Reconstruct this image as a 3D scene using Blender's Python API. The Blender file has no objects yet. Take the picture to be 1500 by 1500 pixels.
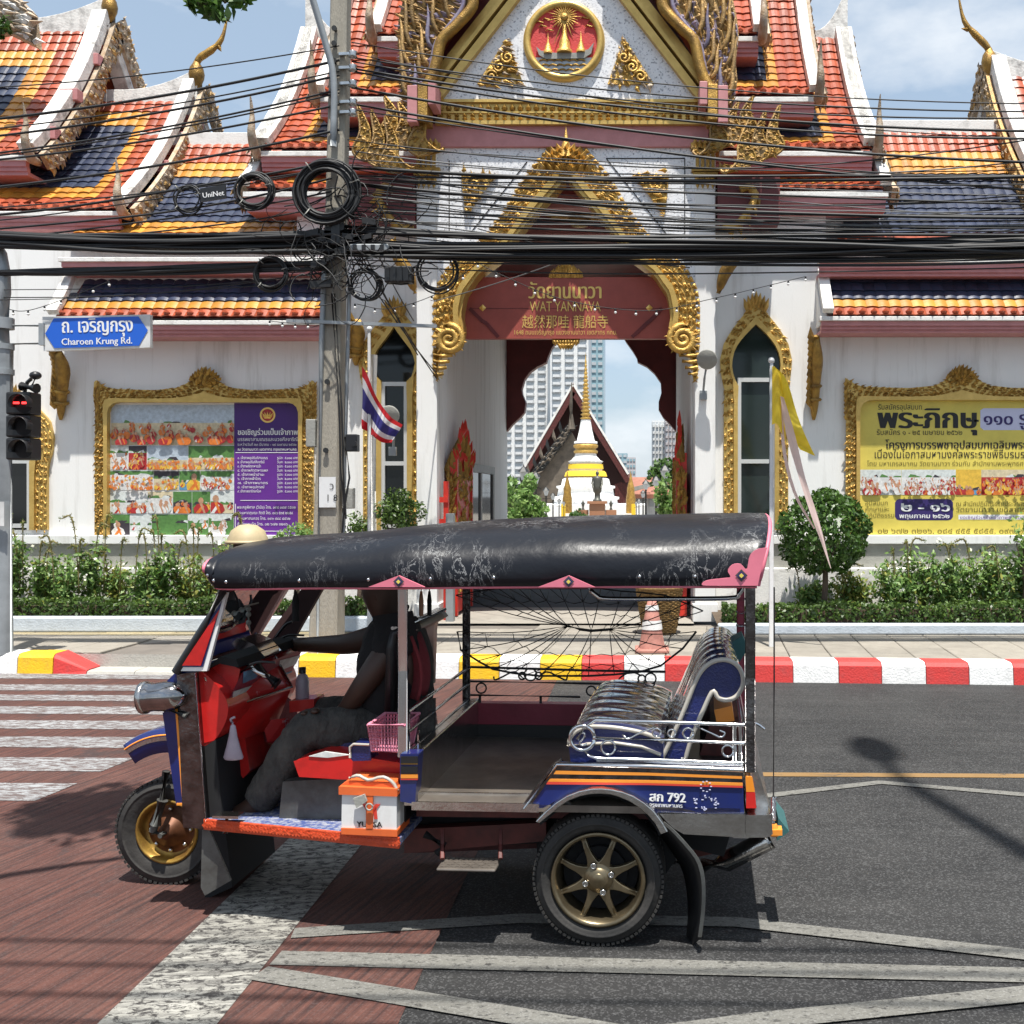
import bpy, math, random
import numpy as np
from mathutils import Vector, Matrix, Quaternion
random.seed(7)
R = math.radians
scene = bpy.context.scene
C = scene.collection

# ---------------------------------------------------------------- camera
F, CX, CY, H = 1510.0, 941.0, 725.0, 1.95      # focal length and principal point of the photo (in its pixels), eye height in metres
cam_data = bpy.data.cameras.new('camera')
cam_data.sensor_width = 36.0
cam_data.lens = 36.0 * F / 1500.0
cam_data.shift_x = -(CX - 750.0) / 1500.0
cam_data.shift_y = -(750.0 - CY) / 1500.0
cam_data.clip_start = 0.05
cam_data.clip_end = 6000.0
cam = bpy.data.objects.new('camera', cam_data)
cam.location = (0, 0, H)
cam.rotation_euler = (R(90), 0, 0)
C.objects.link(cam)
scene.camera = cam

# ---------------------------------------------------------------- light
SUN_D = Vector((-0.06, 0.27, -1.0)).normalized()
sun_data = bpy.data.lights.new('sun', 'SUN')
sun_data.energy = 5.0
sun_data.angle = R(0.55)
sun_data.color = (1.0, 0.965, 0.90)
sun = bpy.data.objects.new('sun', sun_data)
sun.rotation_euler = SUN_D.to_track_quat('-Z', 'Y').to_euler()
sun.location = (0, 0, 30)
C.objects.link(sun)

world = bpy.data.worlds.new('World')
scene.world = world
world.use_nodes = True
wn = world.node_tree
bg = wn.nodes['Background']
sky = wn.nodes.new('ShaderNodeTexSky')
sky.sky_type = 'NISHITA'
sky.sun_disc = False
to_sun = -SUN_D
sky.sun_elevation = math.asin(to_sun.z)
sky.sun_rotation = math.atan2(to_sun.x, to_sun.y)
sky.air_density = 1.0
sky.dust_density = 1.6
sky.ozone_density = 1.5
# thin white clouds, laid over the whole sky by direction
tc = wn.nodes.new('ShaderNodeTexCoord')
mp = wn.nodes.new('ShaderNodeMapping')
mp.inputs['Scale'].default_value = (2.2, 2.2, 5.0)
mp.inputs['Location'].default_value = (1.35, 0.1, 0.4)
nz = wn.nodes.new('ShaderNodeTexNoise')
nz.inputs['Scale'].default_value = 1.6
nz.inputs['Detail'].default_value = 7.0
nz.inputs['Roughness'].default_value = 0.55
rp = wn.nodes.new('ShaderNodeValToRGB')
rp.color_ramp.elements[0].position = 0.47
rp.color_ramp.elements[1].position = 0.70
veil = wn.nodes.new('ShaderNodeMixRGB')          # even tropical haze over the whole sky
veil.inputs[0].default_value = 0.50
veil.inputs[2].default_value = (3.9, 5.0, 6.1, 1)
mx = wn.nodes.new('ShaderNodeMixRGB')
mx.inputs[2].default_value = (6.6, 6.9, 7.2, 1)
wn.links.new(tc.outputs['Generated'], mp.inputs[0])
wn.links.new(mp.outputs[0], nz.inputs[0])
wn.links.new(nz.outputs[0], rp.inputs[0])
wn.links.new(rp.outputs[0], mx.inputs[0])
hs = wn.nodes.new('ShaderNodeHueSaturation')
hs.inputs['Saturation'].default_value = 0.9
wn.links.new(sky.outputs[0], hs.inputs['Color'])
wn.links.new(hs.outputs[0], veil.inputs[1])
wn.links.new(veil.outputs[0], mx.inputs[1])
wn.links.new(mx.outputs[0], bg.inputs[0])
bg.inputs[1].default_value = 0.095

scene.view_settings.view_transform = 'Standard'
scene.view_settings.look = 'None'
scene.view_settings.exposure = 0.68
scene.view_settings.gamma = 1.0
scene.view_settings.use_curve_mapping = False
scene.cycles.max_bounces = 8
scene.cycles.transparent_max_bounces = 12

# ---------------------------------------------------------------- placing: a photo pixel at a known depth or on a known level
def P(px, py, Y):
    return Vector(((px - CX) / F * Y, Y, H - (py - CY) / F * Y))
def G(px, py, z=0.0):
    Y = F * (H - z) / (py - CY)
    return Vector(((px - CX) / F * Y, Y, z))
def zat(py, Y): return H - (py - CY) / F * Y
def xat(px, Y): return (px - CX) / F * Y

# ---------------------------------------------------------------- materials
def nt(name):
    m = bpy.data.materials.new(name); m.use_nodes = True
    t = m.node_tree
    return m, t, t.nodes['Principled BSDF']
def mat(name, col, rough=0.6, metal=0.0, var=0.0, vs=4.0, bump=0.0, bs=40.0, col2=None, spec=0.5, coat=0.0, emis=None, es=0.0, stretch=None, rnd=0.0, thr=(0.35, 0.7), bd=0.02):
    m, t, b = nt(name)
    N, L = t.nodes, t.links
    b.inputs['Roughness'].default_value = rough
    b.inputs['Metallic'].default_value = metal
    b.inputs['Specular IOR Level'].default_value = spec
    if coat:
        b.inputs['Coat Weight'].default_value = coat
        b.inputs['Coat Roughness'].default_value = 0.05
    c4 = (*col, 1)
    b.inputs['Base Color'].default_value = c4
    if emis:
        b.inputs['Emission Color'].default_value = (*emis, 1); b.inputs['Emission Strength'].default_value = es
    last = None
    if var or bump:
        co = N.new('ShaderNodeNewGeometry')
        src = co.outputs['Position']
        if stretch:
            ms = N.new('ShaderNodeMapping'); ms.inputs['Scale'].default_value = stretch
            L.new(src, ms.inputs[0]); src = ms.outputs[0]
    if var:
        n = N.new('ShaderNodeTexNoise'); n.inputs['Scale'].default_value = vs; n.inputs['Detail'].default_value = 6; n.inputs['Roughness'].default_value = 0.65
        L.new(src, n.inputs['Vector'])
        r = N.new('ShaderNodeValToRGB'); r.color_ramp.elements[0].position = thr[0]; r.color_ramp.elements[1].position = thr[1]
        L.new(n.outputs[0], r.inputs[0])
        x = N.new('ShaderNodeMixRGB'); x.inputs[1].default_value = c4
        x.inputs[2].default_value = (*(col2 or [k * (1 - var) for k in col]), 1)
        if col2:
            mu = N.new('ShaderNodeMath'); mu.operation = 'MULTIPLY'; mu.inputs[1].default_value = var
            L.new(r.outputs[0], mu.inputs[0]); L.new(mu.outputs[0], x.inputs[0])
        else:
            L.new(r.outputs[0], x.inputs[0])
        last = x.outputs[0]
    if rnd:
        oi = N.new('ShaderNodeObjectInfo'); g = N.new('ShaderNodeNewGeometry')
        a = N.new('ShaderNodeMath'); a.operation = 'ADD'
        L.new(oi.outputs['Random'], a.inputs[0]); L.new(g.outputs['Random Per Island'], a.inputs[1])
        fr = N.new('ShaderNodeMath'); fr.operation = 'FRACT'; L.new(a.outputs[0], fr.inputs[0])
        mr = N.new('ShaderNodeMapRange'); mr.inputs[3].default_value = 1 - rnd; mr.inputs[4].default_value = 1 + rnd * 0.6
        L.new(fr.outputs[0], mr.inputs[0])
        hv = N.new('ShaderNodeHueSaturation'); L.new(mr.outputs[0], hv.inputs['Value'])
        if last: L.new(last, hv.inputs['Color'])
        else: hv.inputs['Color'].default_value = c4
        last = hv.outputs[0]
    if last: L.new(last, b.inputs['Base Color'])
    if bump:
        n2 = N.new('ShaderNodeTexNoise'); n2.inputs['Scale'].default_value = bs; n2.inputs['Detail'].default_value = 4
        L.new(src, n2.inputs['Vector'])
        bp = N.new('ShaderNodeBump'); bp.inputs['Strength'].default_value = bump; bp.inputs['Distance'].default_value = bd
        L.new(n2.outputs[0], bp.inputs['Height']); L.new(bp.outputs[0], b.inputs['Normal'])
    return m

MT = {}
MT['white_wall'] = mat('white_wall', (0.80, 0.795, 0.775), 0.75, var=0.75, vs=1.5, col2=(0.46, 0.44, 0.40), bump=0.15, bs=60, stretch=(3.2, 3.2, 0.28), thr=(0.53, 0.78))
MT['white_trim'] = mat('white_trim', (0.78, 0.765, 0.73), 0.7, var=0.75, vs=5.0, col2=(0.30, 0.28, 0.25), bump=0.2, bs=40, thr=(0.5, 0.8))
MT['weathered_white'] = mat('weathered_white', (0.76, 0.74, 0.70), 0.8, var=0.95, vs=4.5, col2=(0.16, 0.15, 0.14), bump=0.3, bs=30, thr=(0.47, 0.75))
MT['plinth'] = mat('plinth', (0.34, 0.34, 0.31), 0.8, var=0.6, vs=3, col2=(0.16, 0.15, 0.13), bump=0.2)
MT['pink'] = mat('pink_paint', (0.56, 0.245, 0.245), 0.6, var=0.5, vs=6, col2=(0.36, 0.14, 0.14))
MT['maroon'] = mat('maroon_paint', (0.15, 0.022, 0.022), 0.55, var=0.4, vs=3)
MT['sign_red'] = mat('sign_red', (0.36, 0.075, 0.055), 0.5, var=0.25, vs=3, bump=0.05)
MT['gold'] = mat('gold_leaf', (0.66, 0.42, 0.11), 0.45, 0.55, var=0.85, vs=10, col2=(0.28, 0.15, 0.035), bump=0.5, bs=70, rnd=0.25)
MT['gold_smooth'] = mat('gold_smooth', (0.68, 0.46, 0.14), 0.40, 0.5, var=0.6, vs=6, col2=(0.42, 0.26, 0.06), bump=0.15, bs=40)
MT['old_gold'] = mat('old_gold', (0.46, 0.27, 0.055), 0.45, 0.5, var=0.85, vs=9, col2=(0.16, 0.085, 0.03), bump=0.5, bs=60, rnd=0.3)
MT['aged_gilt'] = mat('aged_gilt', (0.46, 0.28, 0.09), 0.5, 0.35, var=0.9, vs=11, col2=(0.22, 0.14, 0.07), bump=0.5, bs=60, rnd=0.35)
MT['violet_glass'] = mat('violet_glass_inlay', (0.22, 0.17, 0.27), 0.3, 0.4, var=0.8, vs=20, col2=(0.45, 0.42, 0.45), rnd=0.3)
MT['carved_brown'] = mat('carved_brown', (0.33, 0.22, 0.12), 0.65, 0.1, var=0.9, vs=9, col2=(0.52, 0.46, 0.38), bump=0.6, bs=50, rnd=0.3)
for nm, c, c2 in (('tile_orange', (0.40, 0.085, 0.034), (0.22, 0.042, 0.022)), ('tile_yellow', (0.58, 0.27, 0.04), (0.38, 0.155, 0.03)), ('tile_blue', (0.036, 0.048, 0.088), (0.02, 0.024, 0.045))):
    MT[nm] = mat(nm, c, 0.36, var=0.75, vs=3.5, col2=c2, rnd=0.30, spec=0.5, bump=0.1, bs=25)
def mosaic_material():
    m, t, b = nt('mirror_mosaic'); N, L = t.nodes, t.links
    g = N.new('ShaderNodeNewGeometry')
    v = N.new('ShaderNodeTexVoronoi'); v.inputs['Scale'].default_value = 48
    L.new(g.outputs['Position'], v.inputs['Vector'])
    r = N.new('ShaderNodeValToRGB'); e = r.color_ramp.elements
    e[0].position = 0.0; e[0].color = (0.30, 0.30, 0.32, 1); e[1].position = 0.35; e[1].color = (0.80, 0.80, 0.81, 1)
    k = e.new(0.12); k.color = (0.64, 0.64, 0.66, 1)
    s = N.new('ShaderNodeSeparateColor'); L.new(v.outputs['Color'], s.inputs[0]); L.new(s.outputs[0], r.inputs[0]); L.new(r.outputs[0], b.inputs['Base Color'])
    b.inputs['Roughness'].default_value = 0.35
    bp = N.new('ShaderNodeBump'); bp.inputs['Strength'].default_value = 0.35; bp.inputs['Distance'].default_value = 0.01
    L.new(s.outputs[1], bp.inputs['Height']); L.new(bp.outputs[0], b.inputs['Normal'])
    return m
MT['mosaic'] = mosaic_material()
MT['dark_glass'] = mat('dark_window_glass', (0.006, 0.007, 0.007), 0.06, spec=0.45)
MT['green_glass'] = mat('green_window_glass', (0.018, 0.027, 0.024), 0.07, spec=0.4)
MT['alu'] = mat('window_aluminium', (0.62, 0.62, 0.60), 0.4, 0.3)
MT['grey_panel'] = mat('grey_door_frame', (0.30, 0.31, 0.31), 0.5, var=0.3)
MT['red_gate'] = mat('red_gate_paint', (0.62, 0.035, 0.02), 0.45, var=0.3, vs=7)
MT['concrete_pole'] = mat('pole_concrete', (0.36, 0.33, 0.27), 0.85, var=0.6, vs=4, col2=(0.20, 0.18, 0.15), bump=0.4, bs=50, stretch=(3, 3, 0.5))
MT['grey_steel'] = mat('painted_grey_steel', (0.33, 0.35, 0.36), 0.45, 0.3, var=0.3, vs=4)
MT['cable'] = mat('cable_sheath', (0.010, 0.010, 0.011), 0.55, var=0.2)
MT['cable_grey'] = mat('grey_cable_sheath', (0.12, 0.12, 0.12), 0.5)
MT['black_plastic'] = mat('black_plastic', (0.012, 0.012, 0.013), 0.4)
MT['black_matte'] = mat('black_matte', (0.008, 0.008, 0.009), 0.85)
MT['white_paint'] = mat('white_print', (0.78, 0.78, 0.77), 0.5)
MT['black_print'] = mat('black_print', (0.012, 0.011, 0.012), 0.5)
MT['olive_print'] = mat('olive_print', (0.16, 0.13, 0.02), 0.5)
MT['sign_blue'] = mat('sign_blue', (0.012, 0.11, 0.56), 0.4)
MT['sign_frame'] = mat('sign_frame_white', (0.70, 0.70, 0.68), 0.45, var=0.3)
MT['purple'] = mat('purple_print', (0.13, 0.022, 0.27), 0.45, var=0.2, vs=2)
MT['deep_purple'] = mat('deep_purple_print', (0.055, 0.012, 0.15), 0.45)
MT['yellow_print'] = mat('yellow_print', (0.74, 0.60, 0.11), 0.45, var=0.2, vs=2)
MT['lav_print'] = mat('lavender_print', (0.55, 0.56, 0.74), 0.5)
MT['navy_print'] = mat('navy_print', (0.03, 0.015, 0.12), 0.5)
MT['gold_letter'] = mat('gold_lettering', (0.82, 0.55, 0.16), 0.35, 0.5)
for nm, c in (('red', (0.60, 0.045, 0.04)), ('white', (0.80, 0.79, 0.77)), ('yellow', (0.80, 0.47, 0.012)), ('grey', (0.40, 0.38, 0.34))):
    MT['kerb_' + nm] = mat('kerb_' + nm, c, 0.65, var=0.7, vs=9, col2=[k * 0.5 + 0.05 for k in c], bump=0.3, bs=50, thr=(0.5, 0.8))
MT['blue_grey_paint'] = mat('planter_kerb_paint', (0.55, 0.60, 0.65), 0.7, var=0.5, vs=7, col2=(0.33, 0.36, 0.38), bump=0.3)
MT['soil'] = mat('planter_soil', (0.10, 0.07, 0.045), 0.9, var=0.4, bump=0.6, bs=20)
MT['paver'] = mat('paver_stone', (0.28, 0.255, 0.215), 0.85, var=0.6, vs=5, col2=(0.18, 0.16, 0.135), bump=0.3, bs=60, rnd=0.12)
MT['paver_yellow'] = mat('paver_ochre', (0.32, 0.26, 0.14), 0.85, var=0.5, vs=6, col2=(0.36, 0.32, 0.25), bump=0.3, rnd=0.12)
MT['joint'] = mat('paving_bed', (0.17, 0.15, 0.13), 0.9, var=0.3)
MT['concrete'] = mat('concrete_apron', (0.31, 0.285, 0.245), 0.85, var=0.6, vs=3, col2=(0.21, 0.19, 0.165), bump=0.2)
MT['dark_tar'] = mat('driveway_asphalt', (0.055, 0.06, 0.07), 0.85, var=0.3, bump=0.3)
def leafmat(nm, c, c2, tr=0.25):
    m, t, b = nt(nm); N, L = t.nodes, t.links
    g = N.new('ShaderNodeNewGeometry')
    r = N.new('ShaderNodeValToRGB'); r.color_ramp.elements[0].color = (*c, 1); r.color_ramp.elements[1].color = (*c2, 1)
    L.new(g.outputs['Random Per Island'], r.inputs[0]); L.new(r.outputs[0], b.inputs['Base Color'])
    b.inputs['Roughness'].default_value = 0.45
    ts = N.new('ShaderNodeBsdfTranslucent'); L.new(r.outputs[0], ts.inputs[0])
    ms = N.new('ShaderNodeMixShader'); ms.inputs[0].default_value = tr
    L.new(b.outputs[0], ms.inputs[1]); L.new(ts.outputs[0], ms.inputs[2])
    L.new(ms.outputs[0], N['Material Output'].inputs['Surface'])
    return m
MT['leaf'] = leafmat('glossy_green_leaf', (0.030, 0.075, 0.012), (0.085, 0.17, 0.028))
MT['leaf_hedge'] = leafmat('hedge_leaf', (0.030, 0.066, 0.011), (0.10, 0.17, 0.028))
MT['leaf_light'] = leafmat('light_green_leaf', (0.12, 0.25, 0.055), (0.32, 0.45, 0.15), 0.42)
MT['leaf_yellow'] = leafmat('yellow_green_leaf', (0.17, 0.20, 0.03), (0.30, 0.30, 0.06), 0.3)
MT['petal'] = mat('pale_petal', (0.72, 0.72, 0.58), 0.6)
MT['stem'] = mat('plant_stem', (0.20, 0.17, 0.06), 0.7, var=0.3)
MT['bark'] = mat('bark', (0.14, 0.10, 0.07), 0.9, var=0.5, bump=0.5)
MT['chrome'] = mat('chrome', (0.74, 0.74, 0.75), 0.12, 1.0, var=0.35, vs=9, col2=(0.5, 0.48, 0.46))
MT['worn_chrome'] = mat('worn_chrome', (0.64, 0.63, 0.61), 0.22, 1.0, var=0.7, vs=12, col2=(0.36, 0.33, 0.30), bump=0.1, bs=60)
MT['dark_chrome'] = mat('dark_chrome', (0.22, 0.21, 0.21), 0.22, 1.0, var=0.9, vs=14, col2=(0.07, 0.055, 0.05), bump=0.15, bs=45)
MT['tuk_blue'] = mat('blue_bodywork', (0.008, 0.018, 0.125), 0.28, var=0.5, vs=12, col2=(0.015, 0.022, 0.08), coat=0.4)
MT['tuk_red'] = mat('red_bodywork', (0.54, 0.016, 0.014), 0.3, var=0.8, vs=6, col2=(0.24, 0.012, 0.010), coat=0.4, bump=0.12, bs=9, thr=(0.5, 0.75))
MT['lamp_chrome'] = mat('lamp_chrome', (0.42, 0.41, 0.41), 0.10, 1.0, var=0.5, vs=10)
MT['cloud_print'] = mat('cloud_print', (0.50, 0.03, 0.03), 0.25, var=1.0, vs=6, col2=(0.55, 0.62, 0.68), thr=(0.56, 0.66), coat=0.3)
MT['tuk_orange'] = mat('orange_stripe', (0.80, 0.28, 0.035), 0.4)
MT['dark_red_frame'] = mat('dark_red_chassis', (0.11, 0.020, 0.016), 0.6, var=0.6, vs=10)
MT['step_orange'] = mat('orange_red_edge', (0.62, 0.075, 0.02), 0.45, var=0.3, vs=20, bump=0.4, bs=60)
MT['tyre'] = mat('tyre_rubber', (0.020, 0.019, 0.018), 0.75, var=0.6, vs=8, col2=(0.055, 0.05, 0.045), bump=0.2, bs=30)
MT['tyre_letter'] = mat('worn_tyre_lettering', (0.11, 0.10, 0.06), 0.8)
MT['bronze'] = mat('bronze_alloy', (0.25, 0.20, 0.125), 0.34, 0.85, var=0.4, vs=10)
MT['gold_rim'] = mat('gold_painted_rim', (0.42, 0.26, 0.05), 0.4, 0.6, var=0.8, vs=12, col2=(0.13, 0.05, 0.025))
MT['rusty_hub'] = mat('rusty_hub', (0.16, 0.06, 0.025), 0.5, 0.4, var=0.6, vs=14)
MT['maroon_vinyl'] = mat('maroon_vinyl', (0.30, 0.03, 0.06), 0.4, var=0.3, bump=0.1)
MT['pink_vinyl'] = mat('pink_vinyl', (0.72, 0.19, 0.26), 0.5, var=0.2)
MT['floor_plate'] = mat('worn_steel_floor', (0.27, 0.235, 0.20), 0.38, 0.6, var=0.8, vs=5, col2=(0.10, 0.085, 0.075))
MT['grey_sheet'] = mat('grey_sheet_metal', (0.12, 0.125, 0.12), 0.45, 0.3, var=0.9, vs=7, col2=(0.045, 0.04, 0.036), bump=0.15, bs=12)
MT['carpet'] = mat('blue_carpet', (0.05, 0.08, 0.24), 0.95, var=0.9, vs=45, col2=(0.35, 0.36, 0.40), bump=0.8, bs=90, thr=(0.42, 0.62))
MT['clear_plastic'] = None
def seat_material():
    m, t, b = nt('plastic_covered_seat'); N, L = t.nodes, t.links
    g = N.new('ShaderNodeNewGeometry')
    n = N.new('ShaderNodeTexNoise'); n.inputs['Scale'].default_value = 5; n.inputs['Detail'].default_value = 3
    mpn = N.new('ShaderNodeMapping'); mpn.inputs['Scale'].default_value = (0.7, 5.0, 0.7)
    L.new(g.outputs['Position'], mpn.inputs[0]); L.new(mpn.outputs[0], n.inputs['Vector'])
    r = N.new('ShaderNodeValToRGB'); e = r.color_ramp.elements
    e[0].position = 0.40; e[0].color = (0.022, 0.028, 0.085, 1); e[1].position = 0.80; e[1].color = (0.13, 0.14, 0.21, 1)
    L.new(n.outputs[0], r.inputs[0]); L.new(r.outputs[0], b.inputs['Base Color'])
    b.inputs['Roughness'].default_value = 0.18; b.inputs['Coat Weight'].default_value = 1.0; b.inputs['Coat Roughness'].default_value = 0.06
    b.inputs['Metallic'].default_value = 0.0
    n2 = N.new('ShaderNodeTexNoise'); n2.inputs['Scale'].default_value = 2.2; n2.inputs['Detail'].default_value = 1
    L.new(mpn.outputs[0], n2.inputs['Vector'])
    bp = N.new('ShaderNodeBump'); bp.inputs['Strength'].default_value = 0.22; bp.inputs['Distance'].default_value = 0.03
    L.new(n2.outputs[0], bp.inputs['Height']); L.new(bp.outputs[0], b.inputs['Normal']); L.new(bp.outputs[0], b.inputs['Coat Normal'])
    return m
MT['seat'] = seat_material()
MT['seat_blue'] = mat('blue_seat_side', (0.008, 0.015, 0.11), 0.4, var=0.3, vs=20, bump=0.3, bs=120, coat=0.5)
MT['seat_piping'] = mat('grey_piping', (0.42, 0.39, 0.34), 0.3, coat=0.6)
def canopy_material():
    m, t, b = nt('black_vinyl_canopy'); N, L = t.nodes, t.links
    g = N.new('ShaderNodeNewGeometry')
    n1 = N.new('ShaderNodeTexNoise'); n1.inputs['Scale'].default_value = 6; n1.inputs['Detail'].default_value = 8; n1.inputs['Roughness'].default_value = 0.7; n1.inputs['Distortion'].default_value = 2.5
    mps = N.new('ShaderNodeMapping'); mps.inputs['Scale'].default_value = (1.5, 1.0, 0.55)
    L.new(g.outputs['Position'], mps.inputs[0]); L.new(mps.outputs[0], n1.inputs['Vector'])
    # pale scuffs: thin bands of a distorted noise, only where a second noise is high
    r1 = N.new('ShaderNodeValToRGB'); e = r1.color_ramp.elements
    e[0].position = 0.488; e[0].color = (0, 0, 0, 1); e[1].position = 0.512; e[1].color = (0, 0, 0, 1)
    k = e.new(0.5); k.color = (1, 1, 1, 1)
    L.new(n1.outputs[0], r1.inputs[0])
    n2 = N.new('ShaderNodeTexNoise'); n2.inputs['Scale'].default_value = 2.6; n2.inputs['Detail'].default_value = 4
    L.new(g.outputs['Position'], n2.inputs['Vector'])
    r2 = N.new('ShaderNodeValToRGB'); r2.color_ramp.elements[0].position = 0.47; r2.color_ramp.elements[1].position = 0.62
    L.new(n2.outputs[0], r2.inputs[0])
    mu = N.new('ShaderNodeMath'); mu.operation = 'MULTIPLY'; L.new(r1.outputs[0], mu.inputs[0]); L.new(r2.outputs[0], mu.inputs[1])
    x = N.new('ShaderNodeMixRGB'); x.inputs[1].default_value = (0.008, 0.009, 0.013, 1); x.inputs[2].default_value = (0.42, 0.42, 0.42, 1)
    L.new(mu.outputs[0], x.inputs[0]); L.new(x.outputs[0], b.inputs['Base Color'])
    b.inputs['Roughness'].default_value = 0.36
    b.inputs['Specular IOR Level'].default_value = 0.30
    n3 = N.new('ShaderNodeTexNoise'); n3.inputs['Scale'].default_value = 5; n3.inputs['Detail'].default_value = 5
    L.new(g.outputs['Position'], n3.inputs['Vector'])
    bp = N.new('ShaderNodeBump'); bp.inputs['Strength'].default_value = 0.30; bp.inputs['Distance'].default_value = 0.035
    L.new(n3.outputs[0], bp.inputs['Height']); L.new(bp.outputs[0], b.inputs['Normal'])
    return m
MT['canopy'] = canopy_material()
def clear_material(nm, tint, gl):
    m, t, b = nt(nm); N, L = t.nodes, t.links
    tr = N.new('ShaderNodeBsdfTransparent'); tr.inputs[0].default_value = (*tint, 1)
    go = N.new('ShaderNodeBsdfGlossy'); go.inputs['Roughness'].default_value = 0.02
    fr = N.new('ShaderNodeFresnel'); fr.inputs[0].default_value = gl
    ms = N.new('ShaderNodeMixShader'); L.new(fr.outputs[0], ms.inputs[0]); L.new(tr.outputs[0], ms.inputs[1]); L.new(go.outputs[0], ms.inputs[2])
    L.new(ms.outputs[0], N['Material Output'].inputs['Surface'])
    return m
MT['glass'] = clear_material('windscreen_glass', (0.80, 0.84, 0.82), 1.4)
MT['skin'] = mat('skin', (0.050, 0.025, 0.016), 0.5)  # tone darkened to carry the shadow under the canopy
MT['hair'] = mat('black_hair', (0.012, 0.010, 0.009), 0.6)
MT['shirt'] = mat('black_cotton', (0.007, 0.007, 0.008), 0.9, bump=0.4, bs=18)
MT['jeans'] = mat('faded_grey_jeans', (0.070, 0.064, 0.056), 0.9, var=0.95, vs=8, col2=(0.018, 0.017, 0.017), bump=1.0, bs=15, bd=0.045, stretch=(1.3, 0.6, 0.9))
MT['towel'] = mat('dark_red_cloth', (0.17, 0.02, 0.025), 0.9, bump=0.4)
MT['basket_pink'] = mat('pink_basket_plastic', (0.72, 0.26, 0.36), 0.45)
MT['wicker'] = mat('wicker', (0.38, 0.22, 0.07), 0.7, var=0.6, vs=30)
MT['cone'] = mat('faded_cone', (0.48, 0.21, 0.165), 0.7, var=0.5, vs=9)
MT['bag'] = mat('thin_plastic_bag', (0.42, 0.36, 0.42), 0.35, var=0.3)
MT['tan'] = mat('tan_lamp_housing', (0.48, 0.38, 0.22), 0.55, var=0.4)
for nm, c in (('flag_red', (0.60, 0.02, 0.03)), ('flag_white', (0.78, 0.77, 0.80)), ('flag_blue', (0.04, 0.035, 0.20)), ('flag_yellow', (0.90, 0.68, 0.05)), ('ribbon', (0.78, 0.60, 0.56))): MT[nm] = leafmat(nm, c, c, 0.42)
MT['yellow_cloth'] = mat('yellow_cloth', (0.80, 0.52, 0.03), 0.8)
MT['lamp_red'] = mat('tail_lamp_red', (0.55, 0.02, 0.015), 0.2, coat=0.8)
MT['lamp_amber'] = mat('tail_lamp_amber', (0.80, 0.26, 0.02), 0.2, coat=0.8)
MT['signal_red'] = mat('lit_signal_red', (0.5, 0.02, 0.02), 0.3, emis=(1.0, 0.03, 0.03), es=3.0)
MT['white_plastic'] = mat('white_plastic', (0.70, 0.70, 0.69), 0.45, var=0.6, vs=9, col2=(0.48, 0.46, 0.42), thr=(0.5, 0.8))
MT['orange_plastic'] = mat('orange_plastic', (0.68, 0.13, 0.03), 0.45, var=0.6, vs=9, col2=(0.36, 0.08, 0.03), thr=(0.5, 0.8))
MT['print_red'] = mat('red_print', (0.62, 0.05, 0.03), 0.5)
MT['teal'] = mat('teal_cloth', (0.03, 0.11, 0.11), 0.7)
MT['tower_white'] = mat('tower_render', (0.80, 0.80, 0.79), 0.7, var=0.15, vs=0.05)
MT['hazed_grey'] = mat('tower_window', (0.50, 0.53, 0.55), 0.4)  # window grey lightened, distance haze put into the colour
MT['shaded_gable'] = mat('shaded_gable', (0.035, 0.012, 0.012), 0.7)  # maroon darkened: the shade inside the gable is put into the colour
MT['porch'] = mat('weathered_porch', (0.16, 0.13, 0.10), 0.8, var=0.6, vs=2, bump=0.4)
MT['tower_glass'] = mat('tower_blue_glass', (0.28, 0.42, 0.47), 0.2)
MT['tower_pink'] = mat('tower_pink_render', (0.52, 0.47, 0.47), 0.7)
MT['bronze_statue'] = mat('dark_bronze', (0.10, 0.10, 0.085), 0.5, 0.5)
MT['brown_stone'] = mat('brown_stone', (0.36, 0.17, 0.09), 0.5)
MT['red_roof'] = mat('far_red_roof', (0.36, 0.15, 0.10), 0.7, var=0.4, vs=1.5)
MT['iron'] = mat('black_iron', (0.015, 0.016, 0.016), 0.5)
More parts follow.
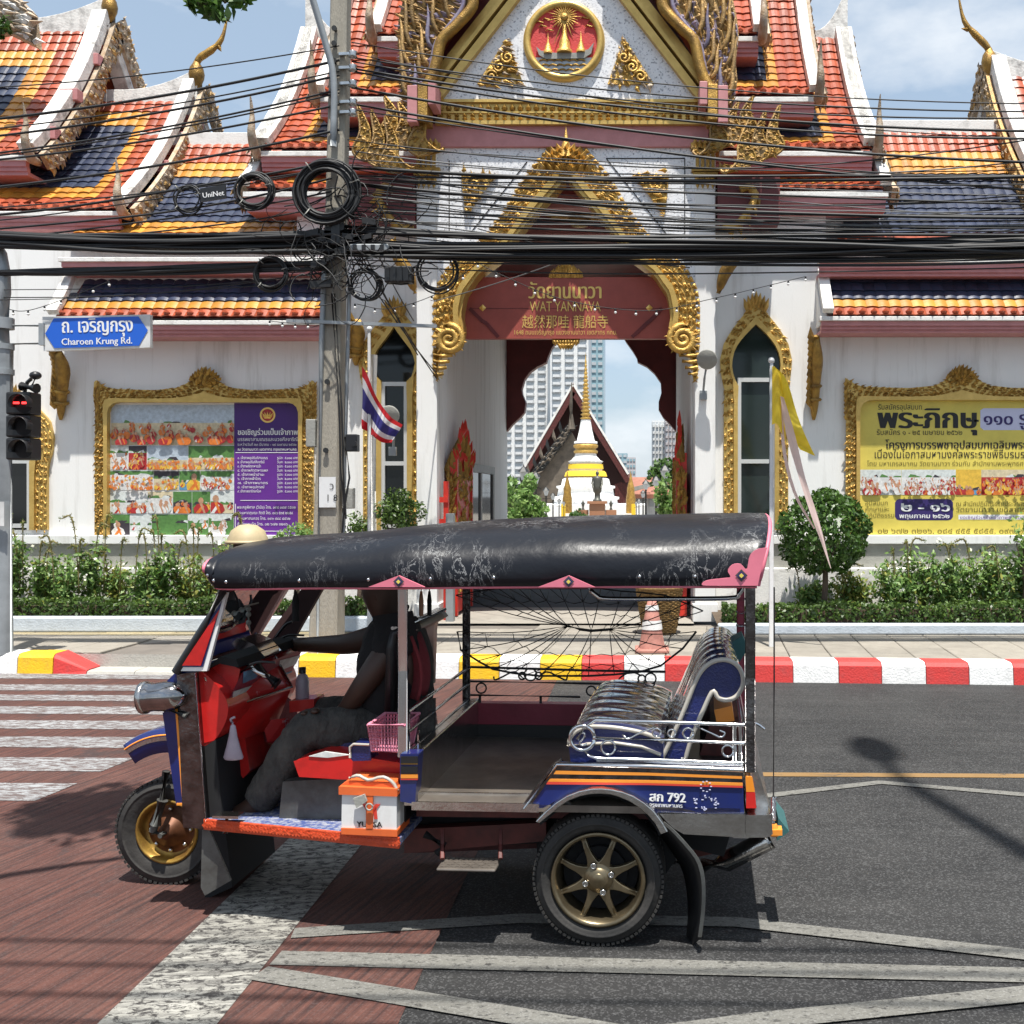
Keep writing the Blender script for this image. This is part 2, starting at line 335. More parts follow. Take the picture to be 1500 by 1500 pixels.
# ---------------------------------------------------------------- helpers
ORG = {}
def tag(o, label=None, cat=None, group=None, kind=None):
    if label: o['label'] = label
    if cat: o['category'] = cat
    if group: o['group'] = group
    if kind: o['kind'] = kind
    return o
def thing(name, label, cat, loc=(0, 0, 0), group=None):
    o = bpy.data.objects.new(name, None); C.objects.link(o)
    o.location = loc; o.empty_display_size = 0.2
    ORG[o.name] = Vector(loc)
    return tag(o, label, cat, group)
def V(*a): return Vector(a)
def frame_of(d, up=Vector((0, 0, 1))):
    d = d.normalized()
    s = d.cross(up)
    if s.length < 1e-4: s = d.cross(Vector((0, 1, 0)))
    s.normalize()
    return s, s.cross(d).normalized()
class MB:
    def __init__(s): s.v = []; s.f = []; s.mi = []; s.sm = []
    def add(s, vs, fs, mi=0, smooth=False):
        b = len(s.v); s.v.extend([tuple(p) for p in vs])
        for f in fs:
            s.f.append([b + i for i in f]); s.mi.append(mi); s.sm.append(smooth)
        return s
    def box(s, x0, x1, y0, y1, z0, z1, mi=0):
        vs = [(x, y, z) for z in (z0, z1) for y in (y0, y1) for x in (x0, x1)]
        return s.add(vs, [(0, 2, 3, 1), (4, 5, 7, 6), (0, 1, 5, 4), (2, 6, 7, 3), (0, 4, 6, 2), (1, 3, 7, 5)], mi)
    def obox(s, c, a, b, d, mi=0):
        vs = [c + i * a + j * b + k * d for k in (-1, 1) for j in (-1, 1) for i in (-1, 1)]
        return s.add(vs, [(0, 2, 3, 1), (4, 5, 7, 6), (0, 1, 5, 4), (2, 6, 7, 3), (0, 4, 6, 2), (1, 3, 7, 5)], mi)
    def bar(s, p, q, w, h, up=Vector((0, 0, 1)), mi=0):
        d = q - p; a, b = frame_of(d, up)
        return s.obox((p + q) / 2, d / 2, a * w / 2, b * h / 2, mi)
    def tube(s, pts, r, n=6, closed=False, mi=0, caps=True, smooth=True):
        pts = [Vector(p) for p in pts]; k = len(pts); vs = []
        prev = None
        for i, p in enumerate(pts):
            if closed: d = pts[(i + 1) % k] - pts[i - 1]
            else: d = pts[min(i + 1, k - 1)] - pts[max(i - 1, 0)]
            if d.length < 1e-9: d = Vector((1, 0, 0))
            d.normalize()
            if prev is None: a, b = frame_of(d)
            else:
                a = prev - d * prev.dot(d)
                if a.length < 1e-5: a, _ = frame_of(d)
                a.normalize(); b = d.cross(a)
            prev = a
            rr = r[i] if isinstance(r, (list, tuple)) else r
            for j in range(n):
                t = 2 * math.pi * j / n
                vs.append(p + a * (rr * math.cos(t)) + b * (rr * math.sin(t)))
        fs = []
        for i in range(k if closed else k - 1):
            for j in range(n):
                a0 = i * n + j; a1 = i * n + (j + 1) % n; b0 = ((i + 1) % k) * n + j; b1 = ((i + 1) % k) * n + (j + 1) % n
                fs.append((a0, a1, b1, b0))
        s.add(vs, fs, mi, smooth)
        if caps and not closed:
            s.add(vs[:n], [tuple(range(n))[::-1]], mi); s.add(vs[-n:], [tuple(range(n))], mi)
        return s
    def lathe(s, prof, o, axis=Vector((0, 0, 1)), n=24, mi=0, smooth=True, arc=None, ref=None, caps=True):
        axis = Vector(axis).normalized(); o = Vector(o)
        a, b = frame_of(axis, ref or (Vector((0, 1, 0)) if abs(axis.z) > 0.9 else Vector((0, 0, 1))))
        vs = []; t0, t1 = arc or (0, 2 * math.pi); full = arc is None
        m = n if full else n + 1
        for r, h in prof:
            for j in range(m):
                t = t0 + (t1 - t0) * j / n
                vs.append(o + axis * h + a * (r * math.cos(t)) + b * (r * math.sin(t)))
        fs = []
        for i in range(len(prof) - 1):
            for j in range(n):
                j1 = (j + 1) % m
                fs.append((i * m + j, i * m + j1, (i + 1) * m + j1, (i + 1) * m + j))
        s.add(vs, fs, mi, smooth)
        if full and caps:
            if prof[0][0] > 1e-4: s.add(vs[:m], [tuple(range(m))[::-1]], mi)
            if prof[-1][0] > 1e-4: s.add(vs[-m:], [tuple(range(m))], mi)
        return s
    def prism(s, poly, vec, mi=0, side=None):
        k = len(poly); vec = Vector(vec); poly = [Vector(p) for p in poly]
        vs = poly + [p + vec for p in poly]
        s.add(vs, [tuple(range(k))[::-1], tuple(range(k, 2 * k))], mi)
        s.add(vs, [(i, (i + 1) % k, k + (i + 1) % k, k + i) for i in range(k)], side if side is not None else mi)
        return s
    def strip(s, A, B, vec, mi=0, closed=False):
        """a band between two polylines, given thickness vec"""
        k = len(A); vec = Vector(vec); A = [Vector(p) for p in A]; B = [Vector(p) for p in B]
        vs = A + B + [p + vec for p in A] + [p + vec for p in B]
        fs = []
        for i in range(k if closed else k - 1):
            j = (i + 1) % k
            fs += [(i, j, k + j, k + i), (2 * k + i, 3 * k + i, 3 * k + j, 2 * k + j), (i, 2 * k + i, 2 * k + j, j), (k + i, k + j, 3 * k + j, 3 * k + i)]
        if not closed:
            fs += [(0, k, 3 * k, 2 * k), (k - 1, 3 * k - 1, 4 * k - 1, 2 * k - 1)] if False else [(0, k, 3 * k, 2 * k), (k - 1, 3 * k - 1, 4 * k - 1, 2 * k + k - 1)]
        return s.add(vs, fs, mi)
    def grid(s, rows, mi=0, smooth=True, closed_u=False):
        k = len(rows[0]); vs = [p for r in rows for p in r]; fs = []
        for i in range(len(rows) - 1):
            for j in range(k if closed_u else k - 1):
                j1 = (j + 1) % k
                fs.append((i * k + j, i * k + j1, (i + 1) * k + j1, (i + 1) * k + j))
        return s.add(vs, fs, mi, smooth)
    def sphere(s, c, r, n=12, m=8, mi=0, smooth=True):
        c = Vector(c); r = Vector((r, r, r)) if not hasattr(r, '__len__') else Vector(r)
        vs = [c + Vector((0, 0, -r.z))]
        for i in range(1, m):
            t = -math.pi / 2 + math.pi * i / m
            for j in range(n):
                a = 2 * math.pi * j / n
                vs.append(c + Vector((r.x * math.cos(t) * math.cos(a), r.y * math.cos(t) * math.sin(a), r.z * math.sin(t))))
        vs.append(c + Vector((0, 0, r.z)))
        fs = [(0, 1 + (j + 1) % n, 1 + j) for j in range(n)]
        for i in range(m - 2):
            for j in range(n):
                a0 = 1 + i * n + j; a1 = 1 + i * n + (j + 1) % n
                fs.append((a0, a1, a1 + n, a0 + n))
        e = len(vs) - 1; b = 1 + (m - 2) * n
        fs += [(b + j, b + (j + 1) % n, e) for j in range(n)]
        return s.add(vs, fs, mi, smooth)
    def leaf(s, o, d, nrm, L, W, mi=0, curl=0.3, ridge=0.25):
        """a small carved flame or leaf: base at o, growing along d, standing off the surface along nrm"""
        d = d.normalized(); sd = d.cross(nrm).normalized(); h = nrm * (W * ridge * 2)
        vs = [o - sd * W * 0.35, o + sd * W * 0.35, o + d * L * 0.45 - sd * W * 0.5, o + d * L * 0.45 + sd * W * 0.5, o + d * L * 0.40 + h, o + d * L + sd * W * curl * 2 + h * 0.4]
        return s.add(vs, [(0, 1, 4), (1, 3, 4), (0, 4, 2), (2, 4, 5), (4, 3, 5)], mi)
    def mesh(s, name, mats, origin=Vector((0, 0, 0))):
        me = bpy.data.meshes.new(name)
        me.from_pydata([(p[0] - origin[0], p[1] - origin[1], p[2] - origin[2]) for p in s.v], [], s.f)
        for m in (mats if isinstance(mats, (list, tuple)) else [mats]): me.materials.append(MT[m] if isinstance(m, str) else m)
        me.polygons.foreach_set('material_index', s.mi); me.polygons.foreach_set('use_smooth', s.sm)
        me.update()
        return me
    def build(s, name, mats, parent=None, label=None, cat=None, group=None, kind=None, loc=None, bevel=0.0):
        if parent is not None: org = ORG[parent.name]
        else: org = Vector(loc) if loc is not None else Vector((0, 0, 0))
        me = s.mesh(name, mats, org)
        o = bpy.data.objects.new(name, me); C.objects.link(o)
        ORG[o.name] = org
        if parent is not None: o.parent = parent
        elif loc is not None: o.location = loc
        if bevel:
            md = o.modifiers.new('soft_edges', 'BEVEL'); md.width = bevel; md.segments = 2; md.limit_method = 'ANGLE'; md.angle_limit = R(40)
            md.harden_normals = False
        return tag(o, label, cat, group, kind)
def place(me, name, parent, mw):
    """one more object on shared mesh data, at matrix mw (world), child of a thing or part"""
    o = bpy.data.objects.new(name, me); C.objects.link(o)
    o.parent = parent
    o.matrix_local = Matrix.Translation(-ORG[parent.name]) @ mw
    return o
def mat_from(o, x, y, z):
    m = Matrix((x, y, z)).transposed().to_4x4(); m.translation = o
    return m
# lettering: built-in font, turned into flat mesh letters a few mm proud of what carries them
_dg = None
def text_mb(mb, body, o, right, up, nrm, size, mi=0, bold=0, align='LEFT', width=None, lift=0.003):
    cu = bpy.data.curves.new('lettering', 'FONT'); cu.body = body; cu.size = 1.0; cu.align_x = align; cu.resolution_u = 2
    ob = bpy.data.objects.new('lettering', cu); C.objects.link(ob)
    me = bpy.data.meshes.new_from_object(ob.evaluated_get(bpy.context.evaluated_depsgraph_get()))
    bpy.data.objects.remove(ob); bpy.data.curves.remove(cu)
    vs = [v.co.copy() for v in me.vertices]; fs = [tuple(p.vertices) for p in me.polygons]
    bpy.data.meshes.remove(me)
    if not vs: return mb
    sx = size
    if width:
        w = max(v.x for v in vs) - min(v.x for v in vs); sx = width / max(w, 1e-6)
    for k in range(1 + 2 * bold):
        off = (k - bold) * 0.022 * size
        mb.add([o + right * (v.x * sx + off) + up * (v.y * size) + nrm * (lift + 0.0004 * k) for v in vs], fs, mi)
    return mb
UPZ, RX, FRONT = V(0, 0, 1), V(1, 0, 0), V(0, -1, 0)
def lerp(a, b, t): return a + (b - a) * t
def resample(pts, n):
    pts = [Vector(p) for p in pts]
    L = [0]
    for i in range(1, len(pts)): L.append(L[-1] + (pts[i] - pts[i - 1]).length)
    out = []
    for k in range(n):
        t = L[-1] * k / (n - 1); i = 1
        while i < len(L) - 1 and L[i] < t: i += 1
        u = (t - L[i - 1]) / max(L[i] - L[i - 1], 1e-9)
        out.append(lerp(pts[i - 1], pts[i], u))
    return out
def smooth_line(pts, n):
    """Catmull-Rom through the points"""
    pts = [Vector(p) for p in pts]; q = [pts[0] * 2 - pts[1]] + pts + [pts[-1] * 2 - pts[-2]]
    out = []; seg = len(pts) - 1
    for k in range(n):
        t = seg * k / (n - 1); i = min(int(t), seg - 1); u = t - i
        a, b, c, d = q[i:i + 4]
        out.append(0.5 * ((2 * b) + (c - a) * u + (2 * a - 5 * b + 4 * c - d) * u * u + (3 * b - 3 * c + d - a) * u ** 3))
    return out
def carved(mb, A, B, nrm, rows=3, n=30, size=0.09, mi=(0,), rnd=None, out=1.0):
    """carved flame foliage over the band between polylines A (inner) and B (outer)"""
    rnd = rnd or random
    A = resample(A, n); B = resample(B, n)
    for i in range(n):
        w = B[i] - A[i]; t = (A[min(i + 1, n - 1)] - A[max(i - 1, 0)])
        if t.length < 1e-6: continue
        t.normalize()
        for r in range(rows):
            u = (r + 0.12 + rnd.uniform(0, .25)) / rows
            o = A[i] + w * u + t * rnd.uniform(-.5, .5) * size * 0.5
            sg = 1 if (i + r) % 2 else -1
            d = w.normalized() * out + t * sg * rnd.uniform(0.7, 1.5)
            L = min(size * rnd.uniform(.7, 1.05), w.length * (1 - u) * 1.25 + .02)
            mb.leaf(o + nrm * rnd.uniform(0, .012), d, nrm, L, L * rnd.uniform(.5, .7), mi[rnd.randrange(len(mi))], curl=.55 * sg, ridge=rnd.uniform(.16, .3))
    return mb
def spiral(c, r, turns, a, b, n=22, start=0.0, shrink=0.15):
    return [c + a * (rr * math.cos(t)) + b * (rr * math.sin(t)) for t, rr in [(start + 2 * math.pi * turns * k / (n - 1), r * (1 - (1 - shrink) * k / (n - 1))) for k in range(n)]]
NTH = 'first second third fourth fifth sixth seventh eighth ninth tenth eleventh twelfth thirteenth fourteenth fifteenth sixteenth seventeenth eighteenth nineteenth'.split()
# many small leaves through a volume
def leaves_np(rng, pos, size, nrm=None, mi=0, aspect=0.5):
    n = len(pos)
    d = rng.normal(size=(n, 3)); d /= np.linalg.norm(d, axis=1)[:, None]
    e = rng.normal(size=(n, 3))
    if nrm is not None: e = e * 0.7 + nrm * 1.2
    e -= d * (e * d).sum(1)[:, None]; e /= np.linalg.norm(e, axis=1)[:, None] + 1e-9
    sd = np.cross(d, e)
    L = size * rng.uniform(.7, 1.3, n)[:, None]; W = L * aspect
    q = np.stack([pos - d * L * .5, pos - sd * W * .5 + e * L * .08, pos + d * L * .5, pos + sd * W * .5 + e * L * .08], 1)
    return q
def quads_object(name, q, mats, parent=None, mi=None, **kw):
    n = len(q); org = ORG[parent.name] if parent is not None else Vector(kw.get('loc') or (0, 0, 0))
    me = bpy.data.meshes.new(name)
    v = (q.reshape(-1, 3) - np.array(org)).astype(np.float32)
    me.vertices.add(n * 4); me.vertices.foreach_set('co', v.ravel())
    me.loops.add(n * 4); me.loops.foreach_set('vertex_index', np.arange(n * 4, dtype=np.int32))
    me.polygons.add(n); me.polygons.foreach_set('loop_start', np.arange(0, n * 4, 4, dtype=np.int32))
    for m in mats: me.materials.append(MT[m])
    if mi is not None: me.polygons.foreach_set('material_index', np.asarray(mi, dtype=np.int32))
    me.update(calc_edges=True)
    o = bpy.data.objects.new(name, me); C.objects.link(o); ORG[o.name] = org
    if parent is not None: o.parent = parent
    elif kw.get('loc') is not None: o.location = kw['loc']
    return tag(o, kw.get('label'), kw.get('cat'), kw.get('group'), kw.get('kind'))
def crown_points(rng, c, r, n, clumps=14, tight=0.42):
    c = np.array(c); r = np.array(r)
    k = rng.normal(size=(clumps, 3)); k /= np.linalg.norm(k, axis=1)[:, None]; k *= rng.uniform(.35, .85, (clumps, 1))
    idx = rng.integers(0, clumps, n)
    p = rng.normal(size=(n, 3)); p /= np.linalg.norm(p, axis=1)[:, None]; p *= rng.uniform(.3, 1, (n, 1)) ** (1 / 3) * tight * rng.uniform(.7, 1.15, (clumps, 1))[idx]
    q = k[idx] + p
    nr = q / (np.linalg.norm(q, axis=1)[:, None] + 1e-9)
    return c + q * r, nr

# ---------------------------------------------------------------- ground
def ground_material(nm, base, base2, speck=0.0, streak=None, worn=None, rough=0.85, patch=0.4):
    m, t, b = nt(nm); N, L = t.nodes, t.links
    g = N.new('ShaderNodeNewGeometry'); src = g.outputs['Position']
    n1 = N.new('ShaderNodeTexNoise'); n1.inputs['Scale'].default_value = 0.9; n1.inputs['Detail'].default_value = 7; n1.inputs['Roughness'].default_value = 0.7
    L.new(src, n1.inputs['Vector'])
    r1 = N.new('ShaderNodeValToRGB'); r1.color_ramp.elements[0].position = 0.35; r1.color_ramp.elements[1].position = 0.7
    r1.color_ramp.elements[0].color = (*base, 1); r1.color_ramp.elements[1].color = (*base2, 1)
    L.new(n1.outputs[0], r1.inputs[0]); col = r1.outputs[0]
    if streak:
        ms = N.new('ShaderNodeMapping'); ms.vector_type = 'TEXTURE'; ms.inputs['Rotation'].default_value = (0, 0, streak[1]); sc_ = streak[2] if len(streak) > 2 else (2.2, 42); ms.inputs['Scale'].default_value = (1 / sc_[0], 1 / sc_[1], 1)
        L.new(src, ms.inputs[0])
        n2 = N.new('ShaderNodeTexNoise'); n2.inputs['Scale'].default_value = 1.0; n2.inputs['Detail'].default_value = 5; n2.inputs['Roughness'].default_value = 0.75
        L.new(ms.outputs[0], n2.inputs['Vector'])
        r2 = N.new('ShaderNodeValToRGB'); r2.color_ramp.elements[0].position = 0.40; r2.color_ramp.elements[1].position = 0.62
        L.new(n2.outputs[0], r2.inputs[0])
        x = N.new('ShaderNodeMixRGB'); x.inputs[2].default_value = (*streak[0], 1)
        mu = N.new('ShaderNodeMath'); mu.operation = 'MULTIPLY'; mu.inputs[1].default_value = streak[3] if len(streak) > 3 else 0.8
        L.new(r2.outputs[0], mu.inputs[0]); L.new(mu.outputs[0], x.inputs[0]); L.new(col, x.inputs[1]); col = x.outputs[0]
    if worn:
        ms = N.new('ShaderNodeMapping'); ms.inputs['Scale'].default_value = worn[2] if len(worn) > 2 else (9, 9, 1)
        L.new(src, ms.inputs[0])
        n3 = N.new('ShaderNodeTexNoise'); n3.inputs['Scale'].default_value = 1.0; n3.inputs['Detail'].default_value = 9; n3.inputs['Roughness'].default_value = 0.78; n3.inputs['Distortion'].default_value = 0.6
        L.new(ms.outputs[0], n3.inputs['Vector'])
        r3 = N.new('ShaderNodeValToRGB'); r3.color_ramp.elements[0].position = worn[1]; r3.color_ramp.elements[1].position = worn[1] + 0.07
        L.new(n3.outputs[0], r3.inputs[0])
        x = N.new('ShaderNodeMixRGB'); x.inputs[2].default_value = (*worn[0], 1)
        L.new(r3.outputs[0], x.inputs[0]); L.new(col, x.inputs[1]); col = x.outputs[0]
    vz = N.new('ShaderNodeTexVoronoi'); vz.inputs['Scale'].default_value = 130
    L.new(src, vz.inputs['Vector'])
    if speck:
        s = N.new('ShaderNodeSeparateColor'); L.new(vz.outputs['Color'], s.inputs[0])
        r4 = N.new('ShaderNodeValToRGB'); r4.color_ramp.elements[0].position = 0.62; r4.color_ramp.elements[1].position = 1.0
        r4.color_ramp.elements[0].color = (0, 0, 0, 1); r4.color_ramp.elements[1].color = (speck, speck, speck, 1)
        L.new(s.outputs[0], r4.inputs[0])
        x = N.new('ShaderNodeMixRGB'); x.blend_type = 'ADD'; x.inputs[0].default_value = 1
        L.new(col, x.inputs[1]); L.new(r4.outputs[0], x.inputs[2]); col = x.outputs[0]
    L.new(col, b.inputs['Base Color']); b.inputs['Roughness'].default_value = rough; b.inputs['Specular IOR Level'].default_value = 0.3
    n5 = N.new('ShaderNodeTexNoise'); n5.inputs['Scale'].default_value = 120; n5.inputs['Detail'].default_value = 3
    L.new(src, n5.inputs['Vector'])
    bp = N.new('ShaderNodeBump'); bp.inputs['Strength'].default_value = 0.6; bp.inputs['Distance'].default_value = 0.006
    L.new(n5.outputs[0], bp.inputs['Height']); L.new(bp.outputs[0], b.inputs['Normal'])
    return m
MT['asphalt'] = ground_material('asphalt', (0.020, 0.020, 0.0205), (0.043, 0.042, 0.041), speck=0.052, streak=((0.012, 0.012, 0.0125), R(-3), (0.35, 5.5), 0.55))
MT['red_road'] = ground_material('red_road_paint', (0.10, 0.036, 0.027), (0.125, 0.060, 0.047), speck=0.016, streak=((0.026, 0.016, 0.016), R(76), (1.6, 40), 0.85), worn=((0.048, 0.030, 0.028), 0.555, (1.1, 1.1, 1)))
MT['worn_white'] = ground_material('worn_white_paint', (0.29, 0.28, 0.245), (0.38, 0.37, 0.335), worn=((0.04, 0.037, 0.035), 0.49, (17, 30, 1)), streak=((0.07, 0.066, 0.062), R(8), (3, 26), 0.8), speck=0.03)
MT['zebra_white'] = ground_material('zebra_white_paint', (0.24, 0.245, 0.25), (0.33, 0.335, 0.34), worn=((0.10, 0.075, 0.07), 0.46, (9, 32, 1)), speck=0.03)
MT['line_white'] = ground_material('line_white_paint', (0.13, 0.126, 0.113), (0.18, 0.175, 0.158), worn=((0.05, 0.048, 0.045), 0.53, (20, 44, 1)), speck=0.05)
MT['line_yellow'] = ground_material('line_yellow_paint', (0.21, 0.125, 0.05), (0.27, 0.165, 0.07), worn=((0.07, 0.06, 0.05), 0.57, (5, 14, 1)))

ks = -0.0615                                   # the road runs very slightly askew to the temple front
def KY(X): return 10.81 + ks * X               # kerb face at X
mb = MB(); mb.add([(-600, -60, 0), (600, -60, 0), (600, 900, 0), (-600, 900, 0)], [(0, 1, 2, 3)])
mb.build('road', 'asphalt', kind='structure')
def sheet(pts, z, name, m):
    mb = MB(); mb.add([(p[0], p[1], z) for p in pts], [tuple(range(len(pts)))]); return mb.build(name, m, kind='structure')
xr = -0.90
sheet([(-14, -3), (xr, -3), (xr, KY(xr) - 0.02), (-14, KY(-14) - 0.02)], 0.003, 'road_red_surface', 'red_road')
for (ya, yb) in ((11.2, 10.85), (10.52, 10.2), (9.98, 9.7), (9.44, 9.12), (8.86, 8.54), (8.27, 7.92), (7.62, 7.25), (6.95, 6.55)):
    xe = -3.75 - random.random() * .12
    o = [(-12, ya - ks * -8 * .4 - .2), (xe, ya - .02), (xe, yb - .02), (-12, yb - .2 + .2)]
    sheet([(-12, ya + 0.25 - .05), (xe, ya - 0.0), (xe - .05, yb), (-12, yb + 0.22)], 0.006, 'road_marking', 'zebra_white')
sheet([(-2.01, -2), (-1.57, -2), (-1.56, 7.6), (-2.0, 7.6)], 0.006, 'road_marking', 'worn_white')
def line(pts, w, z=0.007, m='line_white', name='road_marking'):
    pts = [Vector((p[0], p[1], 0)) for p in pts]; A = []; B = []
    for i, p in enumerate(pts):
        d = (pts[min(i + 1, len(pts) - 1)] - pts[max(i - 1, 0)]).normalized(); n = Vector((-d.y, d.x, 0))
        A.append(p + n * w / 2); B.append(p - n * w / 2)
    mb = MB(); k = len(A); mb.add([(p.x, p.y, z) for p in A + B], [(i, k + i, k + i + 1, i + 1) for i in range(k - 1)])
    return mb.build(name, m, kind='structure')
line([(-1.54, 4.33), (1.54, 4.175), (5, 4.0)], 0.13)
line([(-1.55, 4.57), (-0.56, 4.73), (0.43, 4.69), (1.61, 4.36), (4, 3.7)], 0.105, 0.0085)
line([(-1.56, 4.19), (-0.36, 3.81), (0.6, 3.5)], 0.12, 0.0085)
line([(-0.3, 3.62), (0.41, 3.80), (1.48, 4.01), (1.9, 4.09)], 0.12, 0.010)
line([(0.5, 6.55), (0.86, 6.69), (1.61, 6.98), (2.48, 6.69), (4.5, 6.1)], 0.085, 0.006)
line([(-0.9, 7.22), (7, 7.05)], 0.10, 0.004, 'line_yellow')
line([(0.62, 9.35), (0.95, 9.33)], 0.09, 0.004)

# kerb: every painted stone
SW = 0.20                                       # pavement level
kerb = MB(); kerb.add([(-14, KY(-14) + 0.30, 0), (12, KY(12) + 0.30, 0), (12, KY(12) + 0.30, SW - .02), (-14, KY(-14) + 0.30, SW - .02)], [(0, 1, 2, 3)])
kerb = kerb.build('kerb', 'kerb_grey', kind='structure')
def kerb_x(px):
    k = (px - CX) / F
    return k * 10.81 / (1 - ks * k)
seq = [(-80, -40, 'red'), (-40, 25, 'white'), (25, 77, 'yellow'), (77, 126, 'red')]
stones = [(-300, -200, 'white'), (-200, -80, 'yellow')] + seq
for e, c in zip(range(0, 400), []): pass
edges = [(405, 'white'), (437, 'yellow'), (491, 'white'), (550, 'yellow'), (611, 'white'), (672, 'yellow'), (731, 'white'), (791, 'yellow'), (852, 'red'), (914, 'white'), (974, 'red'), (1038, 'white'), (1100, 'red'), (1162, 'white'), (1229, 'red'), (1292, 'white'), (1357, 'red'), (1420, 'white'), (1485, 'red'), (1550, 'white'), (1616, 'red'), (1684, 'white'), (1750, 'red')]
for i in range(len(edges) - 1): stones.append((edges[i][0], edges[i + 1][0], edges[i][1]))
def kerb_stone(a, b, colr, ha=0.22, hb=0.22):
    x0, x1 = kerb_x(a) + .004, kerb_x(b) - .004
    prof = [(0.0, 0.0), (0.015, 0.80), (0.05, 0.97), (0.09, 1.0), (0.30, 1.0), (0.30, 0.0)]
    jit = random.uniform(-.006, .006)
    mb = MB(); ra = [(x0, KY(x0) + d + jit, h * ha) for d, h in prof]; rb = [(x1, KY(x1) + d + jit, h * hb) for d, h in prof]
    k = len(prof); mb.add(ra + rb, [(i, (i + 1) % k, k + (i + 1) % k, k + i) for i in range(k)] + [tuple(range(k))[::-1], tuple(range(k, 2 * k))])
    return mb.build('kerb_stone', 'kerb_' + colr, kerb)
for a, b, colr in stones:
    kerb_stone(a, b, colr, 0.22, 0.05 if (a, b) == (77, 126) else 0.22)
for a, b in ((126, 196), (196, 266), (266, 336)): kerb_stone(a, b, 'grey', 0.04, 0.04)
kerb_stone(336, 405, 'grey', 0.04, 0.2)

# pavement: bed, paving slabs, the dropped crossing
XL, XR = kerb_x(126), kerb_x(405)
pave = MB(); pave.add([(-14, KY(-14) + .30, SW - .03), (12, KY(12) + .30, SW - .03), (12, 14.1, SW - .03), (-14, 14.1, SW - .03)], [(0, 1, 2, 3)])
pave = pave.build('pavement', 'joint', kind='structure')
def slab_mesh(w, d, nm, m):
    mb = MB(); t = .026; c = .008
    vs = [(-w / 2, -d / 2, 0), (w / 2, -d / 2, 0), (w / 2, d / 2, 0), (-w / 2, d / 2, 0), (-w / 2, -d / 2, t - c), (w / 2, -d / 2, t - c), (w / 2, d / 2, t - c), (-w / 2, d / 2, t - c),
          (-w / 2 + c, -d / 2 + c, t), (w / 2 - c, -d / 2 + c, t), (w / 2 - c, d / 2 - c, t), (-w / 2 + c, d / 2 - c, t)]
    mb.add(vs, [(0, 1, 5, 4), (1, 2, 6, 5), (2, 3, 7, 6), (3, 0, 4, 7), (4, 5, 9, 8), (5, 6, 10, 9), (6, 7, 11, 10), (7, 4, 8, 11), (8, 9, 10, 11)])
    return mb.mesh(nm, m)
sm = slab_mesh(.442, .442, 'paving_slab', 'paver'); smy = slab_mesh(.442, .442, 'paving_slab', 'paver_yellow')
ang = math.atan(ks); ca, sa = math.cos(ang), math.sin(ang)
pts = []
for i in range(-18, 16):
    for j in range(0, 8):
        u = i * .45; v = .30 + .235 + j * .45
        X = u * ca - v * sa; Y = KY(0) + u * sa + v * ca
        if Y > 13.7 or X < -8 or X > 6.6: continue
        if XL - 0.1 < X < XR + 0.1 and j < 3: continue
        pts.append((X, Y, i, j))
pts.sort(key=lambda p: p[1]); pts = pts[:280]
for X, Y, i, j in pts:
    yel = X < -3.9 and j in (3, 4)
    place(smy if yel else sm, 'paving_slab', pave, Matrix.Translation((X, Y, SW - .03 + random.uniform(0, .004))) @ Matrix.Rotation(ang + random.uniform(-.006, .006), 4, 'Z'))
ramp = MB()
x0, x1 = XL - .25, XR + .2
rows = []
for t in range(8):
    row = []
    for s in range(13):
        x = lerp(x0, x1, s / 12); e = min(1, min(x - x0, x1 - x) / .7); v = t / 7
        row.append((x, KY(x) + .30 + v * 1.38, lerp(lerp(SW, .045, e), SW, v) - .002))
    rows.append(row)
ramp.grid(rows); ramp.build('pavement_ramp', 'concrete', kind='structure')
# driveway through the gate, forecourt beyond
sheet([(-2.83, 14.0), (0.70, 14.0), (0.70, 16.0), (-2.83, 16.0)], SW + .004, 'driveway_strip', 'concrete')
sheet([(-2.83, 16.0), (0.70, 16.0), (0.70, 22), (-2.83, 22)], SW + .004, 'driveway', 'dark_tar')
sheet([(-60, 22), (60, 22), (60, 95), (-60, 95)], SW + .004, 'temple_forecourt', 'concrete')
# ---------------------------------------------------------------- temple: roof tiles and roof parts
def tile_mesh(colr):
    w, L = 1.0, 1.0                          # unit tile, scaled when placed: x across, y up the slope, z off the roof
    xs = [0, .22, .5, .78, 1.0]; zs = [.10, .30, .42, .30, .10]
    mb = MB()
    lo = [(x, 0, z * .5 + .20) for x, z in zip(xs, zs)]; hi = [(x, 1.06, z * .5 - .02) for x, z in zip(xs, zs)]
    bt = [(x, 0.02, z * .5 - .04) for x, z in zip(xs, zs)]
    mb.add(lo + hi, [(i, i + 1, 6 + i, 5 + i) for i in range(4)], 0, True)
    mb.add(bt + lo, [(i, i + 1, 6 + i, 5 + i) for i in range(4)])
    return mb.mesh('roof_tile', 'tile_' + colr)
MT['tile_end'] = mat('eave_tile_end', (0.40, 0.075, 0.03), 0.45, rnd=0.3)
TILE = {c: tile_mesh(c) for c in ('orange', 'yellow', 'blue')}
TW, TL = 0.160, 0.190
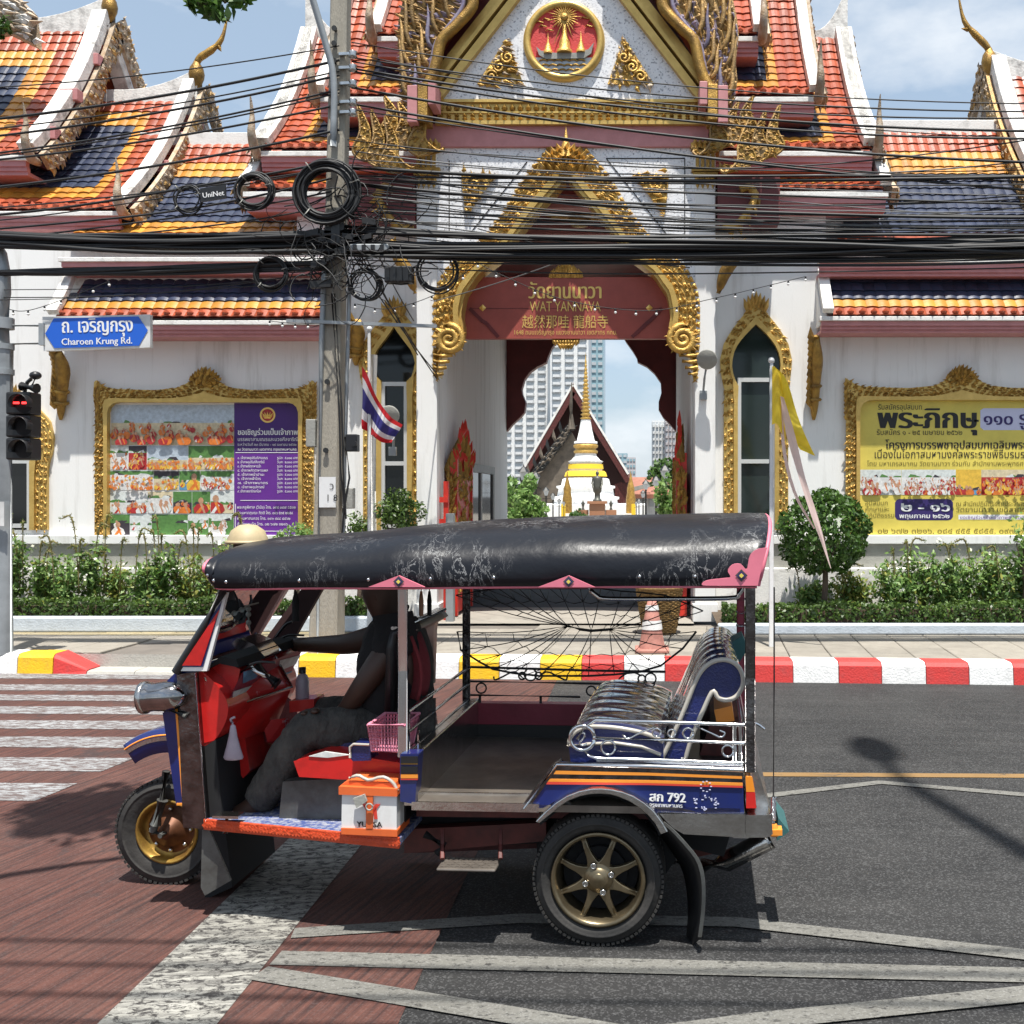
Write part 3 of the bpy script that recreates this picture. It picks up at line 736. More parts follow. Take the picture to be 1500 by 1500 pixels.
class Roof:
    """collects the tiles of one building, then makes the nearest 300 objects and joins the rest"""
    def __init__(s, owner): s.o = owner; s.t = []
    def slope(s, xa0, xa1, ridge, xb0, xb1, eave, sag=0.10, col=None, lift=0.02, tl=TL):
        """ridge/eave = (Y, z); x range at the ridge and at the eave; col(u, v, nu, nv) -> colour. u columns from x low, v rows from the eave"""
        dy, dz = ridge[0] - eave[0], ridge[1] - eave[1]; S = math.hypot(dy, dz)
        nv = max(2, int(round(S / tl))); nu = max(1, int(round((xb1 - xb0) / TW)))
        def pt(v):
            t = v / nv
            b = -sag * S * 4 * t * (1 - t) * 0.5
            n = Vector((0, -dz, dy)).normalized()
            return Vector((0, eave[0] + dy * t, eave[1] + dz * t)) + n * b
        for v in range(nv):
            p, q = pt(v), pt(v + 1); up = q - p; Ln = up.length; up.normalize(); nn = Vector((1, 0, 0)).cross(up)
            xl, xr_ = lerp(xb0, xa0, v / nv), lerp(xb1, xa1, v / nv)
            for u in range(nu):
                x = xb0 + (u + .0) * TW
                if x < xl - TW * .4 or x + TW > xr_ + TW * .4: continue
                c = col(u, v, nu, nv) if col else 'orange'
                m = mat_from(Vector((x, p.y, p.z)) + nn * (lift + random.uniform(-.003, .003)), Vector((TW, 0, 0)), up * Ln, nn * .095)
                s.t.append((m, c))
        if xb1 - xb0 > .5:                       # pointed lotus ends along the eave
            mb = MB(); p = pt(0)
            for u in range(nu):
                o = Vector((xb0 + (u + .5) * TW, p.y - .02, p.z + .035)); mb.leaf(o, Vector((0, -.15, 1)), FRONT, .085, .10, 0, 0, .35)
            mb.build('eave_tile_end', 'tile_end', s.o, kind='stuff')
        # under-sheet
        rows = [[(lerp(xb0, xa0, v / nv), pt(v).y, pt(v).z), (lerp(xb1, xa1, v / nv), pt(v).y, pt(v).z)] for v in range(nv + 1)]
        mb = MB(); mb.grid(rows, smooth=False); mb.build('roof_deck', 'maroon', s.o)
    def finish(s):
        def key(t):
            c = t[0].translation; k = (c.x / c.y * F + CX, CY - (c.z - H) / c.y * F)
            return (not (-10 < k[0] < 1510 and -10 < k[1] < 1510), c.length)
        s.t.sort(key=key)
        for m, c in s.t[:298]: place(TILE[c], 'roof_tile', s.o, m)
        rest = s.t[298:]
        if rest:
            mb = MB()
            for m, c in rest:
                me = TILE[c]; ci = ('orange', 'yellow', 'blue').index(c)
                for p in range(0, 1): pass
                mb.add([m @ v.co for v in me.vertices], [tuple(p.vertices) for p in me.polygons], ci)
            o = mb.build('roof_tiling', ['tile_orange', 'tile_yellow', 'tile_blue'], s.o, kind='stuff')
def bands(o1=2, y1=1, left=True, right=True, top=2, topy=2, bot=1, boty=1):
    """orange border, yellow band, blue field"""
    def f(u, v, nu, nv):
        dl = u if left else 99; dr = nu - 1 - u if right else 99; dt = nv - 1 - v; db = v
        if dl < o1 or dr < o1 or dt < top or db < bot: return 'orange'
        if dl < o1 + y1 or dr < o1 + y1 or dt < top + topy or db < bot + boty: return 'yellow'
        return 'blue'
    return f
def slope_curve(ridge, eave, n=9, sag=0.10, off=0.0):
    dy, dz = ridge[0] - eave[0], ridge[1] - eave[1]; S = math.hypot(dy, dz); nn = Vector((0, -dz, dy)).normalized()
    return [Vector((0, eave[0] + dy * t, eave[1] + dz * t)) + nn * (-sag * S * 2 * t * (1 - t) + off) for t in [i / (n - 1) for i in range(n)]]
def coping(owner, x, ridge, eave, w=0.16, h=0.13, sag=0.10, name='gable_coping', m='weathered_white', off=0.06):
    """white raised border along the gable end"""
    c = slope_curve(ridge, eave, 10, sag, off)
    A = [p + V(x - w / 2, 0, 0) for p in c]; B = [p + V(x + w / 2, 0, 0) for p in c]
    dy, dz = ridge[0] - eave[0], ridge[1] - eave[1]; nn = Vector((0, -dz, dy)).normalized()
    mb = MB(); mb.strip(A, B, nn * h)
    return mb.build(name, m, owner, bevel=0.012)
def bargeboard(owner, x, side, ridge, eave, drop=0.42, sag=0.10, m=('carved_brown', 'aged_gilt'), tail=True, back=False):
    """carved board under the coping, with flame teeth, on the gable side"""
    c = slope_curve(ridge, eave, 14, sag, 0.04)
    dy, dz = ridge[0] - eave[0], ridge[1] - eave[1]; nn = Vector((0, -dz, dy)).normalized()
    A = [p + V(x + side * .10, 0, 0) for p in c]
    B = [p + V(x + side * .10, 0, 0) - nn * (drop * (0.75 + 0.18 * math.sin(k * 1.1))) for k, p in enumerate(c)]
    mb = MB(); mb.strip(A, B, V(side * .07, 0, 0), 0)
    carved(mb, [p + V(side * .075, 0, 0) for p in A], [p + V(side * .075, 0, 0) for p in B], V(side, 0, 0), rows=3, n=34, size=.12, mi=(0, 1))
    # flame teeth on the front edge
    for p, q in zip(B[1:], B[:-1]):
        mb.leaf((p + q) / 2 + V(side * .03, 0, 0), (q - p).normalized() * .6 - nn * .8, V(side, 0, 0), .15, .12, 1, .2, .15)
    if tail:
        e = c[0] + V(x + side * .05, -.05, .02)
        pts = smooth_line([e + V(0, .15, -.12), e + V(0, -.06, -.1), e + V(0, -.20, .10), e + V(0, -.17, .36), e + V(0, -.24, .62)], 12)
        mb.tube(pts, [.05, .065, .07, .07, .065, .06, .055, .045, .035, .026, .018, .006], 7, mi=0)
        for k in range(2, 9): mb.leaf(pts[k], V(0, .5, .8), V(side, 0, 0), .14, .07, 1, .3)
    return mb.build('bargeboard', list(m), owner)
def chofa(owner, base, dirx, h=1.25, gold=False):
    """horn finial: a round bulb and a curved upward horn"""
    mb = MB(); b = Vector(base)
    mb.lathe([(0.03, -.22), (.07, -.16), (.115, -.05), (.125, .03), (.105, .13), (.06, .20), (.04, .25)], b, n=14)
    pts = smooth_line([b + V(0, 0, .20), b + V(dirx * .06, 0, .30), b + V(dirx * .26, 0, .42 * h / 1.25), b + V(dirx * .42, 0, .60 * h / 1.25), b + V(dirx * .52, 0, 1.0 * h / 1.25)], 16)
    mb.tube(pts, [.05, .052, .055, .055, .06, .062, .058, .06, .05, .042, .045, .04, .03, .024, .016, .006], 8)
    mb.leaf(pts[9], V(dirx * .9, 0, -.5), V(0, -1, 0), .13, .09)
    return mb.build('roof_finial', 'gold' if gold else 'old_gold', owner)
def ridge_cap(owner, x0, x1, Y, z, rise0=0.0, rise1=0.0, m='weathered_white', w=.2, h=.2, n=12):
    """white ridge, sweeping up towards the gable"""
    lo, hi = [], []
    for k in range(n):
        t = k / (n - 1); x = lerp(x0, x1, t)
        up = rise1 * max(0, (t - .45) / .55) ** 2 + rise0 * max(0, (.55 - t) / .55) ** 2
        lo.append(V(x, Y - w / 2, z - .22)); hi.append(V(x, Y - w / 2, z + h + up))
    mb = MB(); mb.strip(lo, hi, V(0, w, 0))
    return mb.build('roof_ridge', m, owner, bevel=.01)
def eave_mould(owner, x0, x1, Y, z, deep=.5, hh=.26):
    """white gutter strip over stepped pink moulding, bottom at z"""
    mb = MB(); mb.box(x0 - .03, x1 + .03, Y - .05, Y + .08, z + hh * .72, z + hh)
    mb.build('eave_gutter', 'white_trim', owner, bevel=.008)
    mb = MB(); mb.box(x0, x1, Y - .02, Y + .07, z + hh * .42, z + hh * .715); mb.box(x0, x1, Y + .005, Y + .09, z + hh * .2, z + hh * .415); mb.box(x0, x1, Y + .03, Y + deep, z, z + hh * .195)
    return mb.build('eave_moulding', 'pink', owner)
def purlins(owner, x, side, pts):
    for p in pts:
        mb = MB(); mb.box(min(x, x + side * .28), max(x, x + side * .28), p[0] - .09, p[0] + .09, p[1] - .09, p[1] + .09)
        mb.build('purlin_end', 'pink', owner, bevel=.01)
def gable_wall(owner, x, ridge, eave, m='maroon'):
    mb = MB(); dy = ridge[0] - eave[0]
    mb.prism([V(x, eave[0] + .3, eave[1] - .1), V(x, ridge[0], ridge[1] - .25), V(x, ridge[0] + dy - .3, eave[1] - .1)], V(.06, 0, 0))
    return mb.build('gable_wall', m, owner)
def back_slope(owner, x0, x1, ridge, eave):
    dy = ridge[0] - eave[0]; mb = MB()
    mb.prism([V(x0, ridge[0], ridge[1]), V(x0, ridge[0] + dy, eave[1]), V(x0, ridge[0] + dy, eave[1] - .08), V(x0, ridge[0], ridge[1] - .08)], V(x1 - x0, 0, 0))
    return mb.build('rear_roof', 'tile_orange', owner)

# ================================================================ temple gate
GX = -1.065
gate = thing('temple_gate', 'ornate white and gold temple gateway with pointed arch and steep tiled roofs', 'gateway', (GX, 14.2, SW))
YF = 14.2
for a, b in ((610, 640), (1018, 1048)):
    mb = MB(); mb.box(xat(a, YF), xat(b, YF), YF, YF + .7, SW, zat(215, YF)); mb.box(xat(a, YF) - .03, xat(b, YF) + .03, YF - .03, YF + .73, SW, SW + .25)
    col_o = mb.build('pillar', 'white_wall', gate, bevel=.01)
    x0, x1 = xat(a, YF), xat(b, YF)
    mb = MB(); zt = zat(218, YF); zb = zat(275, YF)
    mb.box(x0 - .03, x1 + .03, YF - .05, YF + .75, zb + .16, zb + .20); mb.box(x0 - .05, x1 + .05, YF - .07, YF + .77, zb + .21, zb + .26)
    for k in range(4): mb.box(x0 + .01 + k * .072, x0 + .052 + k * .072, YF - .045, YF, zb + .27, zt - .03)
    mb.box(x0 - .06, x1 + .06, YF - .08, YF + .78, zt - .03, zt + .06)
    for k in range(4): mb.leaf(V(x0 + .035 + k * .07, YF - .012, zb + .17), V(0, 0, -1), FRONT, .20, .08, 0, 0)
    for k in range(5): mb.leaf(V(x0 + .0 + k * .07, YF - .085, zt), V(0, 0, 1), FRONT, .12, .08, 0, 0)
    mb.build('gilt_capital', 'gold', col_o)
# inner walls of the passage
mb = MB(); mb.box(-3.1, -2.83, YF + .7, 21.6, SW, 6.3); mb.build('passage_wall', 'white_wall', gate)
mb = MB(); mb.box(.70, 1.0, YF + .7, 21.6, SW, 6.3); mb.build('passage_wall', 'white_wall', gate)
mb = MB(); mb.box(-3.1, 1.0, YF + .12, 21.6, 6.3, 6.4); mb.build('passage_ceiling', 'maroon', gate)
mb = MB()
for y in (14.9, 16.4, 18.2): mb.box(-2.83, .7, y, y + .22, 6.1, 6.297)
mb.build('ceiling_beam', 'pink', gate)
mb = MB(); o = V(xat(848, 15.4), 15.6, 6.10)
mb.lathe([(0.02, -.10), (.12, -.08), (.16, 0), (.2, .19)], o, n=20)
for ring, (r0, r1, n) in enumerate(((.16, .34, 18), (.3, .55, 24))):
    for k in range(n):
        a = 2 * math.pi * k / n; d = V(math.cos(a), math.sin(a), 0)
        mb.leaf(o + d * r0 + V(0, 0, .06 + ring * .06), d, V(0, 0, -1), r1 - r0, .09, 0, .1)
mb.build('ceiling_rosette', 'gold', gate)
# door in the left passage wall
mb = MB(); xw = -2.83; ya, yb = 16.4, 19.4; zt_ = zat(690, 16.4)
mb.box(xw, xw + .05, ya, ya + .16, SW, zt_); mb.box(xw, xw + .05, yb - .16, yb, SW, zt_); mb.box(xw, xw + .055, ya, yb, zt_, zt_ + .14); mb.box(xw, xw + .045, 17.8, 17.95, SW, zt_)
dr = mb.build('side_door', 'grey_panel', gate)
mb = MB(); mb.box(xw, xw + .02, ya + .16, 17.8, SW, zt_); mb.box(xw, xw + .02, 17.95, yb - .16, SW, zt_); mb.build('door_pane', 'dark_glass', dr)

# front wall of mirror mosaic above the arch
arch_in = [(641, 549), (645, 530), (655, 505), (676, 495), (679, 480), (675, 462), (680, 432), (700, 402), (731, 379), (757, 344), (792, 302), (830, 260)]
arch_out = [(640, 556), (639, 520), (638, 495), (638, 470), (638, 445), (641, 425), (655, 396), (675, 378), (714, 345), (745, 303), (768, 262), (800, 225), (830, 178)]
def mir(l): return [(2 * 829 - x, y) for x, y in l][::-1]
AI = arch_in + mir(arch_in)[1:]
AO = arch_out + mir(arch_out)[1:]
YW = YF + .02
mid = [(lerp(a[0], b[0], .5), lerp(a[1], b[1], .5)) for a, b in zip([(p.x, p.y) for p in resample([V(x, y, 0) for x, y in AI], 41)], [(p.x, p.y) for p in resample([V(x, y, 0) for x, y in AO], 41)])]
poly = [(640, 215), (640, 552)] + mid + [(1018, 552), (1018, 215)]
mb = MB(); mb.prism([P(x, y, YW) for x, y in poly], V(0, .3, 0)); wall_o = mb.build('mosaic_wall', 'mosaic', gate)
# thin dark panel grooves and gold corner scrolls on the mosaic
mb = MB()
for a, b in (((658, 235), (658, 345)), ((1003, 232), (1003, 345)), ((772, 237), (690, 340)), ((888, 232), (978, 345)), ((888, 232), (1003, 232))):
    mb.bar(P(*a, YW - .004), P(*b, YW - .004), .012, .008, FRONT)
mb.build('panel_groove', 'black_matte', wall_o)
for sgn, cx_ in ((1, 676), (-1, 980)):
    mb = MB(); A = [P(cx_, 256, YW - .01), P(cx_ + sgn * 2, 280, YW - .01), P(cx_ + sgn * 6, 314, YW - .01)]
    B = [P(cx_ + sgn * 54, 256, YW - .01), P(cx_ + sgn * 34, 280, YW - .01), P(cx_ + sgn * 10, 314, YW - .01)]
    mb.strip(A, B, V(0, -.03, 0)); carved(mb, [p + V(0, -.03, 0) for p in A], [p + V(0, -.03, 0) for p in B], FRONT, 4, 9, .12)
    c = P(cx_ + sgn * 18, 270, YW - .05); mb.tube(spiral(c, .13, 1.6, V(1, 0, 0), UPZ, 24), .022, 6)
    mb.build('gilt_corner_scroll', 'gold', wall_o)
# arch frame: smooth inner moulding, carved outer foliage, scroll rosettes and the crest
ai = resample([P(x, y, YF) for x, y in AI], 81); ao = resample([P(x, y, YF) for x, y in AO], 81)
m1 = [lerp(a, b, .33) for a, b in zip(ai, ao)]; m0 = [lerp(a, b, .12) for a, b in zip(ai, ao)]
mb = MB(); mb.strip(ai, m1, V(0, .34, 0)); mb.strip([p + V(0, -.05, 0) for p in m0], [p + V(0, -.05, 0) for p in m1], V(0, .06, 0))
fr_o = mb.build('arch_frame', 'gold_smooth', gate, bevel=.012)
mb = MB(); mb.strip(m1, ao, V(0, .06, 0)); carved(mb, m1, ao, FRONT, 4, 130, .095)
for p, q, r in zip(ao[:-1], ao[1:], m1): mb.leaf((p + q) / 2, (q - p).normalized() * .7 + (p - r).normalized() * .6, FRONT, .085, .08, 0, .2, .2)
mb.build('gilt_foliage', 'gold', fr_o, kind='stuff')
mb = MB()
for sgn in (-1, 1):
    c = P(829 + sgn * 171, 497, YF - .05)
    mb.tube(spiral(c, .20, 2.2, V(sgn, 0, 0), V(0, 0, 1), 40, 1.2), [.05] * 30 + [.04] * 10, 7)
    for k in range(12):
        a = 2 * math.pi * k / 12; mb.leaf(c + V(math.cos(a), 0, math.sin(a)) * .12, V(math.cos(a + 1.2), 0, math.sin(a + 1.2)), FRONT, .13, .1, 0, .4)
    for k in range(4):
        q = P(829 + sgn * (180 + k * 2), 520 + k * 9, YF - .03); mb.tube([q + V(-.13 + k * .025, 0, 0), q + V(0, -.04, -.02), q + V(.13 - k * .025, 0, .0)], .028, 6)
    mb.build('arch_scroll', 'gold', fr_o); mb = MB()
mb = MB(); c = P(829, 243, YF - .16)
for r0, n, L, w in ((.09, 7, .15, .10), (.20, 9, .16, .11), (.30, 11, .15, .11)):
    for k in range(n):
        a = math.pi * (k + .5) / n; d = V(math.cos(a), 0, math.sin(a))
        mb.leaf(c + V(d.x * r0 * .95, -.03 + r0 * .05, d.z * r0 * 1.0 - .14), V(d.x * .28 * (1.3 - r0), 0, 1), FRONT, L, w, 0, .15 * (1 if d.x > 0 else -1), .5)
mb.lathe([(.11, 0), (.085, .10), (.045, .22), (.02, .33), (.0, .44)], P(829, 232, YF - .15), n=10)
mb.build('arch_crest', 'gold', fr_o)

# beam, frieze, pediment
mb = MB(); mb.box(xat(622, 14.17), xat(1038, 14.17), 14.165, 14.5, zat(215, 14.165), zat(181, 14.165)); mb.build('lintel_beam', 'pink', gate, bevel=.01)
mb = MB(); xa, xb = xat(640, 14.1), xat(1036, 14.1); z0, z1 = zat(180, 14.1), zat(148, 14.1)
mb.box(xa, xb, 14.125, 14.4, z0, z1); mb.box(xa - .02, xb + .02, 14.09, 14.4, z0 - .02, z0 + .03); mb.box(xa, xb, 14.10, 14.4, z0 + .135, z0 + .16); mb.box(xa - .02, xb + .02, 14.08, 14.4, z1 - .02, z1 + .02)
fz = mb.build('gilt_frieze', 'gold_smooth', gate)
mb = MB(); n = 34
for k in range(n):
    x = lerp(xa + .05, xb - .05, k / (n - 1)); mb.leaf(V(x, 14.122, z0 + .165), UPZ, FRONT, .105, .085, 0, 0, .4)
    mb.leaf(V(x, 14.122, z0 + .085), UPZ, FRONT, .05, .07, 0, 0, .5); mb.leaf(V(x, 14.122, z0 + .085), -UPZ, FRONT, .05, .07, 0, 0, .5)
mb.build('frieze_relief', 'gold', fz)
YP = 14.1
ped = [(646, 150), (1022, 150), (835, -92)]
mb = MB(); mb.prism([P(x, y, YP) for x, y in ped], V(0, .25, 0)); pd = mb.build('pediment', 'mosaic', gate)
mb = MB()
for (a, b) in ((ped[0], ped[2]), (ped[1], ped[2])):
    pa, pb = P(*a, YP), P(*b, YP); d = (pb - pa).normalized(); s_ = d.cross(FRONT).normalized(); s_ = s_ if s_.z > 0 else -s_
    for off, w, pr in ((.05, .10, .05), (.16, .05, .08), (.25, .10, .03)): mb.bar(pa + s_ * off + V(0, -pr / 2, 0), pb + s_ * off + V(0, -pr / 2, 0), w, pr + .1, FRONT)
mb.build('pediment_border', 'gold_smooth', pd)
# maroon gable behind the pediment
mb = MB(); mb.prism([P(x, y, YP + .12) for x, y in ((600, 182), (1056, 182), (1010, 90), (835, -200), (655, 60))], V(0, .3, 0)); mb.build('gable_panel', 'maroon', gate)
# medallion: gilt ring, red field, radiant sun, boat with three shrines on waves
mc = P(826, 60, YP - .03); rr = 60 / F * YP
mb = MB(); mb.lathe([(rr * .80, 0), (rr * .82, .06), (rr * .90, .085), (rr * .97, .06), (rr, 0.0)], mc + V(0, .03, 0), FRONT, 44, caps=False); ring = mb.build('medallion', 'gold_smooth', pd)
def disc(mb, c, r, mi=0, n=40, y=0, rz=None): mb.add([c + V(r * math.cos(2 * math.pi * k / n), y, (rz or r) * math.sin(2 * math.pi * k / n)) for k in range(n)], [tuple(range(n))], mi)
def scene_pt(x, y, d=.0): return mc + V((x - 826) / F * YP, -d, -(y - 60) / F * YP)
mb = MB(); disc(mb, mc, rr * .81, 0, y=.0)
zw = [(780, 86), (790, 84), (800, 87), (815, 84), (830, 87), (845, 84), (860, 87), (872, 86)]
mb.build('medallion_field', 'kerb_red', ring)
mb = MB()
n = 30; lower = [mc + V(rr * .805 * math.cos(a), -.008, rr * .805 * math.sin(a)) for a in [math.pi * (1.17 + .66 * k / n) for k in range(n + 1)]]
mb.add(lower, [tuple(range(n + 1))], 0)
for j, y in enumerate((90, 97, 104)):
    for k in range(6): mb.tube([scene_pt(795 + k * 11 - 5 + j * 3 + t * 2.4, y - 2.2 * math.sin(t * .63), .02) for t in range(6)], .012, 4, mi=1)
mb.build('medallion_waves', ['far_wave' if 'far_wave' in MT else 'blue_grey_paint', 'gold'], ring)
mb = MB(); mb.prism([scene_pt(x, y, .012) for x, y in ((786, 70), (793, 76), (812, 79), (845, 79), (862, 74), (870, 64), (866, 80), (855, 87), (800, 88), (790, 82))], V(0, -.03, 0)); mb.build('medallion_boat', 'plinth', ring)
mb = MB(); c = scene_pt(827, 26, .03); mb.sphere(c, (.052, .03, .052), 12, 8)
for k in range(26):
    a = 2 * math.pi * k / 26; L = .13 if k % 2 else .19
    if -2.2 < a - math.pi * 1.5 < 2.2 and abs(a - math.pi * 1.5) < .6: L *= 2.0
    mb.leaf(c + V(math.cos(a), 0, math.sin(a)) * .055, V(math.cos(a), 0, math.sin(a)), FRONT, L, .02, 0, 0)
for x, y, s in ((803, 80, .75), (827, 79, 1.25), (851, 78, .75)):
    mb.lathe([(.085 * s, 0), (.085 * s, .04), (.06 * s, .05), (.06 * s, .12 * s), (.045 * s, .15 * s), (.02 * s, .22 * s), (.0, .40 * s)], scene_pt(x, y, .02), n=10)
for x, y in ((795, 40), (862, 40), (800, 30), (856, 28), (805, 46), (790, 34), (866, 34)):
    mb.tube([scene_pt(x - 5, y, .015), scene_pt(x - 2, y - 2.5, .015), scene_pt(x + 2, y - 1, .015), scene_pt(x + 6, y, .015)], .010, 4)
mb.build('medallion_relief', 'gold', ring)
for sgn, cx_ in ((1, 733), (-1, 924)):
    mb = MB()
    A = [P(cx_ - sgn * 34, 124, YP - .01), P(cx_ + sgn * 6, 62, YP - .01)]; B = [P(cx_ + sgn * 34, 124, YP - .01), P(cx_ + sgn * 12, 62, YP - .01)]
    mb.strip(A, B, V(0, -.02, 0)); carved(mb, [p + V(0, -.02, 0) for p in A], [p + V(0, -.02, 0) for p in B], FRONT, 6, 11, .12, mi=(0, 0, 1))
    for k in range(3): mb.tube(spiral(P(cx_ + sgn * (-14 + 12 * k), 112 - 14 * k, YP - .06), .09, 1.5, V(sgn, 0, 0), UPZ, 18, k), .018, 6)
    mb.build('pediment_scroll', ['gold', 'carved_brown'], pd)
# carved serpent bargeboards of the front gable
for sgn in (-1, 1):
    def m_(l): return [P(x if sgn < 0 else 2 * 832 - x, y, 13.88) for x, y in l]
    inn = smooth_line(m_([(770, -110), (725, -60), (697, -10), (692, 15), (668, 42), (648, 62), (641, 92), (634, 115), (622, 138)]), 40)
    out_ = smooth_line(m_([(700, -160), (640, -90), (600, -30), (588, 10), (582, 50), (586, 90), (584, 120), (590, 150), (594, 170)]), 40)
    mb = MB(); mb.strip(inn, out_, V(0, .12, 0), 0)
    carved(mb, [lerp(a, b, .12) for a, b in zip(inn, out_)], out_, FRONT, 7, 60, .15, mi=(0, 0, 0, 1))
    for k in range(4, 40, 2):
        a_ = lerp(inn[k], out_[k], .15 + .5 * (k % 4 == 0)); b_ = lerp(inn[max(k - 11, 0)], out_[max(k - 11, 0)], .62 + .36 * (k % 4 == 0)); L_ = smooth_line([a_, lerp(a_, b_, .4) + V(sgn * .05, -.03, -.06), lerp(a_, b_, .8) + V(0, -.03, -.02), b_ + V(0, -.02, .08)], 9)
        mb.tube(L_, [.020, .028, .032, .033, .032, .028, .022, .014, .005], 6, mi=1 if k % 12 == 2 else 0)
    bb = mb.build('serpent_bargeboard', ['aged_gilt', 'violet_glass'], gate)
    mb = MB(); mb.tube([p + V(0, -.06, 0) for p in inn], .075, 8, mi=0); mb.tube([lerp(a, b, .14) + V(0, -.03, 0) for a, b in zip(inn, out_)], .035, 6, mi=1)
    mb.build('serpent_body', ['old_gold', 'violet_glass'], bb)
    # bracket blocks and the tail finials of the lower tier
    for x0_, x1_, y0_, y1_, m in ((598, 613, 128, 182, 'pink'), (613, 628, 126, 178, 'old_gold'), (628, 640, 122, 156, 'pink')):
        xs = sorted([x0_ if sgn < 0 else 2 * 832 - x0_, x1_ if sgn < 0 else 2 * 832 - x1_])
        mb = MB(); mb.box(xat(xs[0], 13.7) + .003, xat(xs[1], 13.7) - .003, 13.62, 14.0, zat(y1_, 13.7), zat(y0_, 13.7)); mb.build('bracket_block', m, gate, bevel=.01)
    for cx_, cy, s in ((560, 215, 1.0), (600, 190, .8)):
        X = xat(cx_ if sgn < 0 else 2 * 832 - cx_, 13.8); z = zat(cy, 13.8); mb = MB()
        for q in range(3):
            e = V(X + sgn * (q - 1) * .20, 13.8 + q * .06, z - .16 + q * .10)
            pts = smooth_line([e + V(-sgn * .22, 0, -.1), e + V(-sgn * .05, -.03, -.16), e + V(sgn * .10, -.04, -.02), e + V(sgn * .06, -.02, .22), e + V(sgn * .16, 0, .55 * s)], 14)
            wd = [.04, .08, .11, .13, .14, .14, .13, .115, .10, .08, .06, .045, .03, .01]; A = [p_ - (V(1, 0, .25)) * w_ for p_, w_ in zip(pts, wd)]; B = [p_ + V(1, 0, .25) * w_ for p_, w_ in zip(pts, wd)]
            mb.strip(A, B, V(0, .08, 0), q % 2); carved(mb, A, B, FRONT, 3, 14, .075, mi=(0, 1)); mb.tube(A, .018, 5, mi=1); mb.tube(B, .018, 5)
        mb.build('serpent_tail', ['old_gold', 'aged_gilt'], gate)
    # soffit block, gilt hanging corbel
    xs = sorted([xat(505 if sgn < 0 else 1140, 14.3), xat(611 if sgn < 0 else 1050, 14.3)])
    mb = MB(); mb.box(xs[0], xs[1], 14.12, 14.9, zat(330, 14.3), zat(262, 14.3)); mb.build('soffit', 'maroon', gate)
    mb = MB(); cxp = 1092 if sgn > 0 else 568
    pts = smooth_line([P(cxp - sgn * 38, 335, 14.05), P(cxp - sgn * 16, 332, 14.0), P(cxp + sgn * 4, 310, 13.98), P(cxp + sgn * 14, 288, 14.0), P(cxp + sgn * 6, 274, 14.0), P(cxp - sgn * 8, 278, 14.0)], 18)
    mb.tube(pts, .055, 7); [mb.leaf(p, V(sgn * .5, 0, -.6), FRONT, .16, .09) for p in pts[2:-2:2]]
    pts = smooth_line([P(cxp - sgn * 40, 430, 14.1), P(cxp - sgn * 30, 400, 14.05), P(cxp - sgn * 14, 375, 14.0), P(cxp - sgn * 6, 352, 14.0)], 12)
    mb.tube(pts, [.03, .05, .07, .08, .09, .09, .09, .08, .07, .06, .05, .04], 7); [mb.leaf(p, V(sgn * .2, 0, .8), FRONT, .16, .1) for p in pts[1:-1:2]]
    mb.build('gilt_corbel', 'old_gold', gate)

# stepped side roofs of the gate
rf = Roof(gate)
def tier(xin, xout, side, ridge, eave, colf, cap=True, owner=gate, roof=None, tail=True):
    x0, x1 = sorted((xin, xout)); roof = roof or rf
    roof.slope(x0, x1, ridge, x0, x1, eave, col=colf)
    coping(owner, xout, ridge, eave); bargeboard(owner, xout, side, ridge, eave, drop=.3, tail=tail)
    eave_mould(owner, x0, x1, eave[0] - .03, eave[1] - .30)
for side in (-1, 1):
    def X(d): return GX + side * d
    inner = 1.9
    tier(X(inner), X(2.72), side, (16.7, 12.0), (14.75, 8.52), bands(2, 1, side < 0, side > 0))
    tier(X(inner), X(3.50), side, (16.7, 11.0), (14.65, 7.62), bands(3, 1, side < 0, side > 0))
    tier(X(inner), X(4.30), side, (16.7, 9.35), (14.55, 6.82), bands(3, 1, side < 0, side > 0))
    coping(gate, X(4.30), (16.7, 9.35), (14.55, 6.82), .26)
    mb = MB(); gx = X(4.30)
    ridge_cap(gate, X(3.4), X(4.38), 16.75, 9.25, 0, .75)
    chofa(gate, V(X(4.42), 16.75, 10.3), side * .8, gold=side < 0)
    gable_wall(gate, X(4.2), (16.7, 9.2), (14.6, 6.9)); back_slope(gate, *sorted((X(inner), X(4.3))), (16.7, 9.35), (14.55, 6.82))
    tier(X(inner - .2), X(4.45), side, (15.05, 6.85), (14.38, 6.2), lambda u, v, nu, nv: 'yellow' if v == 1 and 2 < u < nu - 3 else 'orange', tail=False)
rf.finish()
# main ridge roof of the front gable (sides)
mb = MB()
for sgn in (-1, 1):
    a = V(GX + sgn * 2.15, 14.06, 7.3); b = V(GX, 14.06, 10.7)
    mb.prism([a, b, b + V(0, 0, .15), a + V(0, 0, .15)], V(0, 2.6, 0))
mb.build('front_gable_roof', 'tile_orange', gate)

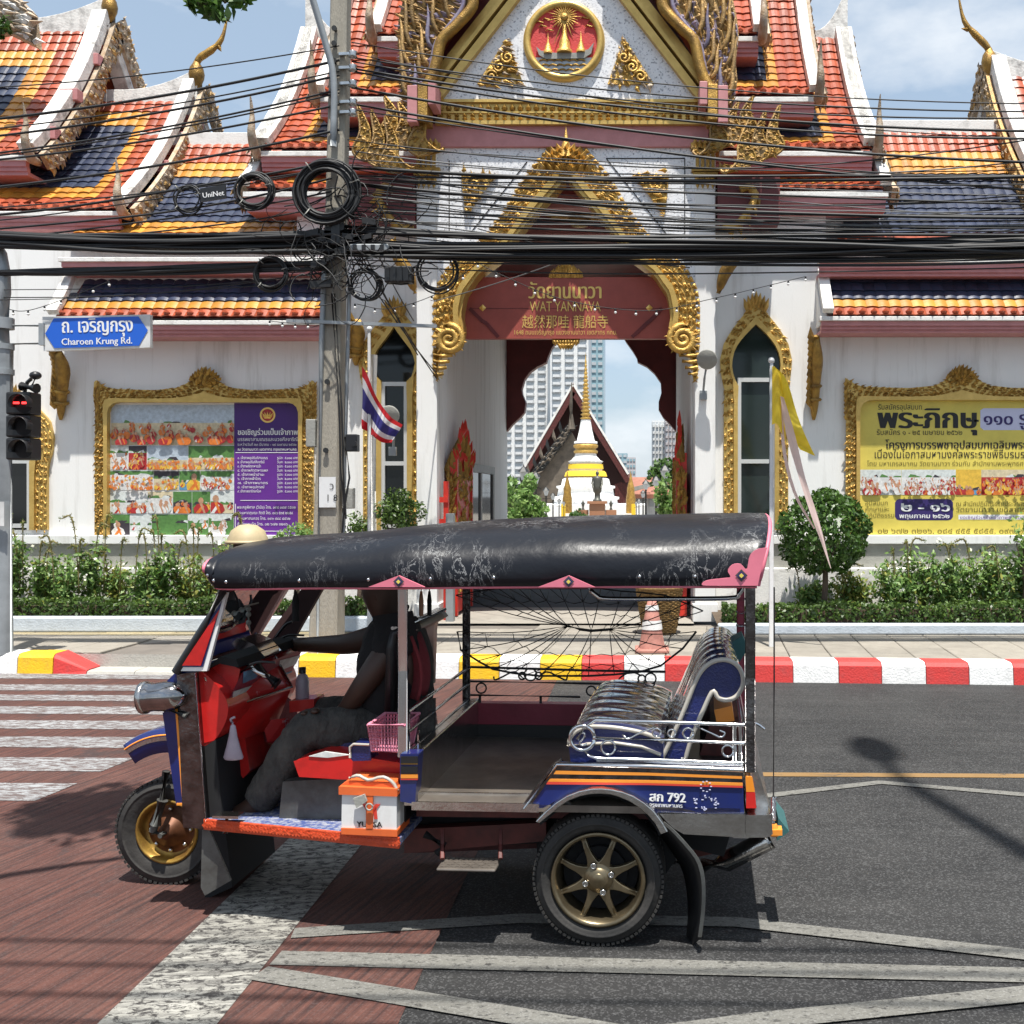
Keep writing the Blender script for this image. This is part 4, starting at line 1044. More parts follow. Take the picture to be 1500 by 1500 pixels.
# ================================================================ ogee windows
def ogee(cx, top, sh_y, half, neck_y, neck_half, bot):
    """pointed window outline (photo px), left half bottom to tip"""
    return [(cx - neck_half, bot), (cx - neck_half, neck_y + 12), (cx - neck_half - 1, neck_y), (cx - half * .86, neck_y - 18), (cx - half, sh_y), (cx - half * .9, sh_y - 26), (cx - half * .6, sh_y - 50), (cx - half * .28, lerp(sh_y, top, .82)), (cx, top)]
def window(owner, cx, Y, inn, out, glassm, transoms, bot, drop_left=False):
    a = [P(x, y, Y) for x, y in inn]; b = [P(x, y, Y) for x, y in out]
    am = [P(2 * cx - x, y, Y) for x, y in inn][::-1]; bm = [P(2 * cx - x, y, Y) for x, y in out][::-1]
    A = a + am[1:]; B = b + bm[1:]
    A = resample(A, 61); B = resample(B, 61); M1 = [lerp(p, q, .30) for p, q in zip(A, B)]
    mb = MB(); mb.strip(A, M1, V(0, -.09, 0)); mb.strip(M1, B, V(0, -.05, 0))
    fr = mb.build('window_surround', 'gold_smooth', owner)
    mb = MB(); carved(mb, [p + V(0, -.05, 0) for p in M1], [p + V(0, -.05, 0) for p in B], FRONT, 3, 90, .075)
    tip = B[30]
    for k in range(7): mb.leaf(tip + V((k - 3) * .035, -.06, -.12 - abs(k - 3) * .03), V((k - 3) * .12, 0, 1), FRONT, .22, .08, 0, 0)
    mb.build('gilt_foliage', 'gold', fr, kind='stuff')
    mb = MB(); mb.add([p + V(0, -.012, 0) for p in A], [tuple(range(len(A)))]); mb.build('window_pane', glassm, fr)
    mb = MB(); x0, x1 = P(cx - 40, 600, Y).x, P(cx + 40, 600, Y).x
    xi0 = P(inn[0][0], 600, Y).x; xi1 = P(2 * cx - inn[0][0], 600, Y).x
    for y in transoms: mb.box(xi0, xi1, Y - .06, Y - .015, zat(y + 3, Y), zat(y - 3, Y))
    mb.box(xi0, xi0 + .05, Y - .061, Y - .016, zat(bot, Y), zat(transoms[0], Y)); mb.box(xi1 - .05, xi1, Y - .061, Y - .016, zat(bot, Y), zat(transoms[0], Y))
    mb.build('window_frame', 'alu', fr)
    return fr
# ================================================================ right wing
YWL = 14.6
rw = thing('temple_hall', 'low white temple hall with orange and blue tiled roof behind the yellow notice board', 'temple hall', (4.0, YWL, SW))
mb = MB(); mb.box(1.0, 8.2, YWL, YWL + .3, SW, 5.05); mb.box(1.0, 2.6, YWL + .02, YWL + .3, 5.0501, 6.3); mb.box(2.601, 8.2, YWL + .03, YWL + .3, 5.0502, 5.46); mb.box(2.3, 3.5, 14.95, 15.1, 5.47, 6.22); w_o = mb.build('wall', 'white_wall', rw)
mb = MB(); mb.box(2.45, 8.2, YWL - .012, YWL, zat(416, 14.6), zat(404, 14.6)); mb.build('wall_band', 'weathered_white', w_o)
rr_ = Roof(rw)
rr_.slope(3.28, 6.6, (16.5, 7.8), 2.75, 6.9, (14.38, 5.40), col=bands(0, 0, False, False, top=3, topy=3, bot=2, boty=0))
ridge_cap(rw, 3.2, 6.6, 16.5, 7.72, m='white_trim')
eave_mould(rw, 2.46, 7.6, 14.3, zat(404, 14.3), hh=.24)
rr_.slope(2.62, 7.6, (14.64, 5.06), 2.62, 7.6, (14.18, 4.40), sag=.04, tl=.155, col=lambda u, v, nu, nv: 'orange' if v < 1 else ('yellow' if v < 2 else 'blue'))
eave_mould(rw, 2.46, 7.6, 14.17, zat(487, 14.17), hh=.215)
coping(rw, 2.54, (14.62, 5.04), (14.17, 4.40), .15, .1, .04, m='white_trim')
mb = MB(); mb.prism([V(2.46, 14.2, 4.42), V(2.46, 14.62, 5.0), V(2.46, 14.62, 4.3), V(2.46, 14.2, 4.3)], V(.08, 0, 0)); mb.build('gable_end', 'white_wall', rw)
rr_.finish()
def ledges(owner, x0, x1):
    mb = MB(); mb.box(x0, x1, YWL - .10, YWL - .002, zat(797, 14.5), zat(784, 14.5)); mb.build('wall_ledge', 'white_wall', owner, bevel=.01)
    mb = MB(); mb.box(x0, x1, YWL - .05, YWL - .003, zat(832, 14.55), zat(797.5, 14.55)); mb.build('plinth_course', 'plinth', owner)
    mb = MB(); mb.box(x0, x1, YWL - .22, YWL - .004, SW, zat(832.5, 14.4)); mb.build('plinth_base', 'white_trim', owner, bevel=.01)
ledges(rw, 1.02, 8.2)
def bracket(owner, cx, y0, y1, lean=0.0):
    mb = MB(); pts = smooth_line([P(cx + lean, y0, 14.25), P(cx, lerp(y0, y1, .3), 14.40), P(cx - 2, lerp(y0, y1, .65), 14.50), P(cx - 3, y1, 14.57)], 14)
    mb.tube(pts, [.05, .06, .075, .09, .10, .10, .09, .085, .08, .075, .07, .06, .045, .02], 8)
    for k in range(1, 12): mb.leaf(pts[k] + V(-.04, -.04, 0), V(-.5, -.2, .8), V(0, -1, 0), .2, .10)
    for k in (8, 10): mb.lathe([(.095, -.02), (.11, 0), (.095, .02)], pts[k], (pts[k + 1] - pts[k - 1]), 10)
    mb.build('eave_bracket', 'old_gold', owner)
bracket(rw, 1195, 492, 615)
win_in = [(1080, 776), (1080, 590), (1081, 566), (1074, 553), (1071, 533), (1076, 512), (1088, 495), (1099, 484), (1106, 476)]
win_out = [(1060, 776), (1060, 590), (1062, 575), (1057, 556), (1054, 530), (1060, 503), (1073, 482), (1092, 458), (1107, 437)]
window(rw, 1107, YWL, win_in, win_out, 'green_glass', (557, 676, 770), 776)

# ================================================================ left wing
lw = thing('temple_hall', 'low white temple hall with blue and orange tiled roof behind the purple notice board', 'temple hall', (-6.2, YWL, SW))
mb = MB(); mb.box(-9.6, -3.11, YWL, YWL + .3, SW, 5.05); mb.box(-4.9, -3.11, YWL + .02, YWL + .3, 5.0501, 6.3); mb.box(-9.6, -4.901, YWL + .03, YWL + .3, 5.0502, 5.46); mb.build('wall', 'white_wall', lw)
lr_ = Roof(lw)
lr_.slope(-8.1, -4.7, (16.5, 7.6), -8.1, -4.7, (14.38, 5.42), col=bands(0, 0, False, False, top=3, topy=2, bot=2, boty=2))
ridge_cap(lw, -8.0, -4.7, 16.5, 7.52, m='white_trim')
eave_mould(lw, -8.05, -4.4, 14.3, zat(401, 14.3), hh=.22)
lr_.slope(-7.9, -4.4, (14.64, 5.02), -8.05, -4.4, (14.18, 4.38), sag=.04, tl=.155, col=lambda u, v, nu, nv: 'orange' if v < 1 else ('yellow' if v < 2 else 'blue'))
eave_mould(lw, -8.1, -4.38, 14.17, zat(493, 14.17), hh=.215)
coping(lw, -8.06, (14.62, 5.0), (14.17, 4.38), .15, .1, .04, m='weathered_white')
mb = MB(); mb.box(-8.02, -4.4, 14.58, 14.599, zat(418, 14.6), zat(404, 14.6)); mb.build('wall_band', 'weathered_white', lw)
lr_.finish()
ledges(lw, -9.4, -3.12)
bracket(lw, 92, 512, 615, -8); bracket(lw, 524, 470, 535)
lwi = [(560, 776), (560, 590), (561, 560), (552, 551), (548, 533), (552, 517), (565, 500), (574, 488), (579, 480)]
lwo = [(533, 776), (533, 590), (534, 566), (528, 552), (526, 530), (532, 505), (546, 484), (564, 462), (578, 443)]
window(lw, 579, YWL, lwi, lwo, 'dark_glass', (563, 679, 770), 776)
fwi = [(-16, 776), (-16, 690), (-16, 675), (-22, 662), (-24, 648), (-20, 630), (-8, 616), (6, 604), (16, 596)]
fwo = [(-40, 776), (-40, 690), (-42, 676), (-47, 662), (-49, 640), (-43, 616), (-26, 598), (0, 580), (16, 566)]
window(lw, 16, YWL, fwi, fwo, 'dark_glass', (676, 770), 776)

# ================================================================ high hall, far left
fh = thing('temple_hall', 'tall stepped temple hall with white gable copings and horn finials above the street sign', 'temple hall', (-9.0, 17, SW))
mb = MB(); mb.box(-13, -7.75, 14.9, 15.2, SW, 6.0); mb.build('wall', 'white_wall', fh)
fr_ = Roof(fh)
c1 = bands(3, 1, False, True, top=2, topy=2, bot=2, boty=2)
fr_.slope(-9.6, -7.5, (17.0, 8.48), -9.9, -7.5, (14.75, 6.02), col=c1)
coping(fh, -7.42, (17.0, 8.62), (14.7, 6.0), .18, .15); coping(fh, -7.42, (17.0, 8.62), (19.3, 6.0), .18, .15)
bargeboard(fh, -7.40, 1, (17.0, 8.58), (14.7, 6.0), drop=.38); bargeboard(fh, -7.40, 1, (17.0, 8.58), (19.3, 6.0), drop=.4, tail=False)
gable_wall(fh, -7.7, (17.0, 8.45), (14.7, 6.0)); back_slope(fh, -11, -7.45, (17.0, 8.5), (14.7, 5.95))
purlins(fh, -7.55, 1, ((15.2, 6.25), (15.9, 7.0), (16.5, 7.65), (17.0, 8.1), (17.6, 7.5)))
ridge_cap(fh, -9.5, -7.30, 17.0, 8.40, 0, .36)
chofa(fh, V(-7.33, 16.95, 8.84), 1.0, 1.3)
eave_mould(fh, -13, -7.45, 14.68, 5.74, hh=.24)
fr_.slope(-11.6, -8.95, (17.0, 9.65), -11.9, -8.95, (15.0, 6.88), col=bands(3, 2, False, True, top=3, topy=2, bot=1, boty=2))
coping(fh, -8.86, (17.0, 9.74), (14.95, 6.86), .24, .17); coping(fh, -8.86, (17.0, 9.74), (19.1, 6.86), .24, .17)
bargeboard(fh, -8.84, 1, (17.0, 9.7), (14.95, 6.86), drop=.36); bargeboard(fh, -8.84, 1, (17.0, 9.7), (19.1, 6.86), drop=.45, tail=False)
gable_wall(fh, -9.1, (17.0, 9.7), (14.95, 6.98)); back_slope(fh, -12, -8.9, (17.0, 9.8), (15.0, 6.98))
purlins(fh, -8.95, 1, ((15.3, 7.3), (15.9, 8.1), (16.5, 8.9), (17.0, 9.4), (17.6, 8.7)))
ridge_cap(fh, -11.6, -8.74, 17.0, 9.55, 0, .40)
chofa(fh, V(-8.76, 16.95, 9.94), 1.0, 1.4)
eave_mould(fh, -13, -8.9, 14.9, 6.58, hh=.27)
fr_.finish()
# weathered carved roof corner, top left
cor = thing('carved_roof_corner', 'weathered grey carved roof corner with weeds at the top left', 'roof ornament', (-9.6, 15.5, 8.6))
mb = MB()
A = [P(-60, 50, 15.4), P(0, 40, 15.4), P(45, 62, 15.4)]; B = [P(-60, -40, 15.4), P(0, -30, 15.4), P(38, 10, 15.4)]
mb.strip(A, B, V(0, .3, 0)); carved(mb, A, B, FRONT, 5, 16, .22, mi=(0, 1)); mb.build('carving', ['carved_brown', 'weathered_white'], cor)
rng = np.random.default_rng(3)
p_, n_ = crown_points(rng, P(4, 42, 15.2), (.13, .1, .2), 120); quads_object('weed', leaves_np(rng, p_, .10, n_), ['leaf'], cor, kind='stuff')

# ================================================================ hall at the far right
rh = thing('temple_hall', 'tall temple hall with a weathered horn finial at the right edge', 'temple hall', (7.5, 17, SW))
rhr = Roof(rh)
rhr.slope(5.9, 8.6, (17.0, 8.9), 5.9, 8.8, (14.9, 6.25), col=bands(3, 1, True, False))
coping(rh, 5.82, (17.0, 9.0), (14.9, 6.25), .24, .16); coping(rh, 5.82, (17.0, 9.0), (19.1, 6.25), .24, .16)
bargeboard(rh, 5.80, -1, (17.0, 8.95), (14.9, 6.25), drop=.5, m=('aged_gilt', 'carved_brown')); bargeboard(rh, 5.80, -1, (17.0, 8.95), (19.1, 6.25), drop=.4, tail=False)
gable_wall(rh, 6.05, (17.0, 8.7), (14.9, 6.25)); back_slope(rh, 5.9, 8.6, (17.0, 8.9), (14.9, 6.25))
purlins(rh, 5.95, -1, ((15.4, 6.6), (16.1, 7.4), (16.7, 8.1), (17.5, 7.9)))
ridge_cap(rh, 8.6, 5.70, 17.0, 8.72, 0, .34)
chofa(rh, V(5.70, 16.95, 9.05), -1.0, 1.5)
mb = MB(); mb.box(6.0, 8.8, 15.1, 15.4, SW, 6.3); mb.build('wall', 'white_wall', rh)
eave_mould(rh, 5.9, 8.8, 14.85, 5.95)
rhr.finish()

# ================================================================ notice boards
for nm, c in (('ph_orange', (.74, .20, .03)), ('ph_red', (.45, .03, .03)), ('ph_skin', (.55, .30, .18)), ('ph_white', (.78, .77, .75)), ('ph_green', (.10, .24, .06)), ('ph_sky', (.50, .58, .66)), ('ph_sand', (.68, .58, .38)), ('ph_dark', (.05, .04, .05)), ('ph_pale', (.70, .74, .72)), ('ph_yellow', (.80, .50, .06)), ('ph_blue', (.12, .32, .52))):
    MT[nm] = mat(nm, c, .45, var=.35, vs=22)
PH = ['ph_orange', 'ph_red', 'ph_skin', 'ph_white', 'ph_green', 'ph_sky', 'ph_sand', 'ph_dark', 'ph_pale', 'ph_yellow', 'ph_blue']
def photo(parent, Y, x0, y0, x1, y1, top, bot, hz, figs, robes, size, seed, dense=1.0):
    """a printed photograph: backdrop, ground and rows of robed figures"""
    r = random.Random(seed); mb = MB(); lay = [0]
    def pl(pts, mi):
        lay[0] += 1; mb.add([P(min(max(x, x0), x1), min(max(y, y0), y1), Y) + V(0, -.0002 * lay[0], 0) for x, y in pts], [tuple(range(len(pts)))], mi)
    yh = lerp(y0, y1, hz)
    pl([(x0, y0), (x1, y0), (x1, yh), (x0, yh)], top); pl([(x0, yh), (x1, yh), (x1, y1), (x0, y1)], bot)
    for k in range(int(6 * dense)):
        cx_ = r.uniform(x0, x1); w = r.uniform(3, 9); pl([(cx_ - w, yh), (cx_ - w * .5, yh - r.uniform(2, 5)), (cx_ + w * .6, yh - r.uniform(1, 5)), (cx_ + w, yh)], r.choice((4, 4, 8, 7)))
    if size < 17: figs, size = int(figs * 2.2), size * .8
    for k in range(figs):
        t = k / max(figs - 1, 1); s = size * lerp(.45, 1.05, t) * r.uniform(.85, 1.2)
        cx_ = r.uniform(x0 + s * .3, x1 - s * .3); by = lerp(yh + s * .9, y1 + s * .25, t); mi = r.choice(robes)
        pl([(cx_ + s * .5 * math.cos(a) * (1 if math.sin(a) < 0 else 1.15), by - s * .45 - s * .55 * math.sin(a)) for a in [2 * math.pi * q / 9 for q in range(9)]], mi)
        if s > 5: pl([(cx_ - s * .4, by - s * .1), (cx_ + s * .1, by - s * .85), (cx_ + s * .25, by - s * .75), (cx_ - s * .1, by)], r.choice((mi, 0, 1, 3)))
        if s > 4: pl([(cx_ - s * .1, by - s * .95), (cx_ + s * .1, by - s * .95), (cx_ + s * .34, by - s * .25), (cx_ + s * .2, by - s * .2)], r.choice((mi, 2, 2, 0)))
        pl([(cx_ + s * .2 * math.cos(a), by - s * 1.16 - s * .24 * math.sin(a)) for a in [2 * math.pi * q / 8 for q in range(8)]], 2)
    return mb.build('photo_print', PH, parent)
def board(nm, label, xl, xr_, cx, yi, yb, inner_l, inner_r, face):
    Y = YWL - .012
    o = thing(nm, label, 'notice board', P(cx, yb, Y))
    def outline(left):
        w = cx - xl
        f = [(xl + 1, yb), (xl + 2, 600), (xl - 1, 580), (xl + 1, yi - 36), (xl + 8, yi - 26), (xl + 26, yi - 20), (cx - w * .45, yi - 18), (cx - w * .22, yi - 22), (cx - w * .12, yi - 32), (cx - w * .06, yi - 38), (cx, yi - 52)]
        return f if left else [(2 * cx - x, y) for x, y in f][::-1]
    def inn(left):
        a = inner_l
        f = [(a, yb), (a, 640), (a, yi + 14), (a + 3, yi + 6), (a + 8, yi + 2), (a + 15, yi), (cx - 60, yi), (cx - 40, yi), (cx - 25, yi), (cx - 10, yi), (cx, yi)]
        return f if left else [(2 * cx - x, y) for x, y in f][::-1]
    n = 81
    B = resample([P(x, y, Y) for x, y in outline(1)] + [P(x, y, Y) for x, y in outline(0)][1:], n)
    A = [P(x, y, Y) for x, y in inn(1)] + [P(x, y, Y) for x, y in inn(0)][1:]
    A = resample(A, n); M1 = [lerp(a, b, .28) for a, b in zip(A, B)]
    mb = MB(); mb.strip(A, M1, V(0, -.10, 0)); mb.strip(M1, B, V(0, -.05, 0)); fr = mb.build('frame', 'gold_smooth', o)
    mb = MB(); carved(mb, [p + V(0, -.05, 0) for p in M1], [p + V(0, -.05, 0) for p in B], FRONT, 4, 170, .07, mi=(0, 0, 1))
    c = P(cx, yi - 22, Y - .07)
    for r0, m_ in ((.05, 7), (.13, 9), (.22, 11)):
        for k in range(m_):
            a = math.pi * (.2 + .6 * (k + .5) / m_); mb.leaf(c + V(math.cos(a) * r0 * 1.1, -r0 * .1, math.sin(a) * r0 * .9 - .03), V(math.cos(a) * .9, 0, 1), FRONT, .06 + .08 * math.sin(a) ** 6, .07, k % 2, .2, .3)
    for sg in (-1, 1):
        for k in range(9): mb.leaf(P(cx + sg * (cx - xl - 3), yi - 20 - k * 0 + k * 6, Y - .06), V(sg * .2, 0, 1), FRONT, .12, .06, k % 2)
    mb.build('gilt_foliage', ['gold', 'old_gold'], fr, kind='stuff')
    mb = MB(); mb.add([p + V(0, -.006, 0) for p in A], [tuple(range(n))])
    return o, mb.build('poster', face, o), Y - .006
bo, po, yp = board('notice_board', 'gilt framed board with monk photographs and a purple text panel', 140, 462, 301, 590, 785, 162, 439, 'white_paint')
mb = MB(); pts = [(343, 786), (343, 590.5), (424, 590.5), (431, 592.5), (436, 597), (438.6, 604), (438.6, 786)]
mb.add([P(x, y, yp - .002) for x, y in pts], [tuple(range(7))]); mb.build('purple_panel', 'purple', po)
mb = MB(); mb.add([P(x, y, yp - .003) for x, y in ((343, 662), (343, 590.6), (424, 590.6), (431, 592.6), (436, 597), (438.5, 604), (438.5, 662))], [tuple(range(7))]); mb.build('dark_panel', 'deep_purple', po)
Yp = yp - .003
for k, a in enumerate([(163, 593, 343, 652, 5, 6, .45, 26, (0, 0, 1, 1), 15), (161, 653, 188, 688, 8, 3, .3, 7, (3, 3, 0), 10), (188.5, 653, 215, 688, 7, 1, .3, 6, (1, 0, 9), 12), (216, 653, 275, 688, 5, 6, .6, 26, (0, 0, 9), 8), (276, 653, 343, 688, 4, 6, .5, 24, (0, 0, 9), 9),
                       (161, 690, 225, 718, 4, 3, .2, 30, (0, 9, 0, 3), 7), (225.5, 690, 262, 718, 7, 6, .4, 6, (0, 9), 9), (262.5, 690, 293, 718, 4, 10, .6, 2, (0, 9), 19), (293.5, 690, 343, 718, 4, 8, .3, 14, (1, 3, 0), 8),
                       (161, 720, 185, 752, 8, 3, .5, 3, (3, 8), 14), (185.5, 720, 216, 752, 3, 8, .5, 5, (0, 3, 1), 12), (216.5, 720, 253, 752, 6, 3, .3, 5, (3, 3, 8), 15), (253.5, 720, 281, 752, 4, 7, .5, 3, (0, 1), 16), (281.5, 720, 308, 752, 4, 4, .6, 2, (9, 1), 18), (308.5, 720, 342, 752, 8, 6, .6, 2, (1, 0), 19),
                       (161, 753.5, 190, 785, 4, 7, .4, 2, (3, 3), 18), (190.5, 753.5, 222, 785, 8, 8, .5, 1, (3,), 21), (222.5, 753.5, 275, 785, 4, 4, .4, 0, (3,), 8), (275.5, 753.5, 305, 785, 8, 4, .4, 2, (3,), 18), (305.5, 753.5, 342.5, 785, 8, 4, .3, 6, (3, 3), 13)]):
    photo(po, Yp, *a[:4], a[4], a[5], a[6], a[7], a[8], a[9], 40 + k)
def print_text(parent, Y, body, x, y, size_px, m, bold=0, width_px=None, align='LEFT', name='lettering'):
    mb = MB(); s = size_px / F * Y
    text_mb(mb, body, P(x, y, Y), RX, UPZ, FRONT, s, 0, bold, align, width_px / F * Y if width_px else None)
    return mb.build(name, m, parent)
mb = MB(); c = P(392, 608, yp - .006); disc(mb, c, .11, 0); mb.build('emblem', 'ph_red', po)
mb = MB(); mb.lathe([(.085, 0), (.095, .003), (.11, 0)], c + V(0, -.001, 0), FRONT, 30, caps=False)
for k in range(5): mb.leaf(c + V((k - 2) * .014, -.003, -.05), V((k - 2) * .3, 0, 1), FRONT, .10, .03, 0, 0)
mb.build('emblem_relief', 'gold_letter', po)
for body, y, s, w, b in (('ขอเชิญร่วมเป็นเจ้าภาพ', 637, 11.5, 88, 1), ('บรรพชาสามเณรและบวชศีลจาริณี', 646, 7.5, 88, 0), ('ระหว่างวันที่ ๒๓ มีนาคม - ๑๙ เมษายน ๒๕๖๒', 653, 5.5, 86, 0), ('ณ วัดยานนาวา เขตสาทร กรุงเทพมหานคร', 660, 5.5, 86, 0)):
    print_text(po, yp - .004, body, 348, y, s, 'white_paint', b, w)
rows_ = ['๑. เจ้าภาพอุปถัมภ์สามเณร', '๒. เจ้าภาพอุปถัมภ์ศีลจาริณี', '๓. เจ้าภาพภัตตาหารเช้า', '๔. เจ้าภาพภัตตาหารเพล', '๕. เจ้าภาพน้ำปานะ', '๖. เจ้าภาพผ้าไตร', '๗. เจ้าภาพบาตร', '๘. เจ้าภาพอุปกรณ์', '๙. เจ้าภาพยารักษาโรค']
for k, t in enumerate(rows_):
    print_text(po, yp - .004, t, 348, 672.5 + k * 6.1, 5.4, 'white_paint', 0, 44 - (k % 3) * 5)
    print_text(po, yp - .004, 'วันละ  ๒,๐๐๐ บาท' if k % 2 else 'รูปละ  ๕,๐๐๐ บาท', 406, 672.5 + k * 6.1, 5.4, 'white_paint', 0, 30)
mb = MB()
for a, b in (((345, 663), (438, 663)), ((352, 733), (437, 733)), ((345, 738), (345, 778)), ((345, 778), (437, 778))): mb.bar(P(*a, yp - .005), P(*b, yp - .005), .008, .002, FRONT)
mb.build('printed_rule', 'white_paint', po)
for k, t in enumerate(('พระครูพิศาล (วินัย) โทร. ๐๘๙ ๐๔๗ ๕๕๓๒', 'พระมหากฤษณะ กิตติ โทร. ๐๘๖ ๕๓๕ ๒๒๕๘', 'พระมหาสมควร โทร. ๐๘๑ ๙๘๘ ๔๔๖๒', 'สำนักงานวัด โทร. ๐๒ ๖๗๒ ๓๒๑๖')):
    print_text(po, yp - .004, t, 347, 745 + k * 8.2, 6, 'white_paint', 0, 86 - k * 4)

bo, po, yp = board('notice_board', 'gilt framed yellow notice board with large black Thai lettering', 1237, 1579, 1408, 587, 787, 1258, 1558, 'yellow_print')
T_ = lambda *a, **k: print_text(po, yp - .002, *a, **k)
T_('รับสมัครอุปสมบท', 1286, 600, 11, 'black_print', 0, 64)
T_('พระภิกษุ', 1285, 627, 41, 'black_print', 2, 145)
T_('รับสมัคร ๑ - ๒๕ เมษายน ๒๕๖๒', 1284, 637, 11, 'black_print', 0, 125)
mb = MB(); pp = []
for cx_, cy_, a0 in ((1446, 611, 90), (1446, 617, 180), (1600, 617, 270), (1600, 611, 0)):
    pass
q = [(1436, 601), (1441, 598), (1535, 598), (1540, 602), (1540, 626), (1535, 630), (1441, 630), (1436, 626)]
mb.add([P(x, y, yp - .002) for x, y in q], [tuple(range(8))]); mb.build('number_panel', 'lav_print', po)
print_text(po, yp - .004, '๑๑๐ รูป', 1440, 622, 27, 'navy_print', 1)
T_('โครงการบรรพชาอุปสมบทเฉลิมพระเกียรติ', 1297, 657, 16, 'black_print', 1, 244)
T_('เนื่องในโอกาสมหามงคลพระราชพิธีบรมราชาภิเษก', 1280, 671, 16, 'black_print', 0, 268)
T_('โดย มหาเถรสมาคม วัดยานนาวา ร่วมกับ สำนักงานพระพุทธศาสนาแห่งชาติ', 1270, 682, 9, 'olive_print', 0, 280)
for k, a in enumerate([(1259, 688, 1320, 725, 8, 3, .3, 14, (3, 1, 3), 14), (1320.5, 688, 1400, 725, 8, 3, .3, 40, (3, 3, 1), 9), (1400.5, 688, 1437, 725, 9, 10, .8, 3, (0, 1), 16), (1437.5, 688, 1557, 725, 6, 1, .3, 60, (1, 0, 9), 9)]):
    photo(po, yp - .002, *a[:4], a[4], a[5], a[6], a[7], a[8], a[9], 80 + k)
for k, t in enumerate(('อุปสมบท', 'ศึกษาและ', 'ปฏิบัติธรรม')): T_(t, 1267, 740 + k * 9, 9.5, 'olive_print', 0)
q = [(1311, 736), (1314, 732), (1318, 731), (1388, 731), (1393, 732), (1396, 736), (1396, 757), (1393, 761), (1388, 762), (1318, 762), (1314, 761), (1311, 757)]
mb = MB(); mb.add([P(x, y, yp - .002) for x, y in q], [tuple(range(12))]); mb.build('date_panel', 'navy_print', po)
print_text(po, yp - .004, '๒ - ๑๖', 1319, 749, 20, 'white_paint', 2, 70)
print_text(po, yp - .004, 'พฤษภาคม ๒๕๖๒', 1317, 759, 9.5, 'white_paint', 1, 73)
T_('ณ สำนักปฏิบัติธรรมประจำกรุงเทพมหานคร', 1400, 741, 9, 'olive_print', 0, 150)
T_('วัดยานนาวา เขตสาทร กรุงเทพฯ', 1400, 750, 10.5, 'olive_print', 0, 150)
mb = MB(); mb.add([P(x, y, yp - .002) for x, y in ((1404, 754), (1556, 754), (1556, 761), (1404, 761))], [(0, 1, 2, 3)]); mb.build('note_strip', 'white_paint', po)
print_text(po, yp - .004, 'ขอเชิญร่วมเป็นเจ้าภาพอุปถัมภ์พระภิกษุสามเณร', 1406, 760, 6, 'purple', 0, 146)
T_('๐๒ ๖๗๒ ๓๒๑๖, ๐๘๔ ๔๕๕ ๕๘๕๕, ๐๙๗ ๑๐๒ ๙๙๓๙', 1285, 782, 13, 'olive_print', 0, 262)

# ================================================================ the name board across the arch
YB = 14.5
nb = thing('temple_name_board', 'dark red name board with gold lettering hung across the gate arch', 'sign', P(829, 450, YB))
mb = MB(); mb.prism([P(x, y, YB) for x, y in ((652, 406), (1006, 406), (1006, 496), (652, 496))], V(0, .12, 0)); pn = mb.build('panel', 'sign_red', nb, bevel=.008)
mb = MB(); hx = [(688, 452), (696, 436), (730, 410), (925, 410), (955, 425), (972, 452), (950, 475), (928, 494), (728, 494), (708, 474)]
for a, b in (((688, 452), (706, 470)), ((706, 470), (713, 474)), ((713, 474), (730, 494)), ((970, 452), (952, 470)), ((952, 470), (946, 475)), ((946, 475), (926, 494))): mb.bar(P(*a, YB), P(*b, YB), .05, .03, FRONT)
mb.build('raised_line', 'maroon', pn)
mb = MB()
for x in (688, 971): mb.bar(P(x, 452, YB) - V(.0, .0, 0), P(x + 22 * (1 if x < 800 else -1), 452, YB), .006, .008, FRONT)
mb.bar(P(700, 452, YB), P(958, 452, YB), .008, .006, FRONT); mb.build('panel_joint', 'maroon', pn)
for body, y, s, w in (('วัดยานนาวา', 437, 31, 106), ('WAT YANNAVA', 456, 21, 104), ('越然那哇 龍船寺', 479, 21, 126), ('1648 ถนนเจริญกรุง แขวงยานนาวา เขตสาทร กทม.', 490, 9.5, 150)):
    print_text(pn, YB - .004, body, 829 - (1 if w else 0), y, s, 'gold_letter', 1 if s > 20 and s != 21 else 0, w, 'CENTER')
mb = MB()
for x in (707, 951):
    c = P(x, 451, YB - .012); d = .05; mb.add([c + V(-d, 0, 0), c + V(0, 0, -d), c + V(d, 0, 0), c + V(0, 0, d), c + V(0, -.02, 0)], [(0, 1, 4), (1, 2, 4), (2, 3, 4), (3, 0, 4)])
mb.build('lozenge', 'gold_letter', pn)
mb = MB()
for k in range(-5, 6):
    for r in range(3):
        if abs(k) > 5 - r * 2: continue
        mb.leaf(P(829 + k * 4.6, 407 - r * 6, YB - .01), V(-k * .06, 0, 1), FRONT, .14, .07, 0, -.1 * (k > 0) + .1 * (k < 0))
mb.leaf(P(829, 396, YB - .02), UPZ, FRONT, .16, .09, 0, 0); mb.build('crest', 'gold', nb)
mb = MB()
for k in range(-4, 5):
    for r in range(2):
        if abs(k) > 4 - r * 2: continue
        mb.leaf(P(829 + k * 4.5, 496 + r * 5, YB + .03), V(-k * .08, 0, -1), FRONT, .12, .07, 0, 0)
mb.build('pendant', 'gold', nb)

